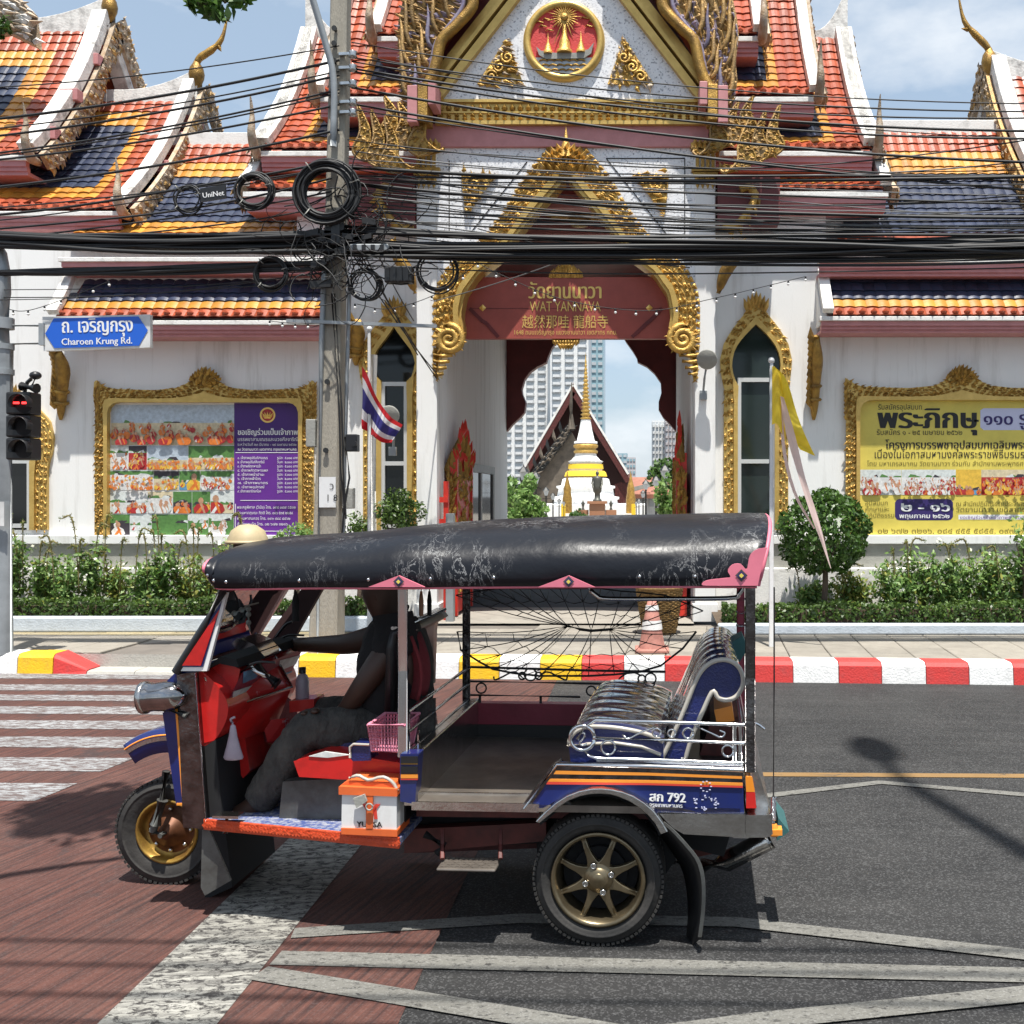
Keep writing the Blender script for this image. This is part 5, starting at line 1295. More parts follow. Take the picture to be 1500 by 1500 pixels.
# cusped inner arch at the far end of the passage
YBk = 21.45
rear = thing('cusped_rear_arch', 'dark maroon cusped arch panel at the far end of the gate passage', 'arch', (GX, YBk, SW))
lc = [(742, 632), (750, 622), (762, 611), (768, 604), (770, 590), (765, 577), (764, 570), (768, 556), (776, 545), (787, 537), (800, 531), (802, 524), (808, 510), (816, 498), (822, 480), (830, 465), (838, 455)]
rc = [(840, 455), (852, 458), (880, 465), (908, 484), (917, 500), (927, 514), (933, 524), (934, 530), (948, 537), (959, 547), (968, 560), (969, 575), (965, 588), (965, 600), (972, 612), (982, 622), (991, 633)]
up = [(991, 380), (742, 380)]
mb = MB(); mb.prism([P(x, y, YBk) for x, y in lc + rc + up], V(0, .25, 0)); mb.build('panel', 'maroon', rear)
# ================================================================ gate leaves, floodlights
def gate_leaf(px0, px1, Y0, Y1, x, label, top, spire):
    o = thing('gate_leaf', label, 'gate', V(x, (Y0 + Y1) / 2, SW))
    mb = MB(); mb.box(x - .05, x + .05, Y0, Y1, SW + .05, top); lf = mb.build('leaf_panel', 'red_gate', o)
    mb = MB()
    for y in (Y0 + .03, Y1 - .03): mb.box(x - .075, x + .075, y - .04, y + .04, SW + .02, top + .25)
    for z in (SW + .15, SW + 1.0, top - .12): mb.box(x - .065, x + .065, Y0, Y1, z, z + .09)
    mb.build('gate_rail', 'red_gate', o)
    mb = MB(); sx = 1 if x < -1 else -1
    for k in range(110):
        p = V(x + sx * .052, random.uniform(Y0 + .08, Y1 - .08), random.uniform(SW + .3, top)); mb.leaf(p, V(0, random.uniform(-1, 1), 1), V(sx, 0, 0), .15, .09, 0, .2)
    for k in range(70):
        p = V(x - .055 + random.random() * .11, random.uniform(Y0 + .05, Y1 - .05), random.uniform(SW + .4, top)); mb.leaf(V(p.x, Y0 - .045, p.z), V(random.uniform(-1, 1) * .5, 0, 1), FRONT, .13, .06, 0, .2)
    for t in range(11):
        u = t / 10; h = top + .2 + (spire - top) * math.sin(math.pi * min(1, u * 1.0)) ** 2
        for q in range(4): mb.leaf(V(x + (q - 1.5) * .02, lerp(Y0, Y1, u), top + (h - top) * q / 4), V((u - .5) * .4, random.uniform(-.3, .3), 1), V(sx, 0, 0) if q % 2 else FRONT, .30, .13, q % 2, .2)
    m_ = (Y0 + Y1) / 2
    mb.tube([V(x, m_, top + .1), V(x, m_ - .03, lerp(top, spire, .5)), V(x, m_ + .02, spire)], [.06, .05, .01], 6, mi=1)
    mb.build('gilt_carving', ['old_gold', 'red_gate'], o, kind='stuff')
    return o
gate_leaf(650, 690, 14.75, 16.1, -2.72, 'red and gold carved gate leaf folded against the left passage wall', zat(700, 15.2), zat(640, 15.4))
gate_leaf(990, 1015, 14.75, 16.6, .56, 'red and gold carved gate leaf folded against the right passage wall', zat(690, 15.2), zat(625, 15.6))
# red guard rail bars standing beside the left leaf
o = thing('barrier', 'red steel barrier with grey post beside the carved gate leaf', 'barrier', P(655, 905, 14.35))
mb = MB(); mb.box(xat(650, 14.4), xat(657, 14.4), 14.38, 14.46, SW, zat(705, 14.4)); mb.box(xat(641, 14.4), xat(657, 14.4), 14.36, 14.378, zat(736, 14.4), zat(728, 14.4)); mb.box(xat(641, 14.4), xat(657, 14.4), 14.36, 14.378, zat(770, 14.4), zat(760, 14.4)); mb.build('post', 'red_gate', o)
mb = MB(); mb.box(xat(655, 14.3), xat(666, 14.3), 14.2, 14.33, SW, zat(752, 14.3)); mb.build('bollard', 'grey_steel', o)
def flood(px, py, label, sx):
    c = P(px, py, YF - .28); o = thing('floodlight', label, 'floodlight', P(px, 575 if sx < 0 else 555, YF - .02))
    mb = MB(); ax = V(sx * .15, -.9, -.35); mb.lathe([(.02, .09), (.09, .07), (.13, .02), (.14, -.02), (.128, -.03), (0.0, -.035)][::-1], c, -ax, 20); mb.build('head', 'plinth', o)
    mb = MB(); b = P(px + sx * 6, py + 50, YF - .01); mb.tube([c + V(0, .1, -.05), c + V(sx * .03, .14, -.25), b], .017, 6); mb.box(b.x - .05, b.x + .05, b.y - .06, b.y, b.z - .09, b.z + .03); mb.build('bracket', 'grey_steel', o)
flood(570, 608, 'round grey floodlight bracketed to the left gate pillar', 1)
flood(1036, 526, 'round grey floodlight bracketed to the right gate pillar', -1)

# ================================================================ utility pole with its cables
YPOLE = 11.4
pole = thing('utility_pole', 'weathered concrete utility pole laden with black cables', 'utility pole', V(xat(478, YPOLE), YPOLE, SW))
mb = MB(); rows = []
for y, xa, xb in ((962, 457, 499), (780, 464, 500), (500, 473, 502), (300, 480, 506), (100, 485, 510), (-120, 489, 512)):
    z = zat(y, YPOLE); a, b = xat(xa, YPOLE), xat(xb, YPOLE); w = b - a; c = .02
    rows.append([V(a + c, YPOLE - w / 2, z), V(b - c, YPOLE - w / 2, z), V(b, YPOLE - w / 2 + c, z), V(b, YPOLE + w / 2, z), V(a, YPOLE + w / 2, z), V(a, YPOLE - w / 2 + c, z)])
rows[0] = [V(p.x, p.y, SW) for p in rows[0]]
mb.grid(rows, closed_u=True, smooth=False); shaft = mb.build('shaft', 'concrete_pole', pole)
for y in (45, 67, 92, 112, 135, 160, 560, 660): mb = MB(); mb.lathe([(.018, 0), (.018, .05), (.03, .05), (.03, .07)], P(492 - (y - 45) * .02, y, YPOLE - .10), FRONT, 8); mb.build('bolt', 'iron', shaft)
mb = MB()
for y in (80, 100, 123, 150, 165):
    mb.bar(P(497, y, YPOLE - .12), P(518, y - 1, YPOLE - .12), .05, .03, UPZ)
    mb.lathe([(.02, -.04), (.05, -.03), (.035, 0), (.05, .03), (.02, .045)], P(517, y, YPOLE - .13), UPZ, 10)
mb.build('insulator_rack', ['worn_chrome'], pole)
mb = MB(); mb.box(xat(474, YPOLE), xat(498, YPOLE), YPOLE - .16, YPOLE - .15, zat(743, YPOLE), zat(699, YPOLE)); pl = mb.build('number_plate', 'white_plastic', pole)
print_text(pl, YPOLE - .162, 'ว', 486, 717, 15, 'black_print', 0, None, 'CENTER'); print_text(pl, YPOLE - .162, '1 8', 486, 734, 14, 'black_print', 0, None, 'CENTER')
mb = MB(); mb.tube([P(466, 962, YPOLE - .13), P(471, 500, YPOLE - .13), P(475, 390, YPOLE - .13)], .03, 8); mb.tube([P(503, 780, YPOLE - .05), P(508, 560, YPOLE - .06), P(512, 420, YPOLE - .06)], .022, 6)
mb.build('conduit', 'grey_steel', pole)
mb = MB(); mb.tube([P(506, 640, YPOLE - .1), P(512, 700, YPOLE - .1), P(504, 745, YPOLE - .1), P(500, 800, YPOLE - .1)], .012, 5)
for dx in (0, 4): mb.tube([P(486 + dx, 430, YPOLE - .14), P(497 + dx, 600, YPOLE - .15), P(499 + dx, 690, YPOLE - .15), P(507, 760, YPOLE - .1)], .01, 5)
mb.build('down_lead', 'cable', pole)
mb = MB(); mb.box(xat(511, YPOLE), xat(528, YPOLE), YPOLE - .14, YPOLE - .02, zat(662, YPOLE), zat(637, YPOLE)); mb.lathe([(.03, 0), (.03, .04)], P(520, 650, YPOLE - .14), FRONT, 10); mb.build('meter_box', 'black_plastic', pole, bevel=.01)
mb = MB(); mb.box(xat(505, YPOLE), xat(520, YPOLE), YPOLE - .1, YPOLE + .02, zat(745, YPOLE), zat(715, YPOLE)); mb.box(xat(452, YPOLE), xat(466, YPOLE), YPOLE - .1, YPOLE + .02, zat(655, YPOLE), zat(615, YPOLE)); mb.build('junction_box', 'plinth', pole, bevel=.008)
mb = MB(); mb.box(xat(488, 11.2), xat(502, 11.2), 11.1, 11.25, zat(362, 11.2), zat(322, 11.2)); mb.build('splice_closure', 'black_plastic', pole, bevel=.02)
mb = MB(); mb.bar(P(420, 470, 11.25), P(640, 478, 11.25), .035, .035); mb.build('cross_arm', 'grey_steel', pole)
# grey lamp arm running up past the top of the pole
o = thing('lamp_arm', 'slim grey street lamp arm rising past the top of the utility pole', 'pipe', P(487, 205, 11.2))
mb = MB(); mb.tube(smooth_line([P(488, 215, 11.22), P(489, 120, 11.2), P(476, 60, 11.15), P(440, -60, 11.0)], 16), .036, 8); mb.build('tube', 'grey_steel', o)

cable_n = [0]
def cable(p, q, r, sag, label, group, m='cable', n=22, wob=.0):
    a, b = Vector(p), Vector(q); mid = lerp(a, b, .5); pts = []
    ph = random.uniform(0, 6)
    for k in range(n):
        t = k / (n - 1); pts.append(lerp(a, b, t) + V(0, wob * math.sin(ph + t * 7), -sag * 4 * t * (1 - t) + wob * math.sin(ph * 2 + t * 9)))
    mb = MB(); mb.tube([x - mid for x in pts], r, 6)
    o = bpy.data.objects.new('overhead_cable', mb.mesh('overhead_cable', m)); C.objects.link(o); o.location = mid; ORG[o.name] = mid
    return tag(o, label, 'cable', group)
GA, LA = 'power cables rising to the pole from the left', 'thin black power cable strung from the left edge to the insulators on the concrete pole'
X0, X1 = -9.3, 7.6
def at(px, py, Y): return P(px, py, Y)
for k, (y0, y1, r) in enumerate(sorted(((118, 67, .007), (164, 88, .015), (189, 110, .013), (214, 131, .011), (224, 153, .012), (264, 190, .014), (178, 104, .008), (218, 136, .009)), key=lambda c: c[1])):
    cable(at(-160, y0 + (y0 - y1) * .32, 11.35), at(497, y1, 11.28), r, .10, NTH[k] + ' power cable from the top rising from the left edge to the concrete pole', GA)
GB, LB = 'power cables leaving the pole to the right', 'thin black power cable strung from the insulators on the concrete pole across the gate'
for k, (y0, ym, y1, r) in enumerate(sorted(((62, 119, 146, .007), (84, 136, 158, .009), (90, 150, 166, .009), (100, 158, 186, .014), (104, 170, 196, .012), (128, 190, 232, .015), (152, 212, 274, .014), (160, 215, 262, .008), (78, 150, 196, .006)))):
    # py is y0 at the pole, ym over the gate and y1 at the right edge
    a, b = at(515, y0, 11.28), at(1640, y1 + (y1 - ym) * .22, 11.2); cable(a, b, r, max(.02, ((ym - lerp(y0, y1, .34)) / F * 11.25)) * .9, NTH[k] + ' power cable from the top leaving the pole insulators towards the right', GB)
GC, LC = 'bundled telephone cables along the road', 'black telephone cable in the thick bundle crossing the temple front'
for k in range(24):   # thick bundle to the right of the pole
    y0 = random.uniform(330, 374); y1 = random.uniform(338, 376); cable(at(488, y0, 11.2 + random.uniform(-.1, .1)), at(1640, y1, 11.2 + random.uniform(-.1, .1)), random.choice((.012, .016, .020, .024)), random.uniform(.0, .12), LC, GC, wob=.018)
for k in range(24):   # and to the left
    y0 = random.uniform(335, 362); y1 = random.uniform(340, 372); cable(at(-170, y0, 11.25 + random.uniform(-.1, .1)), at(495, y1, 11.2 + random.uniform(-.1, .1)), random.choice((.012, .016, .020, .024)), random.uniform(.0, .08), LC, GC, wob=.016)
for k in range(7): cable(at(-170, random.uniform(396, 404), 11.3), at(480, random.uniform(378, 400), 11.25), random.choice((.012, .018, .022)), random.uniform(0, .05), LC, GC, wob=.012)
GD, LD = 'loose telephone cables over the gate', 'single loose telephone cable sagging from the pole across the white gate wall'
for k, (y0, y1, r, m) in enumerate(sorted(((247, 253, .020, 'cable'), (258, 254, .012, 'cable'), (262, 300, .012, 'cable'), (268, 316, .017, 'cable'), (272, 318, .014, 'cable'), (280, 335, .008, 'cable'), (300, 340, .009, 'cable'), (310, 338, .009, 'cable'), (292, 322, .007, 'cable'), (285, 286, .008, 'cable'), (318, 345, .010, 'cable'), (262, 268, .007, 'cable'), (276, 310, .006, 'cable_grey'), (240, 330, .006, 'cable_grey'), (232, 292, .006, 'cable_grey'), (380, 372, .009, 'cable'), (388, 384, .008, 'cable'), (372, 378, .016, 'cable')))):
    cable(at(512, y0, 11.22), at(1640, y1, 11.2), r, random.uniform(.02, .14), NTH[k] + ' loose telephone cable from the top sagging from the pole across the gate', GD, m, wob=.01)
for k, (y0, y1, r) in enumerate(sorted(((316, 236, .014), (330, 262, .012), (345, 280, .010), (298, 245, .008), (352, 300, .009), (322, 244, .007), (420, 398, .006), (428, 410, .005), (408, 400, .005)), key=lambda c: c[1])):
    cable(at(-170, y0 + 12, 11.3), at(486, y1, 11.25), r, random.uniform(.05, .16), NTH[k] + ' loose telephone cable from the top sagging from the left edge to the pole', 'loose telephone cables left of the pole', wob=.01)
for k, (a, b) in enumerate((((612, 520), (500, 300)), ((640, 555), (505, 330)), ((606, 470), (520, 300)), ((640, 548), (515, 370)), ((700, 335), (1010, 392)))):
    cable(at(*b, 11.3), at(*a, 14.0), .008, .06, NTH[k] + ' thin black drop lead from the left slanting over the gate pillar', 'drop leads to the gate')
cable(at(850, 372, 12), at(640, 440, 13.9), .007, .03, 'thin pale lead slanting across the red name board', 'pale leads over the gate', 'cable_grey')
for k in range(18):   # a web of crossing strands over the gate
    y0 = 205 + k * 8.2; y1 = y0 + random.uniform(-60, 95) * (1 if k < 12 else .5); cable(at(500 + random.uniform(0, 25), y0, 11.2), at(1640, y1, 11.25), random.choice((.004, .006, .008)), random.uniform(.05, .38), NTH[k] + ' thin crossing strand from the top sagging from the pole towards the right', 'thin crossing strands over the gate', random.choice(('cable', 'cable', 'cable_grey')), wob=.015)
# coils of spare cable
def coil(px, py, Y, r, n, w, label, tube=.011, tilt=.0):
    c = P(px, py, Y); R_ = r / F * Y; o = thing('cable_coil', label, 'cable coil', c)
    mb = MB()
    for k in range(n):
        rr = R_ * (1 - random.uniform(0, w)); dx, dz, dy = random.uniform(-.02, .02), random.uniform(-.02, .02), random.uniform(-.05, .05); e = random.uniform(.94, 1.04); ph = random.uniform(0, 6)
        mb.tube([c + V(dx + rr * math.cos(t), dy + .015 * math.sin(2 * t + ph), dz + e * rr * math.sin(t)) for t in [2 * math.pi * q / 30 for q in range(30)]], tube, 5, closed=True)
    mb.build('cable_loop', 'cable', o, kind='stuff')
    mb = MB()
    for a in (.3, 2.2, 4.0): mb.tube([c + V(math.cos(a) * R_ * s, d, math.sin(a) * R_ * s) for s, d in ((.76, -.07), (1.03, -.07), (1.03, .07), (.76, .07))], .006, 4, closed=True)
    mb.build('cable_tie', 'plinth', o)
coil(480, 281, 11.12, 48, 46, .30, 'largest thick coil of black cable hung on the concrete pole', .013)
coil(372, 280, 11.2, 27, 12, .16, 'black cable coil right of the small name tag')
coil(274, 292, 11.2, 21, 5, .12, 'thin black cable coil left of the small name tag', .008)
coil(640, 396, 11.3, 31, 6, .16, 'thin black cable coil in front of the left gate pillar', .009)
coil(536, 417, 11.25, 23, 8, .15, 'thin black cable coil just right of the concrete pole', .008)
coil(398, 402, 11.25, 25, 10, .2, 'black cable coil hanging under the bundle left of the pole')
mb = MB(); mb.prism([P(293, 276, 11.1), P(330, 270, 11.1), P(331, 290, 11.1), P(294, 296, 11.1)], V(0, .02, 0)); tg = mb.build('name_tag', 'black_plastic', None, 'small black cable tag with white letters hanging between two coils', 'tag', loc=P(311, 283, 11.1))
mb = MB(); text_mb(mb, 'UniNet', P(297, 290, 11.098), V(1, 0, .13).normalized(), V(-.13, 0, 1).normalized(), FRONT, .078, 0, 1); mb.build('lettering', 'white_paint', tg)
# wild tangle of wire ends about the pole
tn = thing('cable_tangle', 'wild tangle of thin black wire ends below the big coil', 'cable tangle', P(500, 350, 11.2))
mb = MB()
for k in range(105):
    px, py = random.gauss(510, 48), random.gauss(355, 38); c = P(px, py, 11.2 + random.uniform(-.15, .15)); pts = [c]; d = V(random.uniform(-1, 1), random.uniform(-.3, .3), random.uniform(-1, 1)).normalized()
    t = random.uniform(-1.4, 1.4)
    for q in range(9):
        d = (Matrix.Rotation(t * .42 + random.uniform(-.3, .3), 3, 'Y') @ d); pts.append(pts[-1] + d * random.uniform(.05, .085))
    mb.tube(pts, random.choice((.004, .006, .008)), 4, caps=False)
for k in range(14):
    px, py = random.gauss(505, 20), random.gauss(365, 18); c = P(px, py, 11.15); mb.obox(c, V(random.uniform(.05, .12), 0, random.uniform(-.04, .04)), V(0, .04, 0), V(0, 0, random.uniform(.02, .04)))
mb.build('wire_end', ['cable'], tn, kind='stuff')
for (x0_, x1_, y0_, y1_, lb) in ((566, 606, 392, 416, 'black cable splice box right of the pole above the gate pillar'), (515, 572, 360, 371, 'flat grey cable splice tray beside the pole')):
    o = thing('splice_box', lb, 'splice box', P((x0_ + x1_) / 2, y1_, 11.2)); mb = MB(); mb.box(xat(x0_, 11.2), xat(x1_, 11.2), 11.1, 11.24, zat(y1_, 11.2), zat(y0_, 11.2))
    body = mb.build('case', 'black_plastic' if y0_ > 380 else 'grey_steel', o, bevel=.015)
    mb = MB()
    for k in range(4): mb.box(lerp(xat(x0_, 11.2), xat(x1_, 11.2), .1 + k * .23), lerp(xat(x0_, 11.2), xat(x1_, 11.2), .2 + k * .23), 11.085, 11.1, zat(y1_ - 2, 11.2), zat(y0_ + 2, 11.2))
    mb.build('rib', 'black_plastic', body)
# strings of small white bulbs
def lights(pts, n, label):
    L = smooth_line(pts, 40); o = thing('string_lights', label, 'string lights', L[20]); mb = MB(); mb.tube(L, .005, 4); mb.build('wire', 'cable', o)
    for p in resample(L, n):
        mb = MB(); mb.lathe([(.012, 0), (.014, -.03)], p, n=6); mb.sphere(p - V(0, 0, .048), .018, 8, 6, 1); mb.build('bulb', ['black_plastic', 'white_paint'], o)
lights([P(700, 385, 13.3), P(735, 403, 13.3), P(830, 440, 13.4), P(950, 455, 13.5), P(1050, 436, 13.5), P(1180, 405, 13.9)], 18, 'string of small white bulbs looping in front of the red name board')
lights([P(520, 445, 13.2), P(570, 452, 13.3), P(640, 430, 13.4), P(700, 385, 13.3)], 8, 'string of small white bulbs between the pole and the gate arch')
lights([P(395, 470, 13.9), P(430, 474, 13.9), P(470, 474, 13.9)], 5, 'short string of small bulbs under the eave left of the pole')
lights([P(0, 450, 13.5), P(40, 455, 13.4), P(110, 432, 13.4), P(160, 412, 13.4)], 8, 'string of small dark bulbs above the street sign')

# ================================================================ traffic light, street sign
YT = 11.35
tp = thing('signal_pole', 'grey steel signal pole at the left edge carrying the street sign', 'pole', V(xat(4, YT), YT, SW))
mb = MB(); mb.tube([V(xat(4, YT), YT, SW), P(4, 510, YT)], .105, 16); mb.tube([P(4, 510, YT), P(5, 430, YT), P(5, 400, YT), P(0, 372, YT), P(-14, 350, YT), P(-40, 335, YT)], [.08, .075, .07, .07, .07, .07], 12)
for y in (508, 545, 478, 470): mb.lathe([(.115, -.03), (.115, .03)], P(4, y, YT), n=16)
mb.build('shaft', 'grey_steel', tp)
mb = MB(); mb.box(xat(-3, YT), xat(15, YT), YT - .112, YT - .104, zat(770, YT), zat(735, YT)); mb.build('sticker', 'sign_frame', tp)
mb = MB(); mb.tube([P(5, 477, YT), P(63, 477, YT)], .014, 6); mb.tube([P(5, 504, YT), P(63, 503, YT)], .014, 6); mb.build('arm', 'grey_steel', tp)
st = thing('street_sign', 'blue street name sign with white Thai and English lettering', 'street sign', P(142, 512, YT))
mb = MB(); cs = [P(62, 464, YT), P(220, 460.5, YT), P(220, 509, YT), P(64, 514, YT)]; mb.prism(cs, V(0, .06, 0)); bd_ = mb.build('sign_board', 'sign_frame', st, bevel=.012)
mb = MB(); mb.add([p + V(0, -.006, 0) for p in (P(66.5, 489, YT), P(79, 466.5, YT), P(203, 463.5, YT), P(217, 484, YT), P(204, 506.5, YT), P(80, 510, YT))], [tuple(range(6))]); mb.build('blue_field', 'sign_blue', bd_)
tl = V(1, 0, .022).normalized(); tu = V(-.022, 0, 1).normalized()
mb = MB(); text_mb(mb, 'ถ. เจริญกรุง', P(90, 487.5, YT - .007), tl, tu, FRONT, .215, 0, 1, width=.775); mb.build('lettering', 'white_paint', bd_)
mb = MB(); text_mb(mb, 'Charoen Krung Rd.', P(90, 505.5, YT - .007), tl, tu, FRONT, .105, 0, 1, width=.775); mb.build('lettering', 'white_paint', bd_)
mb = MB(); mb.box(xat(60, YT) - .01, xat(66, YT), YT - .03, YT + .02, zat(506, YT), zat(474, YT)); mb.build('clamp', 'grey_steel', st)
ts = thing('traffic_light', 'black traffic signal with a lit red countdown on the pole', 'traffic light', P(35, 675, 11.1))
mb = MB()
for k, (a, b) in enumerate(((575, 608), (609, 641), (642, 674))): mb.box(xat(16, 11.1), xat(52, 11.1), 11.0, 11.22, zat(b, 11.1), zat(a, 11.1))
hs_ = mb.build('housing', 'black_plastic', ts, bevel=.02)
for k, y in enumerate((592, 625, 658)):
    mb = MB(); c = P(35, y, 11.0); mb.lathe([(.10, 0), (.105, .12), (.10, .125), (.095, .0)], c, FRONT, 20, arc=(math.radians(-20), math.radians(200)), ref=UPZ); mb.build('visor', 'black_plastic', hs_)
    mb = MB(); mb.lathe([(.095, 0), (.06, .012), (0, .016)], c + V(0, -.002, 0), FRONT, 18); mb.build('lens', 'black_matte', hs_)
mb = MB()
for sx in (-1, 1): mb.box(xat(30 + sx * 0, 10.97) + sx * .045 - .03, xat(30, 10.97) + sx * .045 + .03, 10.965, 10.975, zat(592, 11), zat(589, 11))
mb.build('countdown', 'signal_red', hs_)
mb = MB(); mb.tube([P(36, 575, 11.1), P(40, 560, 11.1), P(46, 555, 11.1)], .02, 6); mb.tube([P(32, 566, 11.05), P(54, 569, 11.0)], [.05, .055], 10); mb.sphere(P(52, 550, 11.08), (.06, .06, .045), 12, 8); mb.tube([P(52, 553, 11.08), P(47, 565, 11.08)], .012, 6)
mb.build('camera', 'black_plastic', ts)
mb = MB(); mb.tube([P(12, 590, YT), P(20, 590, 11.15)], .02, 6); mb.tube([P(12, 660, YT), P(20, 660, 11.15)], .02, 6); mb.build('bracket', 'grey_steel', ts)

# ================================================================ flags
def pole_thing(name, px, y0, y1, Y, r, label, m='white_plastic', basez=None):
    o = thing(name, label, 'flagpole', V(xat(px, Y), Y, SW if basez is None else basez))
    mb = MB(); mb.tube([V(xat(px, Y), Y, SW), P(px, y0, Y)], [r, r * .8], 8); mb.sphere(P(px, y0, Y), r * 1.3, 8, 6); mb.build('shaft', m, o); return o
YFL = 12.6
pole_thing('flagpole', 541, 482, 900, YFL, .027, 'thin white pole carrying the tricolour flag')
pole_thing('flagpole', 545.5, 500, 900, 13.3, .06, 'thick weathered white post beside the gate window', 'white_trim') if False else None
o = thing('post', 'thick weathered white post right of the tricolour flag pole', 'post', V(xat(548, 13.6), 13.6, SW)); mb = MB(); mb.tube([V(xat(548, 13.6), 13.6, SW), P(546, 520, 13.6)], .06, 10); mb.build('shaft', 'white_trim', o)
def cloth(rows, name, mats_, label, cat, stripes=None, thick=.004, loc=None):
    mb = MB(); k = len(rows)
    for i in range(k - 1): mb.grid([rows[i], rows[i + 1]], mi=(stripes[i] if stripes else 0))
    return mb.build(name, mats_, None, label, cat, loc=loc or rows[0][0])
# tricolour: five stripes hanging from the pole, blown right
n = 16; edgeA = smooth_line([P(530, 536, YFL - .03), P(541, 556, YFL - .12), P(556, 590, YFL), P(572, 610, YFL - .1), P(589, 622, YFL - .02)], n); edgeB = smooth_line([P(530, 628, YFL - .03), P(538, 632, YFL + .06), P(549, 641, YFL - .08), P(560, 648, YFL + .02), P(574, 649, YFL - .05)], n)
fr_ = [0, .17, .34, .67, .84, 1]; rows = []; st_ = []
for i, (t0, t1) in enumerate(zip(fr_[:-1], fr_[1:])):
    sub = 3
    for q in range(sub): rows.append([lerp(a, b, lerp(t0, t1, q / sub)) + V(0, .035 * math.sin(j * .9 + lerp(t0, t1, q / sub) * 4), 0) for j, (a, b) in enumerate(zip(edgeA, edgeB))]); st_.append((0, 1, 2, 1, 0)[i])
rows.append(edgeB)
cloth(rows, 'national_flag', ['flag_red', 'flag_white', 'flag_blue'], 'red, white and blue striped flag hanging from the thin white pole', 'flag', st_, loc=P(530, 580, YFL))
YFR = 11.9
pole_thing('flagpole', 1130, 528, 884, YFR, .03, 'white pole carrying the faded yellow flag right of the gate', 'white_plastic')
eA = smooth_line([P(1132, 534, YFR), P(1150, 553, YFR - .08), P(1166, 600, YFR + .04), P(1180, 640, YFR - .05), P(1195, 668, YFR)], 14); eB = smooth_line([P(1132, 560, YFR), P(1146, 590, YFR + .05), P(1155, 622, YFR - .05), P(1163, 645, YFR + .02), P(1172, 659, YFR)], 14)
mb = MB(); mb.grid([[lerp(a, b, t) + V(0, .03 * math.sin(j * 1.1 + 3 * t), 0) for j, (a, b) in enumerate(zip(eA, eB))] for t in (0, .25, .5, .75, 1)])
eA = smooth_line([P(1131, 536, YFR - .02), P(1139, 543, YFR - .06), P(1148, 556, YFR)], 7); eB = smooth_line([P(1131, 622, YFR - .02), P(1139, 622, YFR - .07), P(1151, 650, YFR - .01)], 7); mb.grid([[lerp(a, b, t) for a, b in zip(eA, eB)] for t in (0, .33, .66, 1)])
mb.build('pennant', 'flag_yellow', None, 'faded yellow flag drooping from the white pole', 'flag', loc=P(1132, 580, YFR))
eA = smooth_line([P(1143, 580, YFR - .08), P(1153, 640, YFR - .1), P(1170, 700, YFR - .1), P(1185, 745, YFR - .12), P(1201, 790, YFR - .1), P(1216, 832, YFR - .1)], 16); eB = smooth_line([P(1148, 582, YFR - .08), P(1165, 640, YFR - .06), P(1180, 700, YFR - .1), P(1194, 745, YFR - .05), P(1207, 790, YFR - .1), P(1218, 833, YFR - .1)], 16)
cloth([[lerp(a, b, t) + V(0, .02 * math.sin(j * .8 + 3 * t), 0) for j, (a, b) in enumerate(zip(eA, eB))] for t in (0, .5, 1)], 'ribbon', ['ribbon'], 'long pale pink ribbon hanging from the yellow flag', 'ribbon')
eA = smooth_line([P(1143, 590, YFR - .04), P(1146, 660, YFR - .04), P(1163, 725, YFR - .05), P(1192, 775, YFR - .02)], 12); eB = smooth_line([P(1147, 592, YFR - .04), P(1151, 660, YFR - .04), P(1167, 723, YFR - .05), P(1194, 774, YFR - .02)], 12)
cloth([eA, eB], 'ribbon', ['ribbon'], 'thin pale ribbon strip left of the long pink ribbon', 'ribbon')

# ================================================================ cone and wicker basket on the pavement
Yc = 11.55; xc = xat(955, Yc)
o = thing('traffic_cone', 'faded pink traffic cone with a worn white band on the pavement', 'traffic cone', V(xc, Yc, SW))
mb = MB(); mb.obox(V(xc, Yc, SW + .02), V(.19, 0, 0), V(0, .19, 0), V(0, 0, .02)); mb.build('base', 'cone', o, bevel=.012)
zt = zat(880, Yc)
mb = MB(); mb.lathe([(.15, SW + .04), (.145, SW + .06), (.115, lerp(SW, zt, .38)), (.095, lerp(SW, zt, .6)), (.05, zt), (.03, zt + .005)], V(xc, Yc, 0), n=24); cn = mb.build('cone_body', 'cone', o)
mb = MB(); mb.lathe([(.118, lerp(SW, zt, .44)), (.103, lerp(SW, zt, .62))], V(xc, Yc, 0), n=24, caps=False); mb.lathe([(.079, lerp(SW, zt, .82)), (.068, lerp(SW, zt, .92))], V(xc, Yc, 0), n=24, caps=False); mb.build('reflective_band', 'sign_frame', cn)
Yb_ = 13.05; xb_ = xat(966, Yb_)
o = thing('wicker_basket', 'large woven wicker basket standing behind the traffic cone', 'basket', V(xb_, Yb_, SW))
zt = zat(862, Yb_); mb = MB(); nst = 36; nr = 26; Hh = zt - SW
for r in range(nr):
    t = r / (nr - 1); rad = lerp(.19, .285, t ** .8); z = SW + .01 + Hh * t
    mb.tube([V(xb_ + (rad + .012 * (1 if (k + r) % 2 else -1)) * math.cos(2 * math.pi * k / nst), Yb_ + (rad + .012 * (1 if (k + r) % 2 else -1)) * math.sin(2 * math.pi * k / nst), z + .003 * math.sin(k)) for k in range(nst)], .012, 5, closed=True)
mb.build('weave', 'wicker', o, kind='stuff')
mb = MB()
for k in range(18):
    a = 2 * math.pi * k / 18; mb.tube([V(xb_ + .185 * math.cos(a), Yb_ + .185 * math.sin(a), SW), V(xb_ + .285 * math.cos(a), Yb_ + .285 * math.sin(a), zt + .01)], .010, 5)
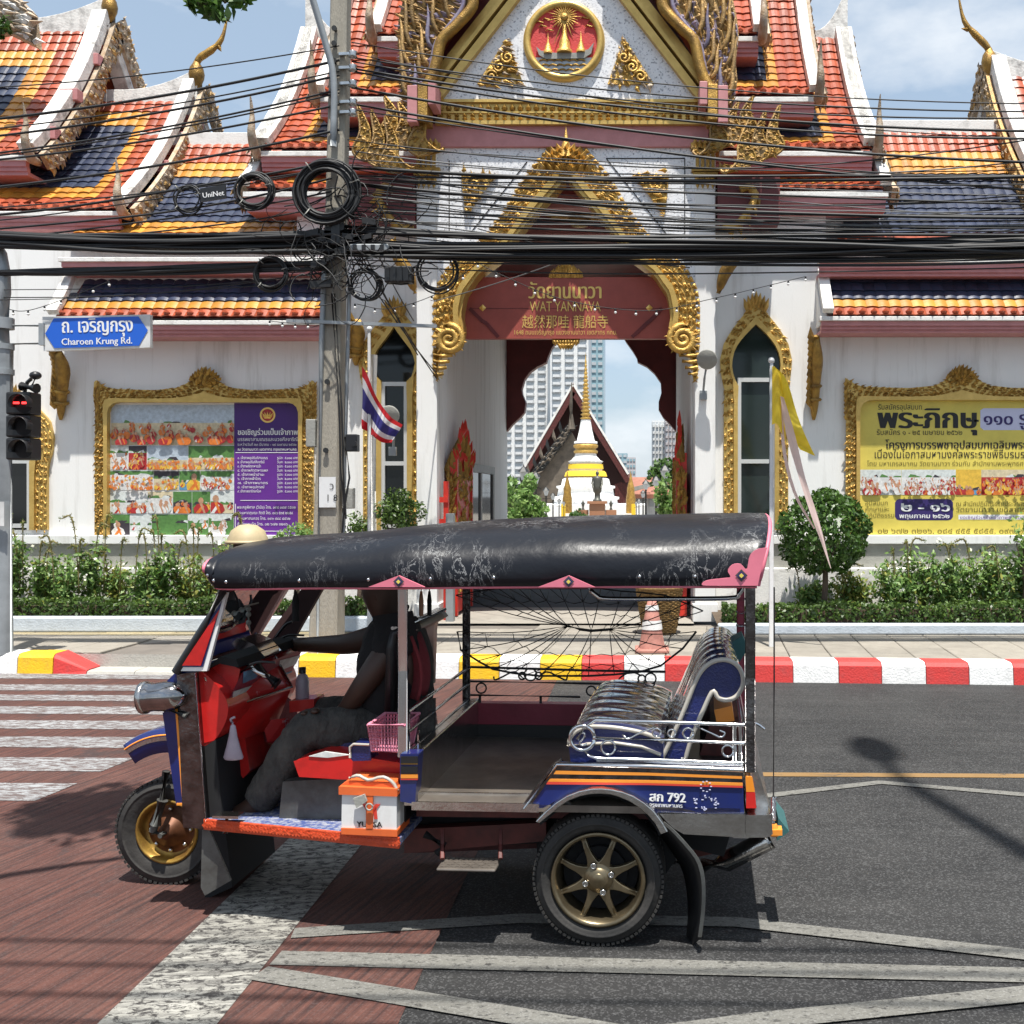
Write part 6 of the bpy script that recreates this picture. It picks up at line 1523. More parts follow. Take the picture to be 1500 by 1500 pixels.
mb.tube([V(xb_ + .29 * math.cos(2 * math.pi * k / 30), Yb_ + .29 * math.sin(2 * math.pi * k / 30), zt + .015) for k in range(30)], .022, 6, closed=True); mb.build('rim', 'wicker', o)
mb = MB(); mb.lathe([(0, SW + Hh * .8), (.25, SW + Hh * .8)], V(xb_, Yb_, 0), n=24); mb.build('inside', 'soil', o)
# ================================================================ planting beds
rng = np.random.default_rng(11)
def bed(x0, x1, Y, ztop, label_k, round_end=None):
    mb = MB(); mb.box(x0, x1, Y, Y + .16, SW, ztop)
    o = mb.build('planter_kerb', 'blue_grey_paint', None, label_k, 'kerb', loc=((x0 + x1) / 2, Y, SW), bevel=.02)
    mb = MB(); mb.add([(x0, Y + .16, ztop - .03), (x1, Y + .16, ztop - .03), (x1, 14.35, ztop + .02), (x0, 14.35, ztop + .02)], [(0, 1, 2, 3)]); mb.build('planter_soil', 'soil', kind='structure')
bed(-10.5, -3.25, 13.15, .39, 'pale blue painted planter kerb left of the gate')
bed(xat(1052, 12.95), 9, 12.9, .33, 'pale blue painted planter kerb right of the gate')
def hedge(x0, x1, y0, y1, z0, z1, label):
    n = int(900 * (x1 - x0)); o = thing('hedge', label, 'hedge', ((x0 + x1) / 2, (y0 + y1) / 2, z0))
    u = rng.uniform(size=(n, 3)); face = rng.uniform(size=n)
    pos = np.empty((n, 3)); pos[:, 0] = x0 + u[:, 0] * (x1 - x0)
    top = face < .45
    pos[:, 1] = np.where(top, y0 + u[:, 1] * (y1 - y0), y0 + np.abs(rng.normal(size=n)) * .035); pos[:, 2] = np.where(top, z1 - np.abs(rng.normal(size=n)) * .03, z0 + u[:, 2] * (z1 - z0))
    pos[:, 2] += .025 * np.sin(pos[:, 0] * 3.1) + .02 * np.sin(pos[:, 0] * 7.7 + 1)
    ends = face > .96; pos[ends, 0] = np.where(u[ends, 1] < .5, x0, x1); pos[ends, 1] = y0 + u[ends, 0] * (y1 - y0)
    nr = np.zeros((n, 3)); nr[top, 2] = 1; nr[~top, 1] = -1
    q = leaves_np(rng, pos, .062, nr, aspect=.55)
    quads_object('leaves', q, ['leaf_hedge', 'leaf_yellow'], o, mi=(rng.uniform(size=n) < .012).astype(int), kind='stuff')
    mb = MB(); mb.box(x0 + .05, x1 - .05, y0 + .08, y1 - .05, z0, z1 - .07); mb.build('branch_core', 'soil', o)
hedge(-10.3, -3.3, 13.33, 13.75, .37, zat(880, 13.4), 'long clipped dark green hedge left of the gate')
hedge(xat(1062, 13.1), 8.8, 13.08, 13.5, .32, zat(885, 13.2), 'long clipped dark green hedge right of the gate')
def flower_plant(px, Y, h, w, z0, seed, yel=False, stalks=3, group='', label=''):
    r = np.random.default_rng(seed); x = xat(px, Y); o = thing('flowering_plant', label, 'plant', (x, Y, z0), group)
    mb = MB(); tops = []
    for k in range(6):
        a = r.uniform(0, 6.28); tip = V(x + math.cos(a) * w * .8 * r.uniform(.3, 1), Y + math.sin(a) * w * .5, z0 + h * r.uniform(.6, 1)); tops.append(tip)
        mb.tube(smooth_line([V(x, Y, z0), lerp(V(x, Y, z0), tip, .5) + V(0, 0, .08), tip], 6), [.012, .011, .01, .008, .006, .004], 4)
    mb.build('stem', 'stem', o)
    P_ = []; N_ = []
    for t in tops:
        for q in range(5):
            c = lerp(V(x, Y, z0), t, .30 + .16 * q); n = 26
            p = r.normal(size=(n, 3)) * np.array([w * .26, w * .2, h * .075]) + np.array(c); P_.append(p); N_.append(np.tile([0, -.5, .8], (n, 1)))
    p = np.concatenate(P_); nn = np.concatenate(N_); n = len(p)
    quads_object('leaves', leaves_np(r, p, .085 if not yel else .075, nn, aspect=.42), ['leaf_light', 'leaf_yellow', 'leaf'], o, mi=np.where(r.uniform(size=n) < (.55 if yel else .10), 1, np.where(r.uniform(size=n) < .3, 2, 0)), kind='stuff')
    pt = []
    for t in tops[:2]:
        c = np.array(t) + np.array([0, -.03, .04])
        for q in range(1): pt.append(r.normal(size=(4, 3)) * .028 + c + r.normal(size=3) * .08)
    p = np.concatenate(pt); quads_object('petals', leaves_np(r, p, .045, np.tile([0, -1, .3], (len(p), 1)), aspect=.8), ['petal'], o, kind='stuff')
    if stalks:
        mb = MB(); q_ = []
        for k in range(stalks):
            bx = x + r.uniform(-w, w); top = z0 + h * r.uniform(1.1, 1.42); ln = r.uniform(-.12, .12)
            L = smooth_line([V(bx, Y - .05, z0 + h * .3), V(bx + ln * .4, Y - .05, lerp(z0, top, .75)), V(bx + ln, Y - .06, top), V(bx + ln * 2.2, Y - .07, top - .03)], 12); mb.tube(L, [.007] * 6 + [.012] * 5 + [.004], 5)
            for c in L[3:]: q_.append(r.normal(size=(9, 3)) * .014 + np.array(c))
        mb.build('stalk', 'stem', o)
        p = np.concatenate(q_); quads_object('seed_head', leaves_np(r, p, .032, None, aspect=.4), ['leaf_yellow', 'stem', 'leaf'], o, mi=r.integers(0, 3, len(p)), kind='stuff')
gl, gr = 'flowering plants in the bed left of the gate', 'flowering plants in the bed right of the gate'
for k, px in enumerate((-25, 22, 58, 96, 134, 170, 205, 240, 272, 303, 335)):
    flower_plant(px, 13.95 + (k % 3) * .12, .80 + .16 * math.sin(k * 2.1), .25, .38, 100 + k, k in (8, 9, 10, 5), 3, gl, NTH[k] + ' leafy flowering plant with seed stalks from the signal pole in the left bed')
for k, px in enumerate((1190, 1238, 1262, 1300, 1325, 1352, 1380, 1410, 1440, 1468, 1495, 1525)):
    flower_plant(px, 13.85 + (k % 3) * .12, (.52 if k < 3 else .80) + .08 * math.sin(k * 1.7), .27, .32, 200 + k, k in (1, 2), 1, gr, NTH[k] + ' leafy flowering plant with pale petals from the yellow flag pole in the right bed')
def ball_points(r, c, rad, n):
    d = r.normal(size=(n, 3)); d /= np.linalg.norm(d, axis=1)[:, None]
    b = 1 + .07 * np.sin(d[:, :1] * 7 + 1) * np.sin(d[:, 2:] * 8) + .05 * np.sin(d[:, 1:2] * 11)
    return np.array(c) + d * b * np.array(rad) * (1 - np.abs(r.normal(size=(n, 1))) * .13), d
def shrub(px, py, Y, rx, rz, n, label, leafm='leaf', size=.085, trunk=None, nm='shrub', cat='shrub', clumps=16, ry=None):
    c = P(px, py, Y); zb = trunk if trunk is not None else SW + .1; o = thing(nm, label, cat, V(c.x, c.y, zb))
    p, nr = crown_points(rng, c, (rx, ry or rx * .8, rz), n, clumps) if nm != 'topiary_tree' else ball_points(rng, c, (rx, rx, rz), n); quads_object('crown', leaves_np(rng, p, size, nr, aspect=.5), [leafm], o, kind='stuff')
    mb = MB(); base = V(c.x, c.y, zb)
    mb.tube(smooth_line([base, lerp(base, c, .5) + V(.03, 0, 0), c], 8), [.05, .045, .04, .04, .035, .03, .025, .02], 7)
    for k in range(7):
        a = 6.28 * k / 7; mb.tube([lerp(base, c, .55), c + V(math.cos(a) * rx * .6, math.sin(a) * rx * .5, (.25 - .1 * (k % 3)) * rz)], [.022, .006], 5)
    mb.build('trunk', 'bark', o); return o
shrub(1206, 780, 13.6, .60, .56, 4200, 'round clipped glossy green tree on a bare trunk below the ribbon', trunk=.33, nm='topiary_tree', cat='tree')
shrub(583, 757, 13.75, .42, .36, 1700, 'dense round green shrub in front of the dark gate window', 'leaf_hedge', .06)
shrub(525, 775, 13.9, .25, .25, 500, 'small green shrub between the two flag poles and the concrete pole', 'leaf_hedge', .06)
shrub(432, 790, 13.7, .36, .2, 900, 'low bushy green shrub below the right corner of the purple notice board', 'leaf_light', .055)
shrub(1500, 800, 13.75, .2, .55, 300, 'thin leafy shrub at the right edge below the yellow notice board', 'leaf_light', .08)

# ================================================================ beyond the gate
def lamp_post(px, ptop, pbase, Y, label):
    h0 = SW; top = zat(ptop, Y); x = xat(px, Y); o = thing('lamp_post', label, 'lamp post', (x, Y, h0), 'lamp posts along the temple forecourt')
    s = (top - h0) / 3.0; mb = MB(); mb.lathe([(.13 * s, 0), (.13 * s, .1 * s), (.07 * s, .25 * s), (.05 * s, .4 * s), (.04 * s, 2.4 * s), (.07 * s, 2.45 * s)], (x, Y, h0), n=10); sh = mb.build('shaft', 'iron', o)
    mb = MB(); mb.lathe([(.07 * s, 2.46 * s), (.15 * s, 2.72 * s)], (x, Y, h0), n=6, smooth=False); mb.build('lantern', 'hazed_grey', o)
    mb = MB(); mb.lathe([(.2 * s, 2.725 * s), (.06 * s, 2.88 * s), (.03 * s, 2.9 * s), (0, 3.0 * s)], (x, Y, h0), n=6, smooth=False); mb.tube([V(x - .2 * s, Y, h0 + 2.3 * s), V(x + .2 * s, Y, h0 + 2.3 * s)], .02 * s, 5); mb.build('lantern_cap', 'iron', o)
for px, pt, Y in ((767, 679, 30), (785, 688, 34), (800, 711, 38), (810, 720, 42), (819, 729, 46), (826, 733, 50)): lamp_post(px, pt, 770, Y, NTH[int((Y - 30) / 4)] + ' black iron lantern post from the gate in the row left of the white stupa')
for px, pt, Y in ((974, 677, 30), (961, 694, 34), (946, 700, 38), (942, 716, 42), (936, 729, 46), (932, 733, 50)): lamp_post(px, pt, 770, Y, NTH[int((Y - 30) / 4)] + ' black iron lantern post from the gate in the row right of the white stupa')
YS = 56
def stp(prof, name, m, par, n=24, sides=None):
    mb = MB(); c = V(xat(858, YS), YS, 0); k = YS / F
    mb.lathe([(r * k, zat(y, YS)) for y, r in prof], c, n=n, smooth=sides is None); return mb.build(name, m, par)
su = thing('stupa', 'white bell shaped stupa with yellow sashes and tall gold spire', 'stupa', (xat(858, YS), YS, SW))
mb = MB(); xx = xat(858, YS)
mb.box(xx - 3.3, xx + 3.3, YS - 3.0, YS + 3, SW, zat(738, YS)); mb.build('base_terrace', 'white_wall', su, bevel=.05)
stp([(742, 52), (739, 52), (738, 47), (732, 46), (731, 49), (728, 49), (727, 42), (716, 40), (715, 43), (712, 43), (711, 36), (702, 34), (700, 30)], 'terrace', 'white_wall', su)
stp([(698, 31.5), (692, 29.5), (690, 27)], 'yellow_sash', 'yellow_cloth', su); stp([(690, 24), (685, 25), (678, 23), (676, 26), (674, 21), (668, 16), (664, 15)], 'bell', 'white_wall', su)
stp([(687, 26), (680, 25.2)], 'yellow_sash', 'yellow_cloth', su)
stp([(664, 17), (661, 18), (658, 14), (655, 18), (652, 18), (650, 14)], 'gilt_ring', 'gold', su)
stp([(650, 17), (647, 17), (646, 13), (630, 9.5), (615, 7.0)], 'cone', 'white_wall', su)
mb = MB(); k_ = YS / F; prof = []
for q in range(16):
    y = 615 - q * 5.5; r = 6.2 * (1 - q / 17) + .6; prof += [(r * .75 * k_, zat(y, YS)), (r * 1.25 * k_, zat(y - 2.2, YS)), (r * .75 * k_, zat(y - 4.4, YS))]
mb.lathe(prof + [(0.0, zat(515, YS))], V(xx, YS, 0), n=12); mb.build('spire', 'gold', su)
def small_chedi(px, label):
    Y = 52; x = xat(px, Y); k = Y / F; o = thing('small_stupa', label, 'stupa', (x, Y, SW)); mb = MB()
    mb.box(x - .4, x + .4, Y - .4, Y + .4, SW, zat(752, Y)); mb.build('base', 'white_wall', o)
    mb = MB(); mb.lathe([(7 * k, zat(752, Y)), (7 * k, zat(730, Y)), (5.5 * k, zat(722, Y)), (5.5 * k, zat(716, Y)), (3.5 * k, zat(708, Y)), (2 * k, zat(702, Y)), (1 * k, zat(695, Y)), (0, zat(688, Y))], V(x, Y, 0), n=12); mb.build('bell', 'old_gold', o)
small_chedi(831, 'small gold stupa left of the white stupa'); small_chedi(924, 'small gold stupa right of the white stupa')
for x0, x1, lb in ((822, 828, 'yellow cloth drape left of the statue terrace'), (925, 931, 'yellow cloth drape right of the statue terrace')):
    mb = MB(); mb.prism([P(x0, 738, 51), P(x1, 738, 51), P(x1, 768, 51), P(x0, 768, 51)], V(0, .2, 0)); mb.build('cloth_drape', 'yellow_cloth', None, lb, 'drape', loc=P((x0 + x1) / 2, 768, 51))
YSt = 48
o = thing('statue', 'dark bronze standing figure statue on a brown stone pedestal', 'statue', (xat(875, YSt), YSt, SW))
mb = MB(); x = xat(875, YSt); mb.box(x - .36, x + .36, YSt - .36, YSt + .36, SW, zat(738, YSt)); mb.box(x - .45, x + .45, YSt - .45, YSt + .45, zat(738, YSt) + .002, zat(734, YSt)); mb.build('pedestal', 'brown_stone', o)
k = YSt / F; mb = MB(); z = lambda y: zat(y, YSt)
mb.lathe([(6.5 * k, z(734)), (6.5 * k, z(732)), (4.5 * k, z(731)), (4.2 * k, z(722)), (6 * k, z(720)), (6.8 * k, z(712)), (5.6 * k, z(704)), (6.4 * k, z(700)), (4 * k, z(698)), (1.6 * k, z(697)), (1.7 * k, z(696)), (2.6 * k, z(694)), (2.5 * k, z(692)), (1.2 * k, z(690)), (0, z(689.5))], V(x, YSt, 0), n=14)
for sx in (-1, 1): mb.tube([V(x + sx * 6.2 * k, YSt, z(700)), V(x + sx * 7.8 * k, YSt - .1, z(708)), V(x + sx * 5.5 * k, YSt - .25, z(715))], [1.6 * k, 1.5 * k, 1.1 * k], 7)
mb.build('figure', 'bronze_statue', o)
for px, lb in ((854, 'dark urn on a brown plinth left of the statue'), (895, 'dark urn on a brown plinth right of the statue')):
    x = xat(px, YSt); o = thing('urn', lb, 'urn', (x, YSt, SW)); mb = MB(); mb.box(x - .25, x + .25, YSt - .25, YSt + .25, SW, zat(747, YSt)); mb.build('plinth', 'brown_stone', o)
    mb = MB(); mb.lathe([(2.5 * k, zat(747, YSt)), (1 * k, zat(743, YSt)), (3 * k, zat(738, YSt)), (1.2 * k, zat(735, YSt)), (0, zat(731, YSt))], V(x, YSt, 0), n=10); mb.build('bowl', 'bronze_statue', o)
# big dark gabled hall behind the stupa
Yv = 68
vh = thing('great_hall', 'large temple hall with steep dark red gable behind the white stupa', 'temple hall', (xat(842, Yv), Yv, SW))
ap, lf, rt = P(843, 577, Yv), P(773, 692, Yv), P(921, 700, Yv)
mb = MB(); mb.prism([lf, ap, rt, P(905, 770, Yv), P(790, 770, Yv)], V(0, .4, 0)); mb.build('gable_wall', 'shaded_gable', vh)
for a in (lf, rt):
    d = V(0, -2.2, 0); mb = MB(); mb.prism([ap + d, a + d, a + d + V(0, 0, .35), ap + d + V(0, 0, .5)], V(0, 14, 0)); mb.build('roof', 'red_roof', vh)
    mb = MB(); mb.bar(ap + d + V(0, -.06, .42), a + d + V(0, -.06, .2), .13, .10, FRONT); mb.build('bargeboard', 'white_trim', vh)
    mb = MB(); mb.bar(ap + d + V(0, -.03, -.1), a + d + V(0, -.03, -.28), .34, .1, FRONT); mb.build('barge_rail', 'dark_red_frame', vh)
# nested lower roof with carved bargeboards
YV2 = 62
ap, lf, rt = P(838, 634, YV2), P(772, 722, YV2), P(870, 700, YV2)
mb = MB(); mb.prism([lf, ap, rt, P(868, 760, YV2), P(790, 760, YV2)], V(0, .3, 0)); mb.build('porch_gable', 'porch', vh)
mb = MB(); B = [lf + (ap - lf) * t + V(-.25, -.3, .5) for t in (0, .5, 1)]; A = [lf + (ap - lf) * t + V(0, -.3, 0) for t in (0, .5, 1)]
mb.strip(A, B, V(0, .2, 0)); carved(mb, A, B, FRONT, 3, 26, .4, mi=(0, 1))
for k in range(7): mb.leaf(lerp(lf, ap, k / 7) + V(-.2, -.3, .5), V(-.35, 0, 1), FRONT, .75, .22, k % 2)
mb.tube([ap + V(0, -.3, .2), ap + V(-.05, -.3, 1.6), ap + V(0, -.3, 3.0)], [.25, .12, .03], 6, mi=1); mb.build('porch_bargeboard', ['iron', 'porch'], vh)
mb = MB()
for k in range(7): p = P(902 + k * 2.6, 770, 66); mb.box(p.x - .05, p.x + .05, 66, 66.1, SW, zat(706 + abs(k - 3), 66))
mb.build('red_column', 'dark_red_frame', vh, kind='stuff')
# low red roofed building at the right
o = thing('red_roofed_building', 'low white building with a faded red tiled roof right of the stupa', 'building', (xat(945, 74), 74, SW))
mb = MB(); mb.box(xat(905, 74), xat(1010, 74), 74, 80, SW, zat(722, 74)); mb.build('wall', 'white_wall', o)
mb = MB(); mb.prism([P(900, 724, 73.4), P(912, 699, 77), P(1000, 699, 77), P(1010, 724, 73.4)], V(0, .01, -.3)); mb.build('roof', 'red_roof', o)
mb = MB(); mb.prism([P(918, 716, 70), P(968, 703, 70), P(970, 708, 70), P(920, 722, 70)], V(0, 3, 0)); mb.build('awning', 'plinth', o)
for k in range(6):
    mb = MB(); mb.box(xat(915 + k * 12, 74), xat(922 + k * 12, 74), 73.93, 73.99, zat(742, 74), zat(728, 74)); mb.build('window', 'hazed_grey', o)
# forecourt trees
shrub(765, 740, 27, .62, .85, 1800, 'bright green bushy tree left beyond the gate', 'leaf_light', .16, trunk=SW, nm='bushy_tree', cat='tree', clumps=18)
shrub(748, 725, 31, .5, .6, 700, 'green bushy tree touching the left passage wall beyond the gate', 'leaf', .16, trunk=SW, nm='bushy_tree', cat='tree')
shrub(985, 735, 27.5, .42, .95, 1300, 'bright green bushy tree right beyond the gate', 'leaf_light', .16, trunk=SW, nm='bushy_tree', cat='tree', clumps=18)
shrub(975, 692, 60, 1.1, .8, 900, 'far dull green tree in front of the pink tower', 'leaf', .3, trunk=SW, nm='bushy_tree', cat='tree')
shrub(846, 757, 47, .45, .35, 260, 'small green plant left of the statue', 'leaf', .22); shrub(863, 764, 46.5, .2, .22, 120, 'small green plant at the foot of the statue', 'leaf', .2); shrub(886, 766, 46.5, .15, .2, 90, 'tiny green plant right of the statue pedestal', 'leaf', .2)
# towers
def tower(label, px0, px1, ptop, Y, floor, cols, m_wall, m_win, balcony=True, depth=22, step=None):
    x0, x1 = xat(px0, Y), xat(px1, Y); top = zat(ptop, Y); o = thing('apartment_tower', label, 'tower', ((x0 + x1) / 2, Y, SW))
    mb = MB(); mb.box(x0, x1, Y, Y + depth, SW, top); mb.build('wall', m_wall, o)
    cw = (x1 - x0) / cols; w = cw * .66; me = None; nf = int((top - 2) / floor)
    mb = MB(); mb.box(-w / 2, w / 2, -.3, -.05, 0, floor * .42); me = mb.mesh('window', m_win)
    mb = MB()
    if balcony:
        mb.lathe([(w * .62, 0), (w * .62, floor * .34)], (0, 0, 0), UPZ, 8, arc=(0, math.pi), ref=V(0, 1, 0)) if False else mb.prism([V(-w * .56, 0, 0), V(-w * .4, -1.4, 0), V(w * .4, -1.4, 0), V(w * .56, 0, 0)], V(0, 0, floor * .36))
        mb_me = mb.mesh('balcony', m_wall)
    cnt = 0
    for f in range(nf):
        z = top - (f + 1) * floor
        for c in range(cols):
            xc_ = x0 + (c + .5) * cw
            # only what the arch lets the camera see is worth single objects
            if cnt >= 290: continue
            if not (CY - (z - H) / Y * F > 478): continue
            cnt += 1
            place(me, 'window', o, Matrix.Translation((xc_, Y, z + floor * .36)))
            if balcony: place(mb_me, 'balcony', o, Matrix.Translation((xc_, Y - .06 - .12 * (c % 2), z)))
    return o
tower('white apartment tower with rows of curved balconies, left block', 735, 802, 440, 400, 2.85, 4, 'tower_white', 'hazed_grey')
tower('white apartment tower with rows of curved balconies, right block', 806, 862, 400, 380, 2.75, 3, 'tower_white', 'hazed_grey')
tower('pale blue glass tower beside the white apartment tower', 856, 884, 430, 430, 3.1, 3, 'tower_glass', 'hazed_grey', False)
tower('small blue grey tower far behind the stupa', 905, 919, 664, 620, 3.6, 2, 'tower_glass', 'hazed_grey', False, 14)
tower('small pale tower beside the far blue grey one', 918, 931, 670, 600, 3.6, 3, 'tower_pink', 'tower_glass', False, 14)
tower('pale pinkish apartment tower at the right of the arch opening', 955, 975, 616, 480, 3.1, 4, 'tower_white', 'hazed_grey', True, 14)
tower('pale pinkish apartment tower behind the right tree', 974, 1000, 612, 470, 3.1, 5, 'tower_pink', 'tower_white', True, 14)

# ================================================================ on the camera's side of the road: what throws the shadows
t = thing('roadside_tree', 'leafy roadside tree whose tip hangs into the top of the view', 'tree', (-4.7, 2.3, 0))
mb = MB(); mb.tube(smooth_line([V(-4.7, 2.3, 0), V(-4.6, 2.5, 2.5), V(-4.2, 3.0, 4.6), V(-3.5, 4.2, 6.2)], 12), [.16, .15, .14, .13, .12, .11, .10, .09, .08, .07, .05, .04], 8)
mb.tube(smooth_line([V(-4.2, 3.0, 4.6), V(-3.0, 3.8, 5.3), V(-2.2, 4.3, 4.9), V(-1.78, 4.4, 4.05)], 12), [.06, .055, .05, .045, .04, .035, .03, .025, .02, .015, .01, .006], 6); mb.build('trunk', 'bark', t)
ps = []
for c, r, n, cl in (((-3.05, 4.55, 6.6), (.60, .75, .6), 1300, 14), ((-3.75, 3.6, 6.4), (.6, .7, .6), 700, 9), ((-2.9, 4.5, 5.6), (.4, .5, .3), 120, 6)):
    p, nr = crown_points(rng, c, r, n, cl); ps.append(leaves_np(rng, p, .13, nr, aspect=.5))
tipc = P(318, 4, 4.4); p, nr = crown_points(rng, tipc, (.17, .12, .06), 80, 8); ps.append(leaves_np(rng, p, .075, nr, aspect=.42)); p, nr = crown_points(rng, P(322, 20, 4.4), (.035, .05, .03), 16, 3); ps.append(leaves_np(rng, p, .065, nr, aspect=.42))
quads_object('crown', np.concatenate(ps), ['leaf'], t, kind='stuff')
o = thing('street_lamp', 'tall grey street lamp on the near side of the road', 'street lamp', (2.76, 2.6, 0)); mb = MB(); hL = 16.0
mb.tube([V(2.76, 2.6, 0), V(2.76, 2.6, hL - .5), V(2.74, 2.8, hL), V(2.74, 3.3, hL + .15)], [.11, .075, .06, .05], 10); mb.build('mast', 'grey_steel', o)
mb = MB(); mb.sphere(V(2.74, 3.55, hL + .12), (.19, .42, .09), 14, 8); mb.build('lamp_head', 'grey_steel', o)
for k, (y, z) in enumerate(((2.55, 6.4), (2.75, 6.6), (3.0, 6.5), (2.4, 6.2), (2.2, 6.6))):
    cable((-14, y + .15, z), (9, y - .5, z), .016, .25, NTH[k] + ' black cable strung high along the near side of the road', 'cables over the near side of the road')
# ================================================================ tuk-tuk
sT, TX0, TY0 = 0.061, -0.193, 4.42
NV = Vector((sT, 1, 0)).normalized(); XV = Vector((1, -sT, 0)).normalized()
def T(px, py, d=0.0):
    """photo pixel on the vertical plane d metres in from the near flank of the vehicle"""
    k = (px - CX) / F; Y = (TY0 + d + sT * TX0) / (1 + sT * k); return Vector((k * Y, Y, H - (py - CY) / F * Y))
def TL_(l, d=0.0): return [T(x, y, d) for x, y in l]
W = 1.30
tuk = thing('tuk_tuk', 'three wheeled blue and red taxi with black canopy and chrome rails driving past the gate', 'tuk-tuk', T(875, 1391, .65) * 1.0)
tuk.location.z = 0; ORG[tuk.name] = Vector(tuk.location)
def part(mb, name, m, parent=None, bevel=0.0, **k): return mb.build(name, m, parent or tuk, bevel=bevel, **k)

# canopy: near edge and crown heights follow the photo; rounded sides, drooping nose
edge = smooth_line(TL_([(308, 840), (318, 855), (337, 860), (470, 859), (590, 859), (700, 858), (835, 857), (960, 857), (1050, 857), (1108, 857)]), 46)
crown_px = smooth_line([V(x, y, 0) for x, y in ((304, 807), (313, 799), (350, 793), (470, 785), (590, 773), (700, 766), (835, 761), (960, 759), (1060, 757), (1132, 757))], 46)
rows = []; BOWS = (340, 590, 835, 1100)         # the vinyl sags a little between the hoops
prof = [(-.02, 0.0), (-.032, .14), (-.036, .30), (-.022, .47), (.012, .63), (.07, .77), (.16, .88), (.30, .955), (.48, .99), (.65, 1.0)]
prof = prof + [(W - d, h) for d, h in prof[:-1]][::-1]
for i, (e, c) in enumerate(zip(edge, crown_px)):
    cz = T(c.x, c.y, .33); hgt = cz.z - e.z; cr = cz.x * 1.0; row = []
    for q, (d, h) in enumerate(prof):
        p = e + NV * d; dxs = (T(c.x, c.y, 0).x - e.x) * h if i > 40 or i < 6 else 0
        j_ = min(max(sum(c.x > b_ for b_ in BOWS) - 1, 0), 2); u_ = min(max((c.x - BOWS[j_]) / (BOWS[j_ + 1] - BOWS[j_]), 0), 1); s_ = math.sin(math.pi * u_) ** .7 * math.sin(math.pi * min(h, .999)) ** .6
        row.append(V(p.x + dxs, p.y, e.z + hgt * h) + NV * (.016 * s_ * (1 if d < .6 else -1)) - UPZ * (.012 * s_ if h > .5 else 0))
    rows.append(row)
mb = MB(); mb.grid(rows); a = [lerp(p, q, .5) for p, q in zip(rows[0], rows[0][::-1])]
front_c = sum(rows[0], V(0, 0, 0)) / len(rows[0])
mb.add(rows[0] + [front_c - XV * .02], [(i, i + 1, len(rows[0])) for i in range(len(rows[0]) - 1)], 0, True)
can = part(mb, 'canopy', 'canopy')
md = can.modifiers.new('thickness', 'SOLIDIFY'); md.thickness = .012; md.offset = -1
mb = MB(); ins = [[p - V(0, 0, .03) + (front_c * 0) for p in r[3:-3]] for r in rows[2:-1]]; mb.grid(ins); part(mb, 'canopy_lining', 'black_matte', can)
mb = MB()                                              # seams, pressed studs, pink piping
for px in (590, 835): 
    i = min(range(46), key=lambda k: abs((edge[k].x) - T(px, 857).x)); mb.tube([p + V(0, -.004, .003) for p in rows[i][:12]], .005, 5)
part(mb, 'canopy_seam', 'grey_sheet', can)
for k in range(2, 45, 4): mb = MB(); mb.sphere(rows[k][1] + V(0, -.008, 0), .009, 6, 4); part(mb, 'press_stud', 'chrome', can)
mb = MB(); mb.tube([p + V(0, -.02, -.004) for p in edge], .0085, 6); mb.tube([p + V(-.006, -.004, 0) for p in rows[0][:12]], .009, 6); mb.tube([p + V(.006, -.004, 0) for p in rows[-1]], .010, 6)
part(mb, 'pink_piping', 'pink_vinyl', can)
def badge(mb, c, s):
    for sc, mi, l in ((1, 1, .0), (.72, 2, .003), (.4, 3, .006)): mb.add([c + XV * (a * s * sc) + UPZ * (b * s * sc) - NV * l for a, b in ((-1, 0), (0, -1), (1, 0), (0, 1))], [(0, 1, 2, 3)], mi)
PB = ['pink_vinyl', 'grey_sheet', 'navy_print', 'yellow_print']
for cx_ in (584, 833):
    mb = MB(); mb.prism(TL_([(cx_ - 45, 860), (cx_, 843), (cx_ + 38, 860)], -.085), NV * .012); badge(mb, T(cx_, 852, -.088), .024); part(mb, 'pink_gusset', PB, can)
mb = MB(); q = smooth_line(TL_([(1110, 858), (1040, 858), (1028, 856), (1036, 850), (1060, 847), (1070, 845), (1066, 836), (1073, 827), (1085, 826), (1094, 834), (1098, 815), (1108, 805), (1124, 802)], -.085), 34) + TL_([(1116, 830)], -.085)
mb.prism(q, NV * .012); badge(mb, T(1086, 843, -.088), .026); part(mb, 'pink_corner', PB, can)

# posts
def post(px0, py0, px1, py1, d, r, m='chrome', name='roof_post', n=10):
    mb = MB(); mb.tube([T(px0, py0, d), T(px1, py1, d)], r, n); return part(mb, name, m)
post(590, 1108, 590, 858, .03, .022); post(1099, 1130, 1099, 858, .03, .022, 'dark_chrome')
b = T(590, 1108, .03) + NV * 1.2; t_ = T(590, 858, .03) + NV * 1.2
mb = MB(); mb.tube([b, t_], .022, 10); part(mb, 'roof_post', 'dark_chrome')
b = T(1099, 1130, .03) + NV * 1.2; t_ = T(1099, 858, .03) + NV * 1.2
mb = MB(); mb.tube([b, t_], .022, 10, mi=0)
for k in range(5): mb.tube([lerp(b, t_, .5 + k * .09), lerp(b, t_, .515 + k * .09)], .025, 10, mi=1)
part(mb, 'roof_post', ['maroon_vinyl', 'chrome'])
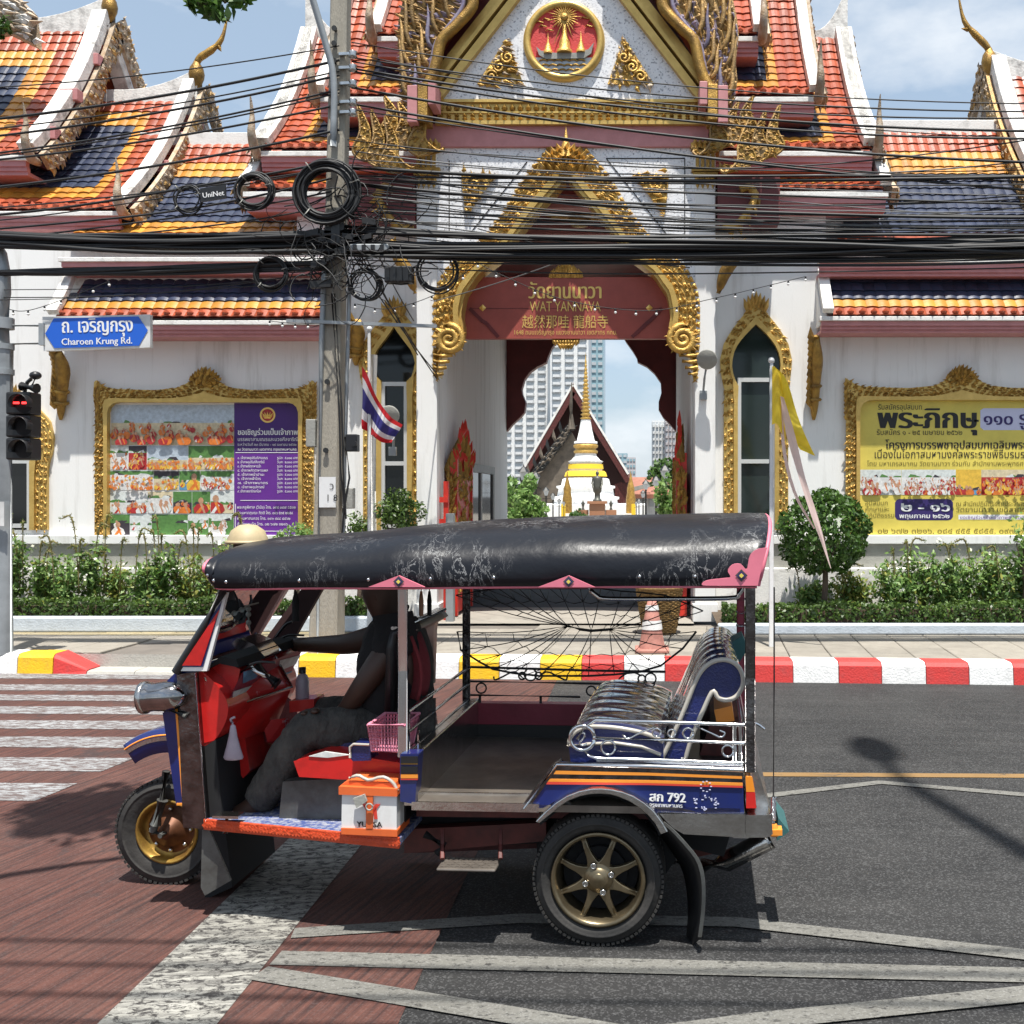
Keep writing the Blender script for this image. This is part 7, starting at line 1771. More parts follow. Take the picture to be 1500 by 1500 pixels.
# windscreen pillars, side triangle, glass
DF, WF = .20, .86                                       # the front is narrower: near plane and width there
mb = MB(); mb.tube([T(328, 862, .17), T(302, 915, .2), T(258, 985, DF)], .022, 8); part(mb, 'windscreen_pillar', 'black_plastic')
mb = MB(); nb_ = T(258, 985, DF) + NV * WF; ntp = T(328, 862, .17) + NV * (WF + .05)
mb.prism([nb_ + XV * .02, ntp + XV * .06, ntp + XV * .16, nb_ + XV * .18], NV * .04); part(mb, 'windscreen_pillar', 'shaded_gable')
mb = MB(); mb.prism(TL_([(254, 983), (327, 868), (333, 868), (303, 983)], DF - .01), NV * .02); tri = part(mb, 'side_triangle', 'white_paint')
mb = MB(); mb.prism(TL_([(261, 977), (325, 880), (297, 977)], DF - .014), NV * .005); part(mb, 'blue_inset', 'tuk_blue', tri)
mb = MB(); mb.prism(TL_([(266, 975), (321, 893), (294, 975)], DF - .018), NV * .005); part(mb, 'red_inset', 'tuk_red', tri)
mb = MB(); mb.add([T(262, 982, DF + .03), T(330, 866, .2), T(330, 866, .2) + NV * (WF - .03), T(262, 982, DF + .03) + NV * (WF - .06)], [(0, 1, 2, 3)]); part(mb, 'windscreen', 'glass')
mb = MB(); mb.tube([T(262, 982, DF + .03), T(262, 982, DF + .03) + NV * (WF - .06)], .014, 6); mb.tube([T(330, 864, .2), T(330, 864, .2) + NV * (WF - .03)], .016, 6); part(mb, 'windscreen_frame', 'dark_red_frame')
# cowl
mb = MB(); mb.prism(TL_([(239, 1040), (242, 1000), (258, 984), (288, 982), (292, 1060), (296, 1128), (262, 1128)], DF + .02), NV * (WF - .04)); cowl = part(mb, 'cowl', 'tuk_blue', bevel=.02)
mb = MB(); mb.prism(TL_([(238, 1044), (258, 1040), (272, 1178), (258, 1179)], DF), NV * .06); part(mb, 'front_panel', 'tuk_blue', cowl, bevel=.006)
mb = MB()
for a, b_ in (((256, 1004), (269, 1178)), ((269, 1178), (259, 1178))): mb.bar(T(*a, DF - .004), T(*b_, DF - .004), .010, .006, NV)
part(mb, 'orange_pinstripe', 'tuk_orange', cowl)
mb = MB(); mb.prism(TL_([(259, 988), (285, 985), (303, 1215), (268, 1212)], DF - .008), NV * .07); part(mb, 'cowl_pillar', 'dark_chrome', cowl, bevel=.006)
mb = MB(); mb.tube(TL_([(286, 985), (303, 1214)], DF - .01), .006, 6); part(mb, 'edge_strip', 'chrome', cowl)
mb = MB(); mb.prism(TL_([(238, 1044), (258, 1040), (270, 1160), (258, 1179)], DF + WF - .05), NV * .05); part(mb, 'front_panel', 'tuk_blue', cowl)
mb = MB(); ic = smooth_line(TL_([(287, 987), (296, 984), (318, 1004), (333, 1030), (331, 1056), (316, 1082), (300, 1093), (292, 1096)], DF + .03), 30)
mb.grid([[p + NV * t for p in ic] for t in (0, .02, WF - .08, WF - .06)]); mb.add(ic, [tuple(range(30))]); part(mb, 'inner_cowl', 'tuk_red', cowl)
mb = MB(); mb.prism(TL_([(292, 1090), (316, 1084), (326, 1205), (304, 1212)], DF + .03), NV * (WF - .06)); part(mb, 'firewall', 'black_matte', cowl)
# dashboard and its printed glove panel
mb = MB(); mb.prism(TL_([(290, 988), (320, 968), (352, 980), (346, 1010), (326, 1036)], DF + .12), NV * (WF - .17)); dash = part(mb, 'dashboard', 'tuk_red', bevel=.03)
mb = MB(); mb.prism(TL_([(296, 984), (322, 962), (346, 966), (350, 978), (320, 972)], DF + .06), NV * (WF - .12)); part(mb, 'dash_top', 'black_matte', dash)
def patch(a, b, c, d_, bul):
    n_ = (b - a).cross(d_ - a).normalized(); n_ = n_ if n_.y < 0 else -n_
    return [[lerp(lerp(a, b, u / 10), lerp(d_, c, u / 10), v / 8) + n_ * bul * math.sin(math.pi * u / 10) * math.sin(math.pi * v / 8) for u in range(11)] for v in range(9)]
mb = MB(); mb.grid(patch(T(300, 992, DF + .04), T(398, 951, .75), T(428, 1004, .74), T(322, 1040, .28), .03)); gp = part(mb, 'glove_panel', 'cloud_print', dash); gp.modifiers.new('thickness', 'SOLIDIFY').thickness = -.012
mb = MB(); mb.tube([T(300, 992, DF + .03), T(322, 1041, .27), T(428, 1006, .73), T(398, 951, .74)], .006, 6); part(mb, 'panel_trim', 'worn_chrome', gp)
mb = MB(); mb.grid(patch(T(322, 1044, .31), T(426, 1010, .75), T(404, 1066, .72), T(352, 1084, .40), .03)); part(mb, 'lower_panel', 'tuk_red', dash)
mb = MB(); mb.prism([T(384, 1056, .6), T(418, 1052, .66), T(414, 1080, .66), T(392, 1088, .6)], V(.01, .03, -.01)); part(mb, 'lower_print', 'cloud_print', dash)
p0, p1 = T(347, 1010, DF + .06), T(326, 1037, DF + .06); dn = V(.76, 0, -.62)
mb = MB()
def dp(u, v, l=0): return lerp(lerp(T(353, 984, DF + .06), p1, v), lerp(T(353, 984, DF + .06), p1, v) + NV * (WF - .14), u) + XV * (.008 + l)
mb.add([dp(0, 0), dp(1, 0), dp(1, 1), dp(0, 1)], [(0, 1, 2, 3)], 1)
for (u0, v0, u1, v1, mi) in ((0, .55, .5, 1, 0), (0, 0, .3, .4, 2), (.6, .1, 1, .5, 0), (.35, .3, .6, .9, 1), (.55, .6, 1, 1, 2)): mb.add([dp(u0, v0, .003), dp(u1, v0 + .1, .003), dp(u1, v1, .003), dp(u0 + .1, v1, .003)], [(0, 1, 2, 3)], mi)
part(mb, 'printed_panel', ['ph_pale', 'maroon_vinyl', 'ph_blue'], dash)
mb = MB(); mb.prism(TL_([(330, 1040), (352, 1036), (366, 1130), (356, 1140), (330, 1100)], DF + .25), NV * .42); part(mb, 'steering_column_cover', 'tuk_red', dash, bevel=.01)
mb = MB(); mb.prism(TL_([(366, 1030), (392, 1050), (400, 1090), (372, 1080)], DF + .45), NV * .35); part(mb, 'cable_shroud', 'towel', dash)
# handlebar
mb = MB(); gA, gB = T(384, 985, DF + .12), T(428, 944, DF + .74); cM = lerp(gA, gB, .5)
mb.tube(smooth_line([gA + XV * .05 - V(0, 0, .03), gA - XV * .05 + V(0, 0, .02), cM - XV * .17 + V(0, 0, .02), gB - XV * .09, gB + XV * .04], 20), .013, 8); hb = part(mb, 'handlebar', 'worn_chrome')
mb = MB(); mb.tube([gA - XV * .03 + V(0, 0, .03), gA + XV * .07 - V(0, 0, .05)], .024, 10); mb.tube([gA + XV * .065 - V(0, 0, .048), gA + XV * .075 - V(0, 0, .055)], .03, 10); mb.tube([gB - XV * .10, gB + XV * .03], .022, 10); part(mb, 'grip', 'black_plastic', hb)
mb = MB(); mb.prism(TL_([(338, 944), (348, 934), (372, 944), (388, 962), (380, 970), (356, 962)], DF + .32), NV * .2); part(mb, 'headlamp_nacelle', 'chrome', hb, bevel=.02)
mb = MB()
for g in (gA, gB): mb = MB(); mb.tube(smooth_line([g - XV * .1, g + V(-.02, -.02, .05), g + V(.07, -.02, .05)], 8), .006, 5); part(mb, 'lever', 'black_plastic', hb)
mb = MB(); mb.tube(smooth_line([gB - XV * .1 + V(0, 0, .02), gB - XV * .04 + V(0, 0, .10), gB + XV * .0 + V(0, 0, .12)], 8), .007, 5); part(mb, 'lever', 'black_plastic', hb)
mb = MB(); mb.tube([cM - XV * .15, T(300, 1085, .62), T(262, 1140, .62)], .022, 8); part(mb, 'steering_stem', 'grey_sheet', hb)
mb = MB(); mb.obox(T(360, 912, DF + .58), V(.03, 0, .055), V(0, .05, 0), V(.012, 0, -.006)); mb.tube([T(352, 940, DF + .58), T(358, 915, DF + .58)], .006, 5); part(mb, 'phone_holder', 'black_plastic', dash)
# headlights
for d in (DF - .02, DF + WF - .05):
    c = T(211, 1022, DF - .02) + NV * (d - DF + .02); ax = (T(275, 1018, DF) - T(211, 1022, DF)).normalized()
    mb = MB(); mb.lathe([(.066, 0), (.070, .015), (.066, .03), (.064, .05), (.068, .10), (.062, .15), (.042, .19), (.0, .205)], c, ax, 22); hl = part(mb, 'headlight', 'lamp_chrome')
    mb = MB(); mb.lathe([(.058, .0), (.05, -.012), (0, -.02)], c, ax, 18); part(mb, 'lens', 'green_glass', hl)
    mb = MB(); mb.lathe([(.058, -.002), (.074, -.006), (.074, .014), (.066, .018)], c, ax, 22, caps=False); part(mb, 'bezel', 'worn_chrome', hl)
    mb = MB(); mb.tube([c + ax * .1 + V(0, 0, -.05), T(272, 1050, d if d < .5 else d)], .015, 6); part(mb, 'bracket', 'grey_sheet', hl)
# front wheel, fork, mudguard
def tyre(mb, c, ax, R_, w, rin, n=48):
    h = w / 2; mb.lathe([(rin, -h * .72), (rin + .012, -h * .9), (R_ * .80, -h * 1.02), (R_ * .835, -h * 1.03), (R_ * .84, -h * 1.07), (R_ * .86, -h * 1.07), (R_ * .865, -h * 1.02), (R_ * .93, -h * .96), (R_ * .985, -h * .78), (R_, -h * .5), (R_, h * .5), (R_ * .985, h * .78), (R_ * .93, h * .96), (R_ * .80, h * 1.02), (rin + .012, h * .9), (rin, h * .72)], c, ax, n, caps=False)
def tread(mb, c, ax, R_, w, n=60):
    a, b = frame_of(ax)
    for k in range(n):
        t = 2 * math.pi * k / n; r = a * math.cos(t) + b * math.sin(t); tg = -a * math.sin(t) + b * math.cos(t)
        for s in (-1, 1): mb.obox(c + r * (R_ * .985) + ax * (s * w * .43) , r * .0055, tg * (R_ * math.pi / n * .62), ax * (w * .06))
fc = T(251, 1213, .65); fc.z = .264
mb = MB(); tyre(mb, fc, NV, .264, .115, .160); tread(mb, fc, NV, .262, .115, 60); fw = part(mb, 'front_wheel', 'tyre')
mb = MB(); mb.lathe([(.163, -.045), (.156, -.054), (.148, -.05), (.140, -.02), (.134, .0), (.120, .004)], fc, NV, 32, caps=False)
mb.lathe([(.121, .004), (.085, -.004), (.078, -.03), (.04, -.04), (.036, -.06), (0, -.064)], fc, NV, 32, mi=1)
a_, b_ = frame_of(NV)
mb.lathe([(.163, .045), (.15, .03), (.134, 0)], fc, NV, 32, caps=False); rim = part(mb, 'rim', ['gold_rim', 'rusty_hub'], fw)
mb = MB()
for k in range(8):
    t = 2 * math.pi * k / 8; mb.sphere(fc + (a_ * math.cos(t) + b_ * math.sin(t)) * .104 - NV * .006, .013, 8, 5)
part(mb, 'wheel_bolt', 'worn_chrome', fw)
mb = MB(); mb.tube([T(244, 1130, .56), T(236, 1180, .56), T(224, 1218, .56)], [.016, .02, .02], 8); mb.tube([T(238, 1172, .55), T(228, 1208, .55)], .028, 8); mb.tube([T(244, 1130, .74), T(224, 1218, .74)], .022, 8); mb.tube([fc - NV * .11, fc + NV * .11], .012, 8); mb.tube([T(224, 1218, .56), fc - NV * .085], .018, 8); part(mb, 'front_fork', 'grey_sheet')
arc0, arc1 = R(40), R(165)
def guard(mb, c, r, w, a0, a1, th, mi=0, n=18):
    rows_ = []
    for k in range(n + 1):
        t = lerp(a0, a1, k / n); rad = -XV * math.sin(t - math.pi / 2) if False else (XV * math.cos(t) + UPZ * math.sin(t))
        rows_.append([c + rad * (r - .115) - NV * w / 2, c + rad * (r - .005) - NV * w * .46, c + rad * r - NV * w * .3, c + rad * r + NV * w * .3, c + rad * (r - .005) + NV * w * .46, c + rad * (r - .115) + NV * w / 2])
    mb.grid(rows_, mi)
gc = T(262, 1178, .65)
mb = MB(); guard(mb, gc, .40, .20, R(78), R(127), .01); mg = part(mb, 'front_mudguard', 'tuk_blue'); mg.modifiers.new('thickness', 'SOLIDIFY').thickness = .006
def arc_pts(c, r, a0, a1, off, n=16): return [c + (XV * math.cos(t) + UPZ * math.sin(t)) * r + NV * off for t in [lerp(a0, a1, k / n) for k in range(n + 1)]]
mb = MB(); mb.strip(arc_pts(gc, .365, R(88), R(127), -.102), arc_pts(gc, .345, R(88), R(127), -.102), NV * .006, 0); part(mb, 'guard_trim', 'worn_chrome', mg)
mb = MB(); mb.tube(arc_pts(gc, .372, R(88), R(127), -.101), .005, 5); part(mb, 'guard_pinstripe', 'tuk_orange', mg)
mb = MB(); mb.prism(TL_([(296, 1216), (306, 1214), (338, 1290), (300, 1312), (294, 1300)], DF + .02), NV * .012); part(mb, 'front_mudflap', 'grey_sheet')
mb = MB(); mb.prism(TL_([(300, 1212), (330, 1212), (340, 1300), (300, 1318)], DF + .25), NV * .5); part(mb, 'splash_board', 'black_matte')

# driver's floor, step edge, engine cover, battery box
zf = T(585, 1228, 0).z
def onz(p, z): q = Vector(p); q.z = z; return q
s0, s1 = T(300, 1224, DF), T(586, 1245, 0)
mb = MB(); fl = [onz(s0, zf), onz(s1, zf), onz(s1 + NV * .95, zf), onz(s0 + NV * .8, zf)]; mb.prism(fl, V(0, 0, -.03)); flr = part(mb, 'driver_floor', 'carpet')
mb = MB(); mb.bar(onz(s0, zf - .018) - NV * .006, onz(s1, zf - .018) - NV * .006, .014, .05, UPZ); part(mb, 'step_edge', 'step_orange', flr, bevel=.004)
mb = MB()
for k in range(60): p = lerp(onz(s0, zf - .018), onz(s1, zf - .018), (k + .5) / 60) - NV * .0145; mb.obox(p, XV * .008 + UPZ * .008, NV * .002, UPZ * .006 - XV * .006)
part(mb, 'step_tread', 'step_orange', flr, kind='stuff')
mb = MB(); mb.prism(TL_([(414, 1145), (505, 1140), (590, 1142), (590, 1215), (408, 1206)], .24), NV * .6); part(mb, 'engine_cover', 'grey_sheet', bevel=.008)
mb = MB(); mb.prism(TL_([(430, 1115), (470, 1103), (520, 1107), (590, 1118), (592, 1141), (500, 1142), (438, 1138)], .16), NV * .75); part(mb, 'seat_box', 'tuk_red', bevel=.015)
mb = MB(); mb.prism(TL_([(452, 1108), (476, 1101), (512, 1106), (480, 1110)], .155), NV * .01); part(mb, 'seat_box_print', 'ph_pale')
mb = MB(); mb.prism(TL_([(480, 1090), (588, 1085), (592, 1114), (478, 1106)], .30), NV * .62); part(mb, 'driver_seat', 'seat_blue', bevel=.02)
mb = MB(); mb.prism(TL_([(512, 1094), (517, 1089), (542, 1090), (544, 1114), (517, 1115), (512, 1110)], .10), NV * .1); pad = part(mb, 'side_cushion', 'seat_blue', bevel=.015)
mb = MB(); mb.tube(TL_([(513, 1110), (513, 1094), (518, 1090), (541, 1091)], .095), .006, 5); part(mb, 'cushion_piping', 'seat_piping', pad)
mb = MB(); mb.prism(TL_([(392, 1204), (402, 1196), (410, 1206), (408, 1216), (396, 1216)], .3), NV * .1); mb.prism(TL_([(320, 1206), (400, 1206), (404, 1214), (330, 1214)], .28), NV * .16); part(mb, 'pedal_board', 'black_plastic')
mb = MB(); mb.obox(T(335, 1194, .16), XV * .06, NV * .035, UPZ * .006); mb.tube([T(333, 1194, .18), T(330, 1220, .18)], .012, 6); part(mb, 'brake_pedal', 'worn_chrome')
# chassis
mb = MB(); mb.prism(TL_([(592, 1215), (800, 1205), (800, 1232), (592, 1250)], .25), NV * .06); mb.prism(TL_([(592, 1215), (1060, 1205), (1060, 1232), (592, 1250)], .95), NV * .06); part(mb, 'chassis_beam', 'dark_red_frame')
mb = MB(); mb.prism(TL_([(600, 1185), (800, 1188), (790, 1235), (700, 1240), (604, 1228)], .35), NV * .55); part(mb, 'underfloor_block', 'black_matte')  # plain black block added for the dark shading below the floor
mb = MB(); mb.tube([T(622, 1222, .16), T(650, 1238, .16), T(640, 1250, .16)], .018, 7); mb.tube([T(875, 1293, .12), T(875, 1293, .12) + NV * 1.05], .05, 10); mb.sphere(T(875, 1293, .65), .12, 12, 8); mb.prism(TL_([(960, 1200), (1075, 1205), (1060, 1255), (1000, 1240)], .2), NV * .8); part(mb, 'axle', 'black_matte')
mb = MB(); mb.prism(TL_([(1010, 1215), (1040, 1215), (1048, 1250), (1018, 1256)], .35), NV * .4); mb.prism(TL_([(610, 1182), (1085, 1190), (1085, 1202), (610, 1196)], .15), NV * 1.0); part(mb, 'floor_frame', 'dark_red_frame')
mb = MB(); mb.tube([T(1030, 1268, .45), T(1064, 1262, .42), T(1128, 1229, .40)], [.035, .048, .048], 12, caps=True); mb.tube([T(960, 1262, .5), T(1036, 1266, .46)], .018, 8); mb.tube([T(1124, 1231, .40), T(1130, 1228, .40)], .053, 12); part(mb, 'exhaust', 'worn_chrome')
mb = MB()
for px in (648, 733): mb.tube([T(px, 1215, .12), T(px, 1258, .02)], .010, 6)
hg = part(mb, 'step_hanger', 'dark_red_frame')
mb = MB(); mb.prism(TL_([(640, 1274), (646, 1262), (737, 1263), (730, 1279)], -.06), NV * .0 + V(0, 0, -.012)) if False else mb.obox(T(688, 1266, .02), XV * .128, NV * .075, UPZ * .006); part(mb, 'foot_step', 'floor_plate', bevel=.008)
mb = MB()
for i in range(11):
    for j in range(5): mb.obox(T(688, 1266, .02) + XV * ((i - 5) * .022) + NV * ((j - 2) * .026) + UPZ * .007, XV * .008 + NV * (.005 if (i + j) % 2 else -.005), NV * .003, UPZ * .002)
part(mb, 'step_tread', 'floor_plate', kind='stuff')

# passenger floor, front bulkhead, far wall
zc = T(690, 1177, 0).z
f0, f1 = T(604, 1177, 0), T(790, 1180, 0)
mb = MB(); mb.prism([onz(f0, zc), onz(f1, zc), onz(T(1085, 1185, 0), zc), onz(T(1085, 1185, 0) + NV * W, zc), onz(f0 + NV * W, zc)], V(0, 0, -.03)); pf = part(mb, 'passenger_floor', 'floor_plate')
mb = MB(); mb.bar(onz(f0, zc - .012) - NV * .006, onz(f1 + XV * .0, zc - .012) - NV * .006, .012, .036, UPZ); mb.bar(onz(f0, zc + .003) + NV * .14, onz(f1 + XV * .16, zc + .003) + NV * .14, .014, .006, UPZ); part(mb, 'sill_strip', 'worn_chrome', pf)
mb = MB(); mb.prism([onz(T(592, 1100, .02), zc - .02), onz(T(612, 1100, .02), zc - .02), T(612, 1104, .02), T(592, 1104, .02)], NV * 1.22); bk = part(mb, 'bulkhead', 'worn_chrome', bevel=.006)
mb = MB()
for d in (.08, .32, .6, .9): mb.obox(onz(T(613, 1120, d), zc + .12), XV * .003, NV * .008, UPZ * .12)
part(mb, 'bulkhead_rib', 'chrome', bk)
mb = MB(); mb.prism(TL_([(586, 1104), (613, 1104), (608, 1178), (586, 1174)], -.012), NV * .08); pnl = part(mb, 'side_panel', 'tuk_blue', bevel=.006)
for y, m, h in ((1113, 'black_plastic', 10), (1118, 'gold_rim', 4), (1128, 'black_plastic', 10), (1137, 'tuk_orange', 6), (1141, 'print_red', 3)):
    mb = MB(); mb.prism(TL_([(587, y - h / 2), (612, y - h / 2), (612, y + h / 2), (587, y + h / 2)], -.016 - .0004 * h), NV * .004); part(mb, 'panel_stripe', m, pnl)
wl0 = T(613, 1104, 0) + NV * 1.24
mb = MB(); zpk = T(760, 1032, 1.2).z; zbt = T(760, 1063, 1.2).z
x_a, x_b = T(600, 1104, 0) + NV * 1.22, T(1090, 1130, 0) + NV * 1.22
mb.prism([onz(x_a, zbt), onz(x_b, zbt), onz(x_b, zpk), onz(x_a, zpk)], NV * .07); fwl = part(mb, 'far_side_ledge', 'maroon_vinyl', bevel=.02)
mb = MB(); mb.prism([onz(x_a, zc), onz(x_b, zc), onz(x_b, zbt - .002), onz(x_a, zbt - .002)], NV * .05); part(mb, 'far_side_wall', 'black_plastic')
mb = MB(); mb.prism([onz(T(590, 1100, .1), zc - .12), onz(T(594, 1100, .1), zc - .12), T(594, 1106, .1), T(590, 1106, .1)], NV * 1.0); part(mb, 'seat_back_panel', 'black_plastic')

# rear flank: blue panel with arch, stripes, fender, bumper
top_l = [(817, 1120), (950, 1124), (1088, 1129)]
arch = [(770, 1183), (795, 1184), (806, 1178), (817, 1171), (832, 1163), (848, 1157), (864, 1154), (880, 1153), (896, 1155), (910, 1158), (924, 1163), (940, 1171), (955, 1181), (964, 1190)]
mb = MB(); mb.prism(TL_([(770, 1183), (817, 1120), (950, 1124), (1088, 1129), (1090, 1192), (1030, 1191)] + arch[::-1][:-1]), NV * .05); flk = part(mb, 'rear_side_panel', 'tuk_blue')
def band(l0, l1, m, lift, name='panel_stripe', par=None):
    mb = MB(); mb.strip(TL_(l0, -lift), TL_(l1, -lift), NV * .004); return part(mb, name, m, par or flk)
band([(817, 1120), (950, 1124), (1088, 1129)], [(800, 1144), (950, 1147), (1088, 1152)], 'dark_chrome', .004)
band([(814, 1129), (950, 1132), (1087, 1137)], [(811, 1134), (950, 1136), (1087, 1141)], 'tuk_orange', .007)
band([(805, 1141), (950, 1143), (1088, 1147)], [(802, 1145), (950, 1147), (1088, 1151)], 'tuk_orange', .007)
band([(802, 1145.2), (950, 1147.2), (1088, 1151.2)], [(800, 1149), (950, 1150), (1088, 1154)], 'print_red', .007)
mb = MB(); mb.tube(TL_([(768, 1184), (816, 1119), (950, 1122.5), (1089, 1128)], -.004), .010, 8); part(mb, 'top_moulding', 'chrome', flk)
mb = MB(); mb.prism(TL_([(764, 1181), (803, 1129), (818, 1117), (822, 1124), (808, 1137), (774, 1185)], -.006), NV * .09); part(mb, 'entry_moulding', 'dark_chrome', flk, bevel=.005)
mb = MB(); mb.tube(TL_([(1090, 1192), (964, 1190)], -.003), .006, 6); part(mb, 'lower_moulding', 'chrome', flk)
for body, x, y, s, w, b_ in (('สก 792', 951, 1173, 19, 52, 2), ('กรุงเทพมหานคร', 951, 1181, 8, 48, 1)):
    mb = MB(); text_mb(mb, body, T(x, y, -.002), (XV - UPZ * .02).normalized(), UPZ, -NV, s / F * TY0, 0, b_, width=w / F * TY0); part(mb, 'lettering', 'white_paint', flk)
mb = MB()
for k in range(30):
    a, r = random.uniform(0, 6.28), random.uniform(.2, 1) ** .5; c = T(1034 + 20 * r * math.cos(a), 1176 + 12 * r * math.sin(a), -.0012); mb.obox(c, XV * random.uniform(.002, .005), NV * .0012, UPZ * random.uniform(.001, .003))
for k in range(9): c = T(1034, 1152, -.010) + XV * (.022 * math.cos(k * .7)) + UPZ * (.022 * math.sin(k * .7)); mb.obox(c, XV * .004, NV * .0012, UPZ * .0015)
part(mb, 'worn_emblem', 'lav_print', flk, kind='stuff')
# fender strip over the wheel and dark wheel well
fo = [(784, 1204), (800, 1188), (814, 1176), (830, 1166), (848, 1159), (866, 1155.5), (880, 1155), (896, 1156.5), (912, 1160), (928, 1166), (944, 1176), (958, 1188), (970, 1204), (978, 1218)]
fi = [(790, 1206), (805, 1194), (818, 1183), (833, 1173), (850, 1166.5), (866, 1163.5), (880, 1163), (894, 1164), (908, 1168), (922, 1174), (936, 1183), (949, 1194), (960, 1207), (968, 1222)]
mb = MB(); mb.strip(TL_(fo, -.05), TL_(fi, -.05), NV * .16); fen = part(mb, 'rear_fender', 'worn_chrome', bevel=.004)
mb = MB(); mb.strip(TL_(fi, .06), TL_([(lerp(x, 876, .02), y + 3) for x, y in fi], .06), NV * .28); part(mb, 'wheel_well', 'black_matte', fen)
mb = MB(); mb.prism(TL_([(783, 1190), (975, 1195), (990, 1260), (960, 1300), (790, 1300)], .34), NV * .02); part(mb, 'wheel_well_wall', 'black_matte', fen)
fl0 = smooth_line(TL_([(974, 1204), (990, 1218), (1010, 1240), (1026, 1262), (1033, 1290), (1033, 1330), (1028, 1372)], -.02), 16); fl1 = smooth_line(TL_([(948, 1206), (968, 1222), (984, 1244), (998, 1266), (1006, 1292), (1010, 1332), (1006, 1396)], .16), 16)
mb = MB(); mb.grid([fl0, [lerp(a, b, .5) for a, b in zip(fl0, fl1)], fl1]); mf = part(mb, 'rear_mudflap', 'black_plastic'); mf.modifiers.new('thickness', 'SOLIDIFY').thickness = .008
mb = MB(); mb.strip([p - NV * .006 for p in fl0], [p + XV * (-.016) - NV * .006 for p in fl0], NV * .01); part(mb, 'mudflap_edge', 'grey_sheet', mf)
mb = MB(); mb.prism(TL_([(966, 1192), (1092, 1193), (1092, 1227), (1002, 1222), (984, 1212)], -.01), NV * .04); mb.prism(TL_([(1092.4, 1194), (1130, 1194), (1132, 1222), (1124, 1227), (1092.4, 1227)], -.02), NV * (W + .04)); part(mb, 'rear_bumper', 'worn_chrome', bevel=.008)
mb = MB(); mb.prism(TL_([(1092, 1128), (1104, 1110), (1130, 1192), (1112, 1193)], .10), NV * (W - .2)); part(mb, 'tail_panel', 'worn_chrome', bevel=.006)
mb = MB(); mb.prism(TL_([(1092, 1138), (1102, 1138), (1106, 1160), (1093, 1160)], .0), NV * .12); tl_ = part(mb, 'tail_light', 'lamp_amber', bevel=.006)
mb = MB(); mb.prism(TL_([(1093, 1160.5), (1106, 1160.5), (1108, 1184), (1093, 1184)], .0), NV * .12); part(mb, 'red_lens', 'lamp_red', tl_, bevel=.006)
mb = MB(); mb.prism(TL_([(1093, 1138), (1102, 1138), (1108, 1184), (1093, 1184)], 1.18), NV * .12); part(mb, 'tail_light', 'lamp_red', bevel=.006)
# aerial
mb = MB(); mb.tube([T(1133, 1166, .05), T(1134, 1000, .05), T(1134, 860, .05)], .0035, 5); ae = part(mb, 'aerial', 'black_plastic')
mb = MB(); mb.tube([T(1133 + 3.6 * math.cos(k * 1.3), 1168 + k * .36, .05 + .011 * math.sin(k * 1.3)) for k in range(95)], .0028, 4); mb.tube([T(1133, 1166, .05), T(1133, 1205, .05)], .006, 6); part(mb, 'aerial_spring', 'chrome', ae)
mb = MB(); mb.lathe([(.02, 0), (.022, .02), (.012, .05)], T(1134, 1224, .05), n=10); mb.prism(TL_([(1122, 1216), (1146, 1216), (1146, 1224), (1122, 1224)], .02), NV * .06); part(mb, 'aerial_base', 'tuk_orange', ae)
mb = MB(); mb.prism(TL_([(1140, 1198), (1156, 1218), (1138, 1232)], .2), NV * .3); part(mb, 'tail_flag', 'teal')
# rear wheels
for d0, nm in ((.02, 'near'), (1.06, 'far')):
    c = T(875, 1293, 0) + NV * (d0 + .10); c.z = .287
    mb = MB(); tyre(mb, c, NV, .287, .19, .202, 64); tread(mb, c, NV, .2835, .19, 80); wh = part(mb, 'rear_wheel', 'tyre')
    ri = .196; h = .095
    mb = MB(); mb.lathe([(.204, -h * .86), (.206, -h * .98), (.196, -h * 1.02), (.186, -h * .90), (.176, -h * .55), (.170, h * .6)], c, NV, 48, caps=False); rim = part(mb, 'rim', 'bronze', wh)
    a_, b_ = frame_of(NV); mb = MB()
    for k in range(8):
        t = 2 * math.pi * (k + .5) / 8; r = a_ * math.cos(t) + b_ * math.sin(t); tg = -a_ * math.sin(t) + b_ * math.cos(t); o_ = c - NV * .052
        prof_ = [(.040, .036), (.058, .030), (.078, .021), (.105, .0145), (.14, .012), (.17, .0115), (.188, .013)]
        A = [o_ + r * q + tg * w_ - NV * (.018 if q < .15 else .006) for q, w_ in prof_]; B = [o_ + r * q - tg * w_ - NV * (.018 if q < .15 else .006) for q, w_ in prof_]
        mb.strip(A, B, NV * .028)
        mb.add([o_ + r * .068 + tg * .017 - NV * .0185, o_ + r * .068 - tg * .017 - NV * .0185, o_ + r * .18 - NV * .020], [(0, 1, 2)])
    part(mb, 'spoke', 'bronze', rim, kind='stuff', bevel=.004)
    mb = MB(); o_ = c - NV * .075; mb.lathe([(.075, .03), (.072, .008), (.05, .0), (.046, -.004), (.034, -.014), (0, -.017)], o_, NV, 24); mb.lathe([(.028, -.016), (.026, -.0185), (.0, -.019)], o_, NV, 20, caps=False); part(mb, 'hub_cap', 'bronze', rim)
    mb = MB()
    for k in range(4):
        t = 2 * math.pi * k / 4 + .35; mb.lathe([(.014, .0), (.014, -.008), (.009, -.010), (.009, .002)], o_ + (a_ * math.cos(t) + b_ * math.sin(t)) * .060 - NV * .002, NV, 10)
    part(mb, 'wheel_nut', 'worn_chrome', rim)
    mb = MB(); mb.lathe([(.165, .02), (.165, .05), (0, .055)], c, NV, 28); mb.lathe([(.12, -.01), (.12, .03)], c, NV, 24); part(mb, 'brake_drum', 'black_matte', wh)

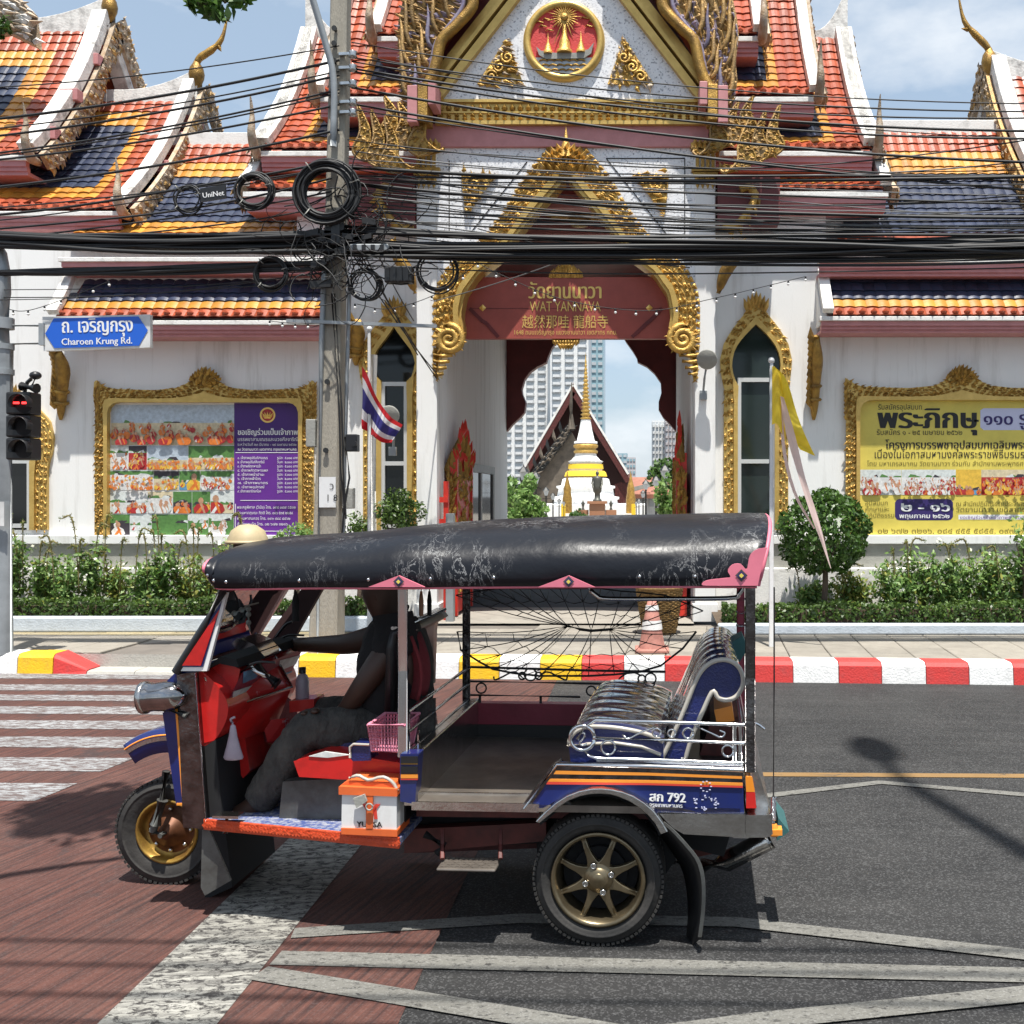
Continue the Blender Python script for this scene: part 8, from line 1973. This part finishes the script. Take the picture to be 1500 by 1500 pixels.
# rear seat
def ribs(x0, x1, n, amp): return [(lerp(x0, x1, k / (n * 4)), amp * abs(math.sin(math.pi * k / 4))) for k in range(n * 4 + 1)]
bc = [(836, 1118), (833, 1092), (836, 1080), (846, 1070), (866, 1064), (905, 1066), (945, 1074), (972, 1086), (972, 1118)]
mb = MB(); bcw = smooth_line(TL_(bc[1:-1], .07), 24); full = [T(*bc[0], .07)] + bcw + [T(*bc[-1], .07)]
rows = [[p + NV * (t * 1.14) + (V(0, 0, .007) * abs(math.sin(t * math.pi * 7)) + V(0, 0, .018) * math.sin(math.pi * t)) * (1 if 0 < i < len(full) - 1 else 0) for i, p in enumerate(full)] for t in [k / 42 for k in range(43)]]
mb.grid(rows); st_ = part(mb, 'rear_seat', 'seat')
for l_ in (0, 1.14): mb = MB(); mb.add([p + NV * l_ for p in full], [tuple(range(len(full)))]); part(mb, 'seat_side', 'seat_blue', st_)
mb = MB(); mb.tube([p - NV * .004 for p in full[1:-1]], .010, 6); mb.tube([T(834, 1092, .062), T(860, 1090, .062), T(900, 1088, .062), T(940, 1094, .062), T(968, 1106, .062)], .008, 6); part(mb, 'seat_piping', 'seat_piping', st_)
bk_ = [(966, 1116), (976, 1098), (990, 1068), (1006, 1030), (1018, 1000), (1028, 982), (1042, 970), (1060, 966), (1076, 971), (1086, 984), (1088, 1002), (1080, 1018), (1066, 1025), (1052, 1022), (1044, 1012), (1030, 1040), (1014, 1078), (1002, 1118)]
full = smooth_line(TL_(bk_, .10), 60)
mb = MB(); nn_ = len(full)
rows = [[p + NV * (t * 1.10) + (-XV * .5 + UPZ * .86) * ((.008 * abs(math.sin(t * math.pi * 8)) + .02 * math.sin(math.pi * t)) if i < 38 else 0) for i, p in enumerate(full)] for t in [k / 48 for k in range(49)]]
mb.grid(rows, closed_u=True); bkr = part(mb, 'backrest', 'seat')
for l_ in (0, 1.10): mb = MB(); mb.add([p + NV * l_ for p in full], [tuple(range(nn_))]); part(mb, 'backrest_side', 'seat_blue', bkr)
mb = MB(); mb.tube([p - NV * .006 for p in full], .011, 6, closed=True); part(mb, 'backrest_piping', 'seat_piping', bkr)
mb = MB(); mb.prism(TL_([(836, 1118), (1085, 1124), (1085, 1132), (836, 1126)], .06), NV * 1.16); mb.prism([onz(T(836, 1120, .06), zc), onz(T(842, 1120, .06), zc), T(842, 1124, .06), T(836, 1124, .06)], NV * 1.16); part(mb, 'seat_base', 'black_plastic')
# stowed things behind the seat are the vehicle's own fittings
mb = MB(); mb.prism(TL_([(1040, 1060), (1082, 1050), (1085, 1120), (1020, 1120)], .25), NV * .8); part(mb, 'luggage_box', 'dark_red_frame')
mb = MB(); mb.prism(TL_([(1046, 1040), (1072, 1034), (1076, 1056), (1050, 1060)], .2), NV * .3); part(mb, 'stowed_bag', 'tuk_orange')
mb = MB(); mb.prism(TL_([(1072, 940), (1088, 932), (1096, 950), (1080, 975), (1070, 960)], .75), NV * .2); part(mb, 'rolled_rain_sheet', 'teal')

# chrome rails with scrolls
def rail(parts_, name='side_rail', m='chrome', r=.0085):
    mb = MB(); 
    for pts_ in parts_: mb.tube(pts_, r if len(pts_) < 60 else r * .8, 7)
    return part(mb, name, m)
d = .015
mbp = [TL_([(846, 1083), (856, 1066), (872, 1055), (980, 1058), (1090, 1062)], d), TL_([(872, 1082), (980, 1084), (1090, 1089)], d), TL_([(853, 1098), (862, 1107), (874, 1111), (980, 1114), (1088, 1118)], d), TL_([(874, 1115), (980, 1118), (1088, 1121)], d)]
for px in (889, 1000): mbp.append(TL_([(px, 1109), (px, 1125)], d))
for px in (1076, 1084): mbp.append(TL_([(px, 1062), (px, 1122)], d))
rl = rail(mbp)
mb = MB()
def circ(px, py, r, dd, n=22): c = T(px, py, dd); return [c + XV * (r * math.cos(t)) + UPZ * (r * math.sin(t)) for t in [2 * math.pi * k / n for k in range(n)]]
for px, py, r, tr in ((853, 1081, .053, .009), (891, 1095, .030, .005), (1066, 1100, .024, .005), (1008, 1074, .022, .005), (984, 1074, .016, .004), (962, 1073, .018, .004)): mb.tube(circ(px, py, r, d), tr, 6, closed=True)
mb.tube(smooth_line(TL_([(849, 1075), (856, 1074), (855, 1081), (849, 1088), (853, 1092), (860, 1090)], d), 16), .005, 5)
mb.tube(smooth_line(TL_([(912, 1076), (920, 1082), (940, 1072), (958, 1066)], d), 12), .0045, 5); mb.tube(smooth_line(TL_([(1020, 1064), (1042, 1074), (1056, 1080), (1062, 1074), (1054, 1070)], d), 12), .0045, 5)
part(mb, 'rail_scroll', 'chrome', rl)
mb = MB()
for y in (1060, 1088, 1117): a = T(1090, y, .02); mb.tube([a, a + NV * 1.24], .008, 6)
for k in range(6): a = T(1090, 1060, .1 + k * .2); b = T(1090, 1117, .1 + k * .2); mb.tube([a, b], .006, 5)
mb.tube(smooth_line(TL_([(1092, 1058), (1108, 1060), (1120, 1068)], .3), 8), .006, 5); part(mb, 'rear_rail', 'chrome')
# divider rail between driver and passengers
mbp = []
for y in (1043, 1072, 1102): a = T(597, y, .05); mbp.append([a, a + NV * 1.15])
for k in range(4): a = T(597, 1040, .06 + k * .38); b = T(597, 1103, .06 + k * .38); mbp.append([a, b])
dv = rail(mbp, 'divider_rail', r=.011)
mb = MB()
for k in range(5):
    c = T(597, 1060, .2 + k * .21); mb.tube(spiral(c, .055, 1.4, NV, UPZ, 18, k), .009, 6); c = T(597, 1088, .16 + k * .21); mb.tube(spiral(c, .04, 1.3, NV, -UPZ, 16, k * 2), .008, 6)
for k in range(6): mb.tube(circ(0, 0, 0, 0)[:0] or [T(594, 1010 + 4 * k, .15 + .06 * k) + UPZ * (.035 * math.cos(t)) + NV * (.014 * math.sin(t)) for t in [2 * math.pi * q / 12 for q in range(12)]], .004, 5, closed=True)
part(mb, 'rail_scroll', 'chrome', dv)
mb = MB(); pr = [(-.03, 0), (-.02, .30), (.0, .38), (.04, .40), (.07, .36)]
a = T(572, 1045, .30); rows = [[a + NV * (t * .8) + XV * x_ + UPZ * (z_ + .0) for x_, z_ in pr] for t in [k / 10 for k in range(11)]]
mb.grid(rows); sbk = part(mb, 'driver_backrest', 'black_plastic'); sbk.modifiers.new('thickness', 'SOLIDIFY').thickness = .03
mb = MB(); a0 = a + XV * .05 + UPZ * .395
for k in range(4): mb.tube([a0 + XV * (.014 * k - .04) + NV * .0, a0 + XV * (.014 * k - .04) + NV * .8], .009, 6)
part(mb, 'backrest_roll', 'chrome', sbk)
# far side rail (black iron scrolls) and luggage net
df = 1.24
def FT(px, py): return T(px, py, df)
mbp = [[FT(682, 1022), FT(682, 985), FT(690, 977), FT(760, 979), FT(860, 982), FT(975, 984)], [FT(682, 998), FT(850, 1001), FT(960, 1003)], [FT(682, 1018), FT(850, 1021)]]
for px in (703, 792): mbp.append([FT(px, 1019), FT(px, 1032)])
fr2 = rail(mbp, 'far_side_rail', 'iron', .007)
mb = MB()
for px, py, r in ((777, 988, .034), (765, 990, .02), (789, 990, .02), (705, 1008, .028), (866, 1012, .026), (953, 994, .03), (940, 994, .02)): mb.tube([FT(px, py) + XV * (r * math.cos(t)) + UPZ * (r * math.sin(t)) for t in [2 * math.pi * k / 18 for k in range(18)]], .005, 5, closed=True)
for s_ in (-1, 1): mb.tube(smooth_line([FT(777 + s_ * 10, 994), FT(777 + s_ * 24, 984), FT(777 + s_ * 42, 992), FT(777 + s_ * 52, 996), FT(777 + s_ * 54, 991)], 14), .005, 5)
mb.tube(smooth_line([FT(905, 996), FT(912, 990), FT(925, 984), (FT(940, 990))], 8), .005, 5); part(mb, 'rail_scroll', 'iron', fr2)
mb = MB(); dn_ = 1.12
def NT(px, py, dd=dn_): return T(px, py, dd)
hub = [NT(832, 917), NT(850, 922), NT(866, 924), NT(893, 922)]
tops = [NT(x, y) for x, y in ((668, 872), (700, 866), (730, 862), (760, 862), (790, 862), (820, 862), (850, 862), (880, 862), (910, 866), (940, 868), (975, 872), (1005, 884), (1030, 895))]
bots = [NT(x, y) for x, y in ((670, 925), (675, 952), (700, 968), (722, 980), (752, 986), (790, 990), (830, 990), (862, 990), (900, 988), (938, 984), (968, 975), (1000, 950), (1020, 925))]
for L_, sg in ((tops, 1), (bots, -1)):
    mids = []
    for k, p in enumerate(L_):
        h_ = hub[0] if k < 5 else (hub[1] if k < 6 else (hub[2] if k < 8 else hub[3])); q = [lerp(h_, p, t) + UPZ * (-.02 * math.sin(math.pi * t)) for t in (0, .25, .5, .75, 1)]
        mb.tube(smooth_line(q, 9), .0026, 4, caps=False); mids.append(q)
    for lv in (2, 3):
        for k in range(len(mids) - 1): mb.tube([mids[k][lv], lerp(mids[k][lv], mids[k + 1][lv], .5) + UPZ * (-.012 * sg) , mids[k + 1][lv]], .0022, 4, caps=False)
    for k in range(len(mids) - 1): mb.tube([mids[k][3], lerp(mids[k][4], mids[k + 1][4], .5), mids[k + 1][3]], .0022, 4, caps=False)
mb.tube(hub, .008, 6); mb.tube(tops, .004, 4); mb.tube(bots, .006, 5); part(mb, 'luggage_net', 'black_plastic', kind='stuff')
mb = MB(); mb.tube(smooth_line([T(862, 862, .5), T(874, 872, .5), T(890, 877, .5), T(980, 877, .5), T(1070, 876, .5), T(1082, 870, .5), T(1088, 862, .5)], 24), .011, 8); part(mb, 'grab_rail', 'chrome')
for px, dd, m in ((433, .55, 'black_matte'), (617, .6, 'brown_stone'), (629, .65, 'black_matte')):
    mb = MB(); L_ = 48 if px < 500 else 40; mb.tube([T(px, 855, dd), T(px, 872, dd)], .003, 4); mb.tube([T(px, 866, dd), T(px, 880, dd), T(px, 862 + L_, dd)], [.006, .018 if px < 500 else .012, .016 if px < 500 else .011], 8); part(mb, 'hanging_tassel', m)
mb = MB(); mb.obox(T(366, 878, .62), XV * .01, NV * .08, UPZ * .03); mb.tube([T(366, 878, .62), T(362, 862, .62)], .006, 5); part(mb, 'rear_view_mirror', 'black_plastic')
mb = MB(); mb.tube(smooth_line([T(362, 884, .6), T(364, 905, .6), T(366, 925, .6)], 6), .004, 4)
for y in (892, 900, 912): mb.sphere(T(364, y, .6), .014, 8, 6)
part(mb, 'mirror_charm', 'plinth')
# roof sign lamp
c = T(363, 800, .38); mb = MB(); mb.lathe([(.0, .085), (.04, .08), (.075, .055), (.09, .02), (.095, 0)], c + V(0, 0, .02), UPZ, 22); mb.lathe([(.095, 0), (.104, -.006), (.104, .004), (.09, .01)], c + V(0, 0, .02), UPZ, 22, caps=False)
for v_ in (): pass
lampo = part(mb, 'roof_lamp', 'tan'); mb = MB(); mb.box(c.x - .05, c.x - .01, c.y - .05, c.y + .05, c.z - .07, c.z + .03); mb.box(c.x + .03, c.x + .07, c.y - .05, c.y + .05, c.z - .07, c.z + .03); part(mb, 'lamp_foot', 'soil', lampo)

# ================================================================ loose things carried in it
bt = thing('battery_box', 'white battery box with orange straps on the tuk-tuk running board', 'battery box', T(540, 1229, .08))
ax_ = [(500, 1156), (583, 1160), (583, 1222), (499, 1218)]
mb = MB(); mb.prism(TL_([(501, 1160), (581, 1164), (581, 1220), (500, 1217)], -.01), NV * .17); cs_ = mb.build('case', 'white_plastic', bt, bevel=.006)
mb = MB(); mb.prism(TL_([(496, 1152), (581, 1156), (582, 1167), (496, 1164)], -.022), NV * .195); mb.prism(TL_([(499, 1213), (582, 1216), (582, 1226), (500, 1222)], -.018), NV * .185); mb.prism(TL_([(536, 1163.5), (546, 1164), (546, 1214), (536, 1214)], -.02), NV * .01); mb.prism(TL_([(510, 1144), (578, 1147), (580, 1155.6), (497, 1151.6)], .0), NV * .15); mb.build('strap', 'orange_plastic', bt, bevel=.004)
mb = MB(); text_mb(mb, 'YU', T(523, 1211, -.011), XV, UPZ, -NV, .035, 0, 2); text_mb(mb, 'SA', T(547, 1211.5, -.011), XV, UPZ, -NV, .035, 0, 2); mb.build('lettering', 'black_print', cs_)
mb = MB()
for poly in ([(531, 1178), (538, 1178), (544, 1188), (538, 1191)], [(550, 1178), (557, 1178), (545, 1194), (545, 1200), (538, 1200), (538, 1191)], [(547, 1186), (551, 1181), (553, 1200), (548, 1200)]): mb.prism(TL_(poly, -.0135), NV * .002)
mb.build('emblem', 'print_red', cs_)
mb = MB(); mb.prism(TL_([(517, 1170), (533, 1164), (537, 1174), (522, 1184)], -.04), NV * .015); mb.tube(circ(541, 1182, .014, -.035), .004, 5, closed=True); mb.build('padlock', 'plinth', bt, bevel=.004)
mb = MB(); mb.tube(smooth_line(TL_([(512, 1140), (525, 1136), (540, 1143), (560, 1138), (575, 1146), (582, 1158)], -.0), 14), .008, 6); mb.build('lead', 'seat_piping', bt)
bs = thing('basket', 'small pink plastic basket hung beside the driver seat', 'basket', T(565, 1100, .06))
mb = MB()
def bpt(u, v, t, s): return None
tp_ = [T(539, 1062, .02), T(592, 1062, .02), T(592, 1062, .02) + NV * .24, T(539, 1062, .02) + NV * .24]; bp_ = [T(545, 1100, .05), T(588, 1102, .05), T(588, 1102, .05) + NV * .18, T(545, 1100, .05) + NV * .18]
for i in range(4):
    j = (i + 1) % 4; mb.tube([tp_[i], tp_[j]], .007, 6); mb.tube([bp_[i], bp_[j]], .005, 5); mb.tube([tp_[i], bp_[i]], .006, 5)
    n_ = 11
    for k in range(1, n_): mb.tube([lerp(tp_[i], tp_[j], k / n_), lerp(bp_[i], bp_[j], k / n_)], .0045, 4)
    for k in range(1, 7): mb.tube([lerp(tp_[i], bp_[i], k / 7), lerp(tp_[j], bp_[j], k / 7)], .0045, 4)
mb.add(bp_, [(0, 1, 2, 3)]); mb.build('lattice', 'basket_pink', bs, kind='stuff')
bg_ = thing('plastic_bag', 'translucent plastic bag tied to the tuk-tuk steering column', 'bag', T(340, 1107, .2))
mb = MB(); c = T(341, 1060, .22); prof_ = [(.0, .0), (.012, -.01), (.02, -.06), (.032, -.11), (.045, -.155), (.04, -.165), (0, -.16)]
rows = [[c + XV * (r * math.cos(t) * (1 + .15 * math.sin(3 * t))) + NV * (r * .5 * math.sin(t)) + UPZ * h_ for t in [2 * math.pi * k / 16 for k in range(16)]] for r, h_ in prof_]; mb.grid(rows, closed_u=True)
mb.tube(smooth_line([c, c + V(-.01, 0, .02), c + V(.01, 0, .03)], 5), .006, 5); mb.build('film', 'bag', bg_)
bo_ = thing('bottle', 'clear water bottle with black cap standing on the dashboard shelf', 'bottle', T(443, 1028, .78))
mb = MB(); c = T(443, 1026, .78); mb.lathe([(.030, 0), (.034, .01), (.034, .10), (.026, .125), (.014, .14)], c, n=14); mb.build('bottle_body', 'bag', bo_)
mb = MB(); mb.lathe([(.018, .14), (.018, .17), (0, .172)], c, n=12); mb.build('cap', 'black_plastic', bo_)
mb = MB(); mb.prism(TL_([(424, 1027), (460, 1024), (460, 1040), (424, 1044)], .72), NV * .14); part(mb, 'dash_shelf', 'tuk_red')
# ================================================================ driver
dr_ = thing('person', 'driver in black t-shirt and ripped grey jeans gripping the handlebar', 'person', T(560, 1085, .6))
from mathutils import noise
GROW = 1.36                                             # subdivision shrinks the skin
def skin_mesh(nodes, edges, name, m, parent, sub=2, root=0, rough=0.0):
    me = bpy.data.meshes.new(name); org = ORG[parent.name]
    me.from_pydata([tuple(Vector(p) - org) for p, r in nodes], edges, [])
    o = bpy.data.objects.new(name, me); C.objects.link(o)
    md = o.modifiers.new('skin', 'SKIN'); md.use_smooth_shade = True
    o.modifiers.new('sub', 'SUBSURF').levels = sub
    o.modifiers['sub'].render_levels = sub
    for i, (p, r) in enumerate(nodes):
        sv = me.skin_vertices[0].data[i]; sv.radius = (r[0] * GROW, r[1] * GROW) if hasattr(r, '__len__') else (r * GROW, r * GROW); sv.use_root = (i == root)
    dg = bpy.context.evaluated_depsgraph_get(); nm = bpy.data.meshes.new_from_object(o.evaluated_get(dg)); nm.name = name
    bpy.data.objects.remove(o); bpy.data.meshes.remove(me)
    if rough:
        nm.update(); ns = [v.normal.copy() for v in nm.vertices]
        for v, n_ in zip(nm.vertices, ns):
            q = v.co; f = 1.1 - 2.6 * abs(noise.noise(Vector((q.x * 17 - q.z * 10, q.y * 6, q.z * 15 + q.x * 7)))) + noise.noise(q * 9) * .5
            v.co = q + n_ * (f * rough)
    nm.materials.clear(); nm.materials.append(MT[m]); nm.polygons.foreach_set('use_smooth', [True] * len(nm.polygons))
    ob = bpy.data.objects.new(name, nm); C.objects.link(ob); ORG[ob.name] = org; ob.parent = parent
    return ob
dN, dC, dFr = .42, .60, .80
pel = T(578, 1068, dC); wst = T(580, 1030, dC); chest = T(580, 968, dC); nk = T(572, 912, dC); hd0 = T(566, 893, dC); hd1 = T(561, 868, dC); hdt = T(563, 836, dC)
shN, shF = T(585, 932, dN), T(577, 926, dFr)
elN, wrN, haN = T(536, 1000, dN - .04), T(502, 1046, dN + .02), T(482, 1056, dN + .01)
elF, wrF, haF = T(510, 944, dFr + .02), T(446, 944, DF + .74), T(424, 945, DF + .74)
hipN, hipF = T(575, 1078, dN + .06), T(575, 1070, dFr - .05)
knN, anN, toN = T(452, 1066, dN - .08), T(374, 1182, dN - .06), T(338, 1196, dN - .06)
knF, anF, toF = T(470, 1040, dFr), T(410, 1140, dFr), T(378, 1158, dFr)
nodes = [(pel, .12), (wst, (.13, .11)), (chest, (.15, .12)), (nk, .055), (hd0, .062), (hd1, (.082, .092)), (hdt, (.072, .082)),
         (shN, .062), (elN, .045), (wrN, .030), (haN, .034), (shF, .062), (elF, .043), (wrF, .029), (haF, .034),
         (hipN, .085), (knN, .060), (anN, .042), (toN, .026), (hipF, .085), (knF, .060), (anF, .042), (toF, .026)]
edges = [(0, 1), (1, 2), (2, 3), (3, 4), (4, 5), (5, 6), (2, 7), (7, 8), (8, 9), (9, 10), (2, 11), (11, 12), (12, 13), (13, 14), (0, 15), (15, 16), (16, 17), (17, 18), (0, 19), (19, 20), (20, 21), (21, 22)]
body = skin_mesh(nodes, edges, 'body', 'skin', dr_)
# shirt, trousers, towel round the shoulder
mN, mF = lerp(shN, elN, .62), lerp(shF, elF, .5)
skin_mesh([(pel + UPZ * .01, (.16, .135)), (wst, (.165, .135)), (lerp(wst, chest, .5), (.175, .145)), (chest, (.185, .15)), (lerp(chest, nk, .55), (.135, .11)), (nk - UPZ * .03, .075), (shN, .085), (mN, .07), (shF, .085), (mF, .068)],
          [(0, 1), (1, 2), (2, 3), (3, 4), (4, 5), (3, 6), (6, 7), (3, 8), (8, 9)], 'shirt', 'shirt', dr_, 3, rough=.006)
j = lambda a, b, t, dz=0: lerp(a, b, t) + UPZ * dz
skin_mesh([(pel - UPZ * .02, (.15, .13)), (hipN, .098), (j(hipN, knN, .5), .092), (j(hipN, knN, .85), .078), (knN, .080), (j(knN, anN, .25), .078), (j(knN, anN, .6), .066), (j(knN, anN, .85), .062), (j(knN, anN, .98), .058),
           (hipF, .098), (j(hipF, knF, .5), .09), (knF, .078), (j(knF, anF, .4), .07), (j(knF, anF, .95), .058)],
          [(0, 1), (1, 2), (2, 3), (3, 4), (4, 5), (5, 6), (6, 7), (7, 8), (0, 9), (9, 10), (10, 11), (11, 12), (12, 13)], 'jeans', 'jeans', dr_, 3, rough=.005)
mb = MB()                                                # rips at the knee and thigh, folds
for px, py, s in ((455, 1045, 1), (440, 1048, .8), (500, 1056, .9), (504, 1063, .7)):
    c = T(px, py, dN - .165 if px < 480 else dN - .10); mb.sphere(c + NV * .055, (.022 * s, .03, .014 * s), 8, 6)
mb.build('ripped_patch', 'skin', dr_)
mb = MB(); c = hdt + V(.012, 0, .012); mb.sphere(c, (.098, .088, .075), 16, 10); mb.sphere(hd1 + XV * .045 + UPZ * .02, (.058, .078, .07), 12, 8); mb.build('hair', 'hair', dr_)
mb = MB()
fcx = hd1 - XV * .085
mb.add([fcx + UPZ * .025 - NV * .012, fcx + UPZ * .025 + NV * .012, fcx - UPZ * .018 - NV * .018, fcx - UPZ * .018 + NV * .018, fcx - XV * .026 - UPZ * .014], [(0, 4, 1), (0, 2, 4), (1, 4, 3), (2, 3, 4)], 0, True)
for s_ in (-1, 1): mb.sphere(hd1 - XV * .0 + NV * (s_ * .086) - UPZ * .002, (.02, .010, .032), 8, 6); mb.sphere(fcx + XV * .012 + NV * (s_ * .034) + UPZ * .024, (.010, .014, .009), 8, 6, 1)
mb.tube([fcx + XV * .0 - UPZ * .042 - NV * .024, fcx - XV * .006 - UPZ * .042, fcx - UPZ * .042 + NV * .024], .006, 5, mi=1); mb.build('face', ['skin', 'hair'], dr_)
def hand(c, fwd, up, side, curl, grip=None):
    """palm with four fingers and a thumb, each a jointed chain"""
    mb = MB(); mb.obox(c, fwd * .042, side * .036, up * .014)
    for k, ln in enumerate((.068, .076, .072, .056)):
        b = c + fwd * .042 + side * (.027 - .018 * k); pts = [b]; dr2 = fwd
        for q in range(3):
            ang = curl * (q + .6); dv = fwd * math.cos(ang) - up * math.sin(ang); pts.append(pts[-1] + dv * ln / 3)
        mb.tube(pts, [.0095, .0092, .0085, .006], 7)
    b = c + side * .034 - fwd * .012; mb.tube([b, b + side * .022 + fwd * .02 - up * .012, b + side * .018 + fwd * .046 - up * .024], [.012, .0105, .007], 7)
    return mb
hm = hand(haF - XV * .01 + UPZ * .012, -XV, UPZ, -NV, .75); hm.build('hand', 'skin', dr_)
hm = hand(haN, (haN - wrN).normalized(), UPZ, NV, .35); hm.build('hand', 'skin', dr_)
mb = MB()
for a, t_, in ((anN, toN), (anF, toF)):
    d_ = (t_ - a).normalized(); mb.grid([[lerp(a - d_ * .05, t_ + d_ * .05, u) + NV * (.056 * math.cos(v) * math.sin(math.pi * (.12 + .8 * u))) + UPZ * (-.04 + (.075 * (1 - u) + .045) * max(0, math.sin(v)) - .012 * max(0, -math.sin(v))) for v in [2 * math.pi * k / 12 for k in range(12)]] for u in [q / 8 for q in range(9)]], closed_u=True)
mb.build('shoe', 'black_plastic', dr_)
mb = MB(); q = T(598, 960, dN + .03); rows = [[q + XV * (.05 * math.sin(u * 2.5)) + UPZ * (.10 - .30 * u) + NV * (.16 * (v - .5)) + XV * .03 * math.cos(v * 6) for v in [k / 8 for k in range(9)]] for u in [k / 8 for k in range(9)]]
mb.grid(rows); tw = mb.build('towel', 'towel', dr_); tw.modifiers.new('thickness', 'SOLIDIFY').thickness = .015
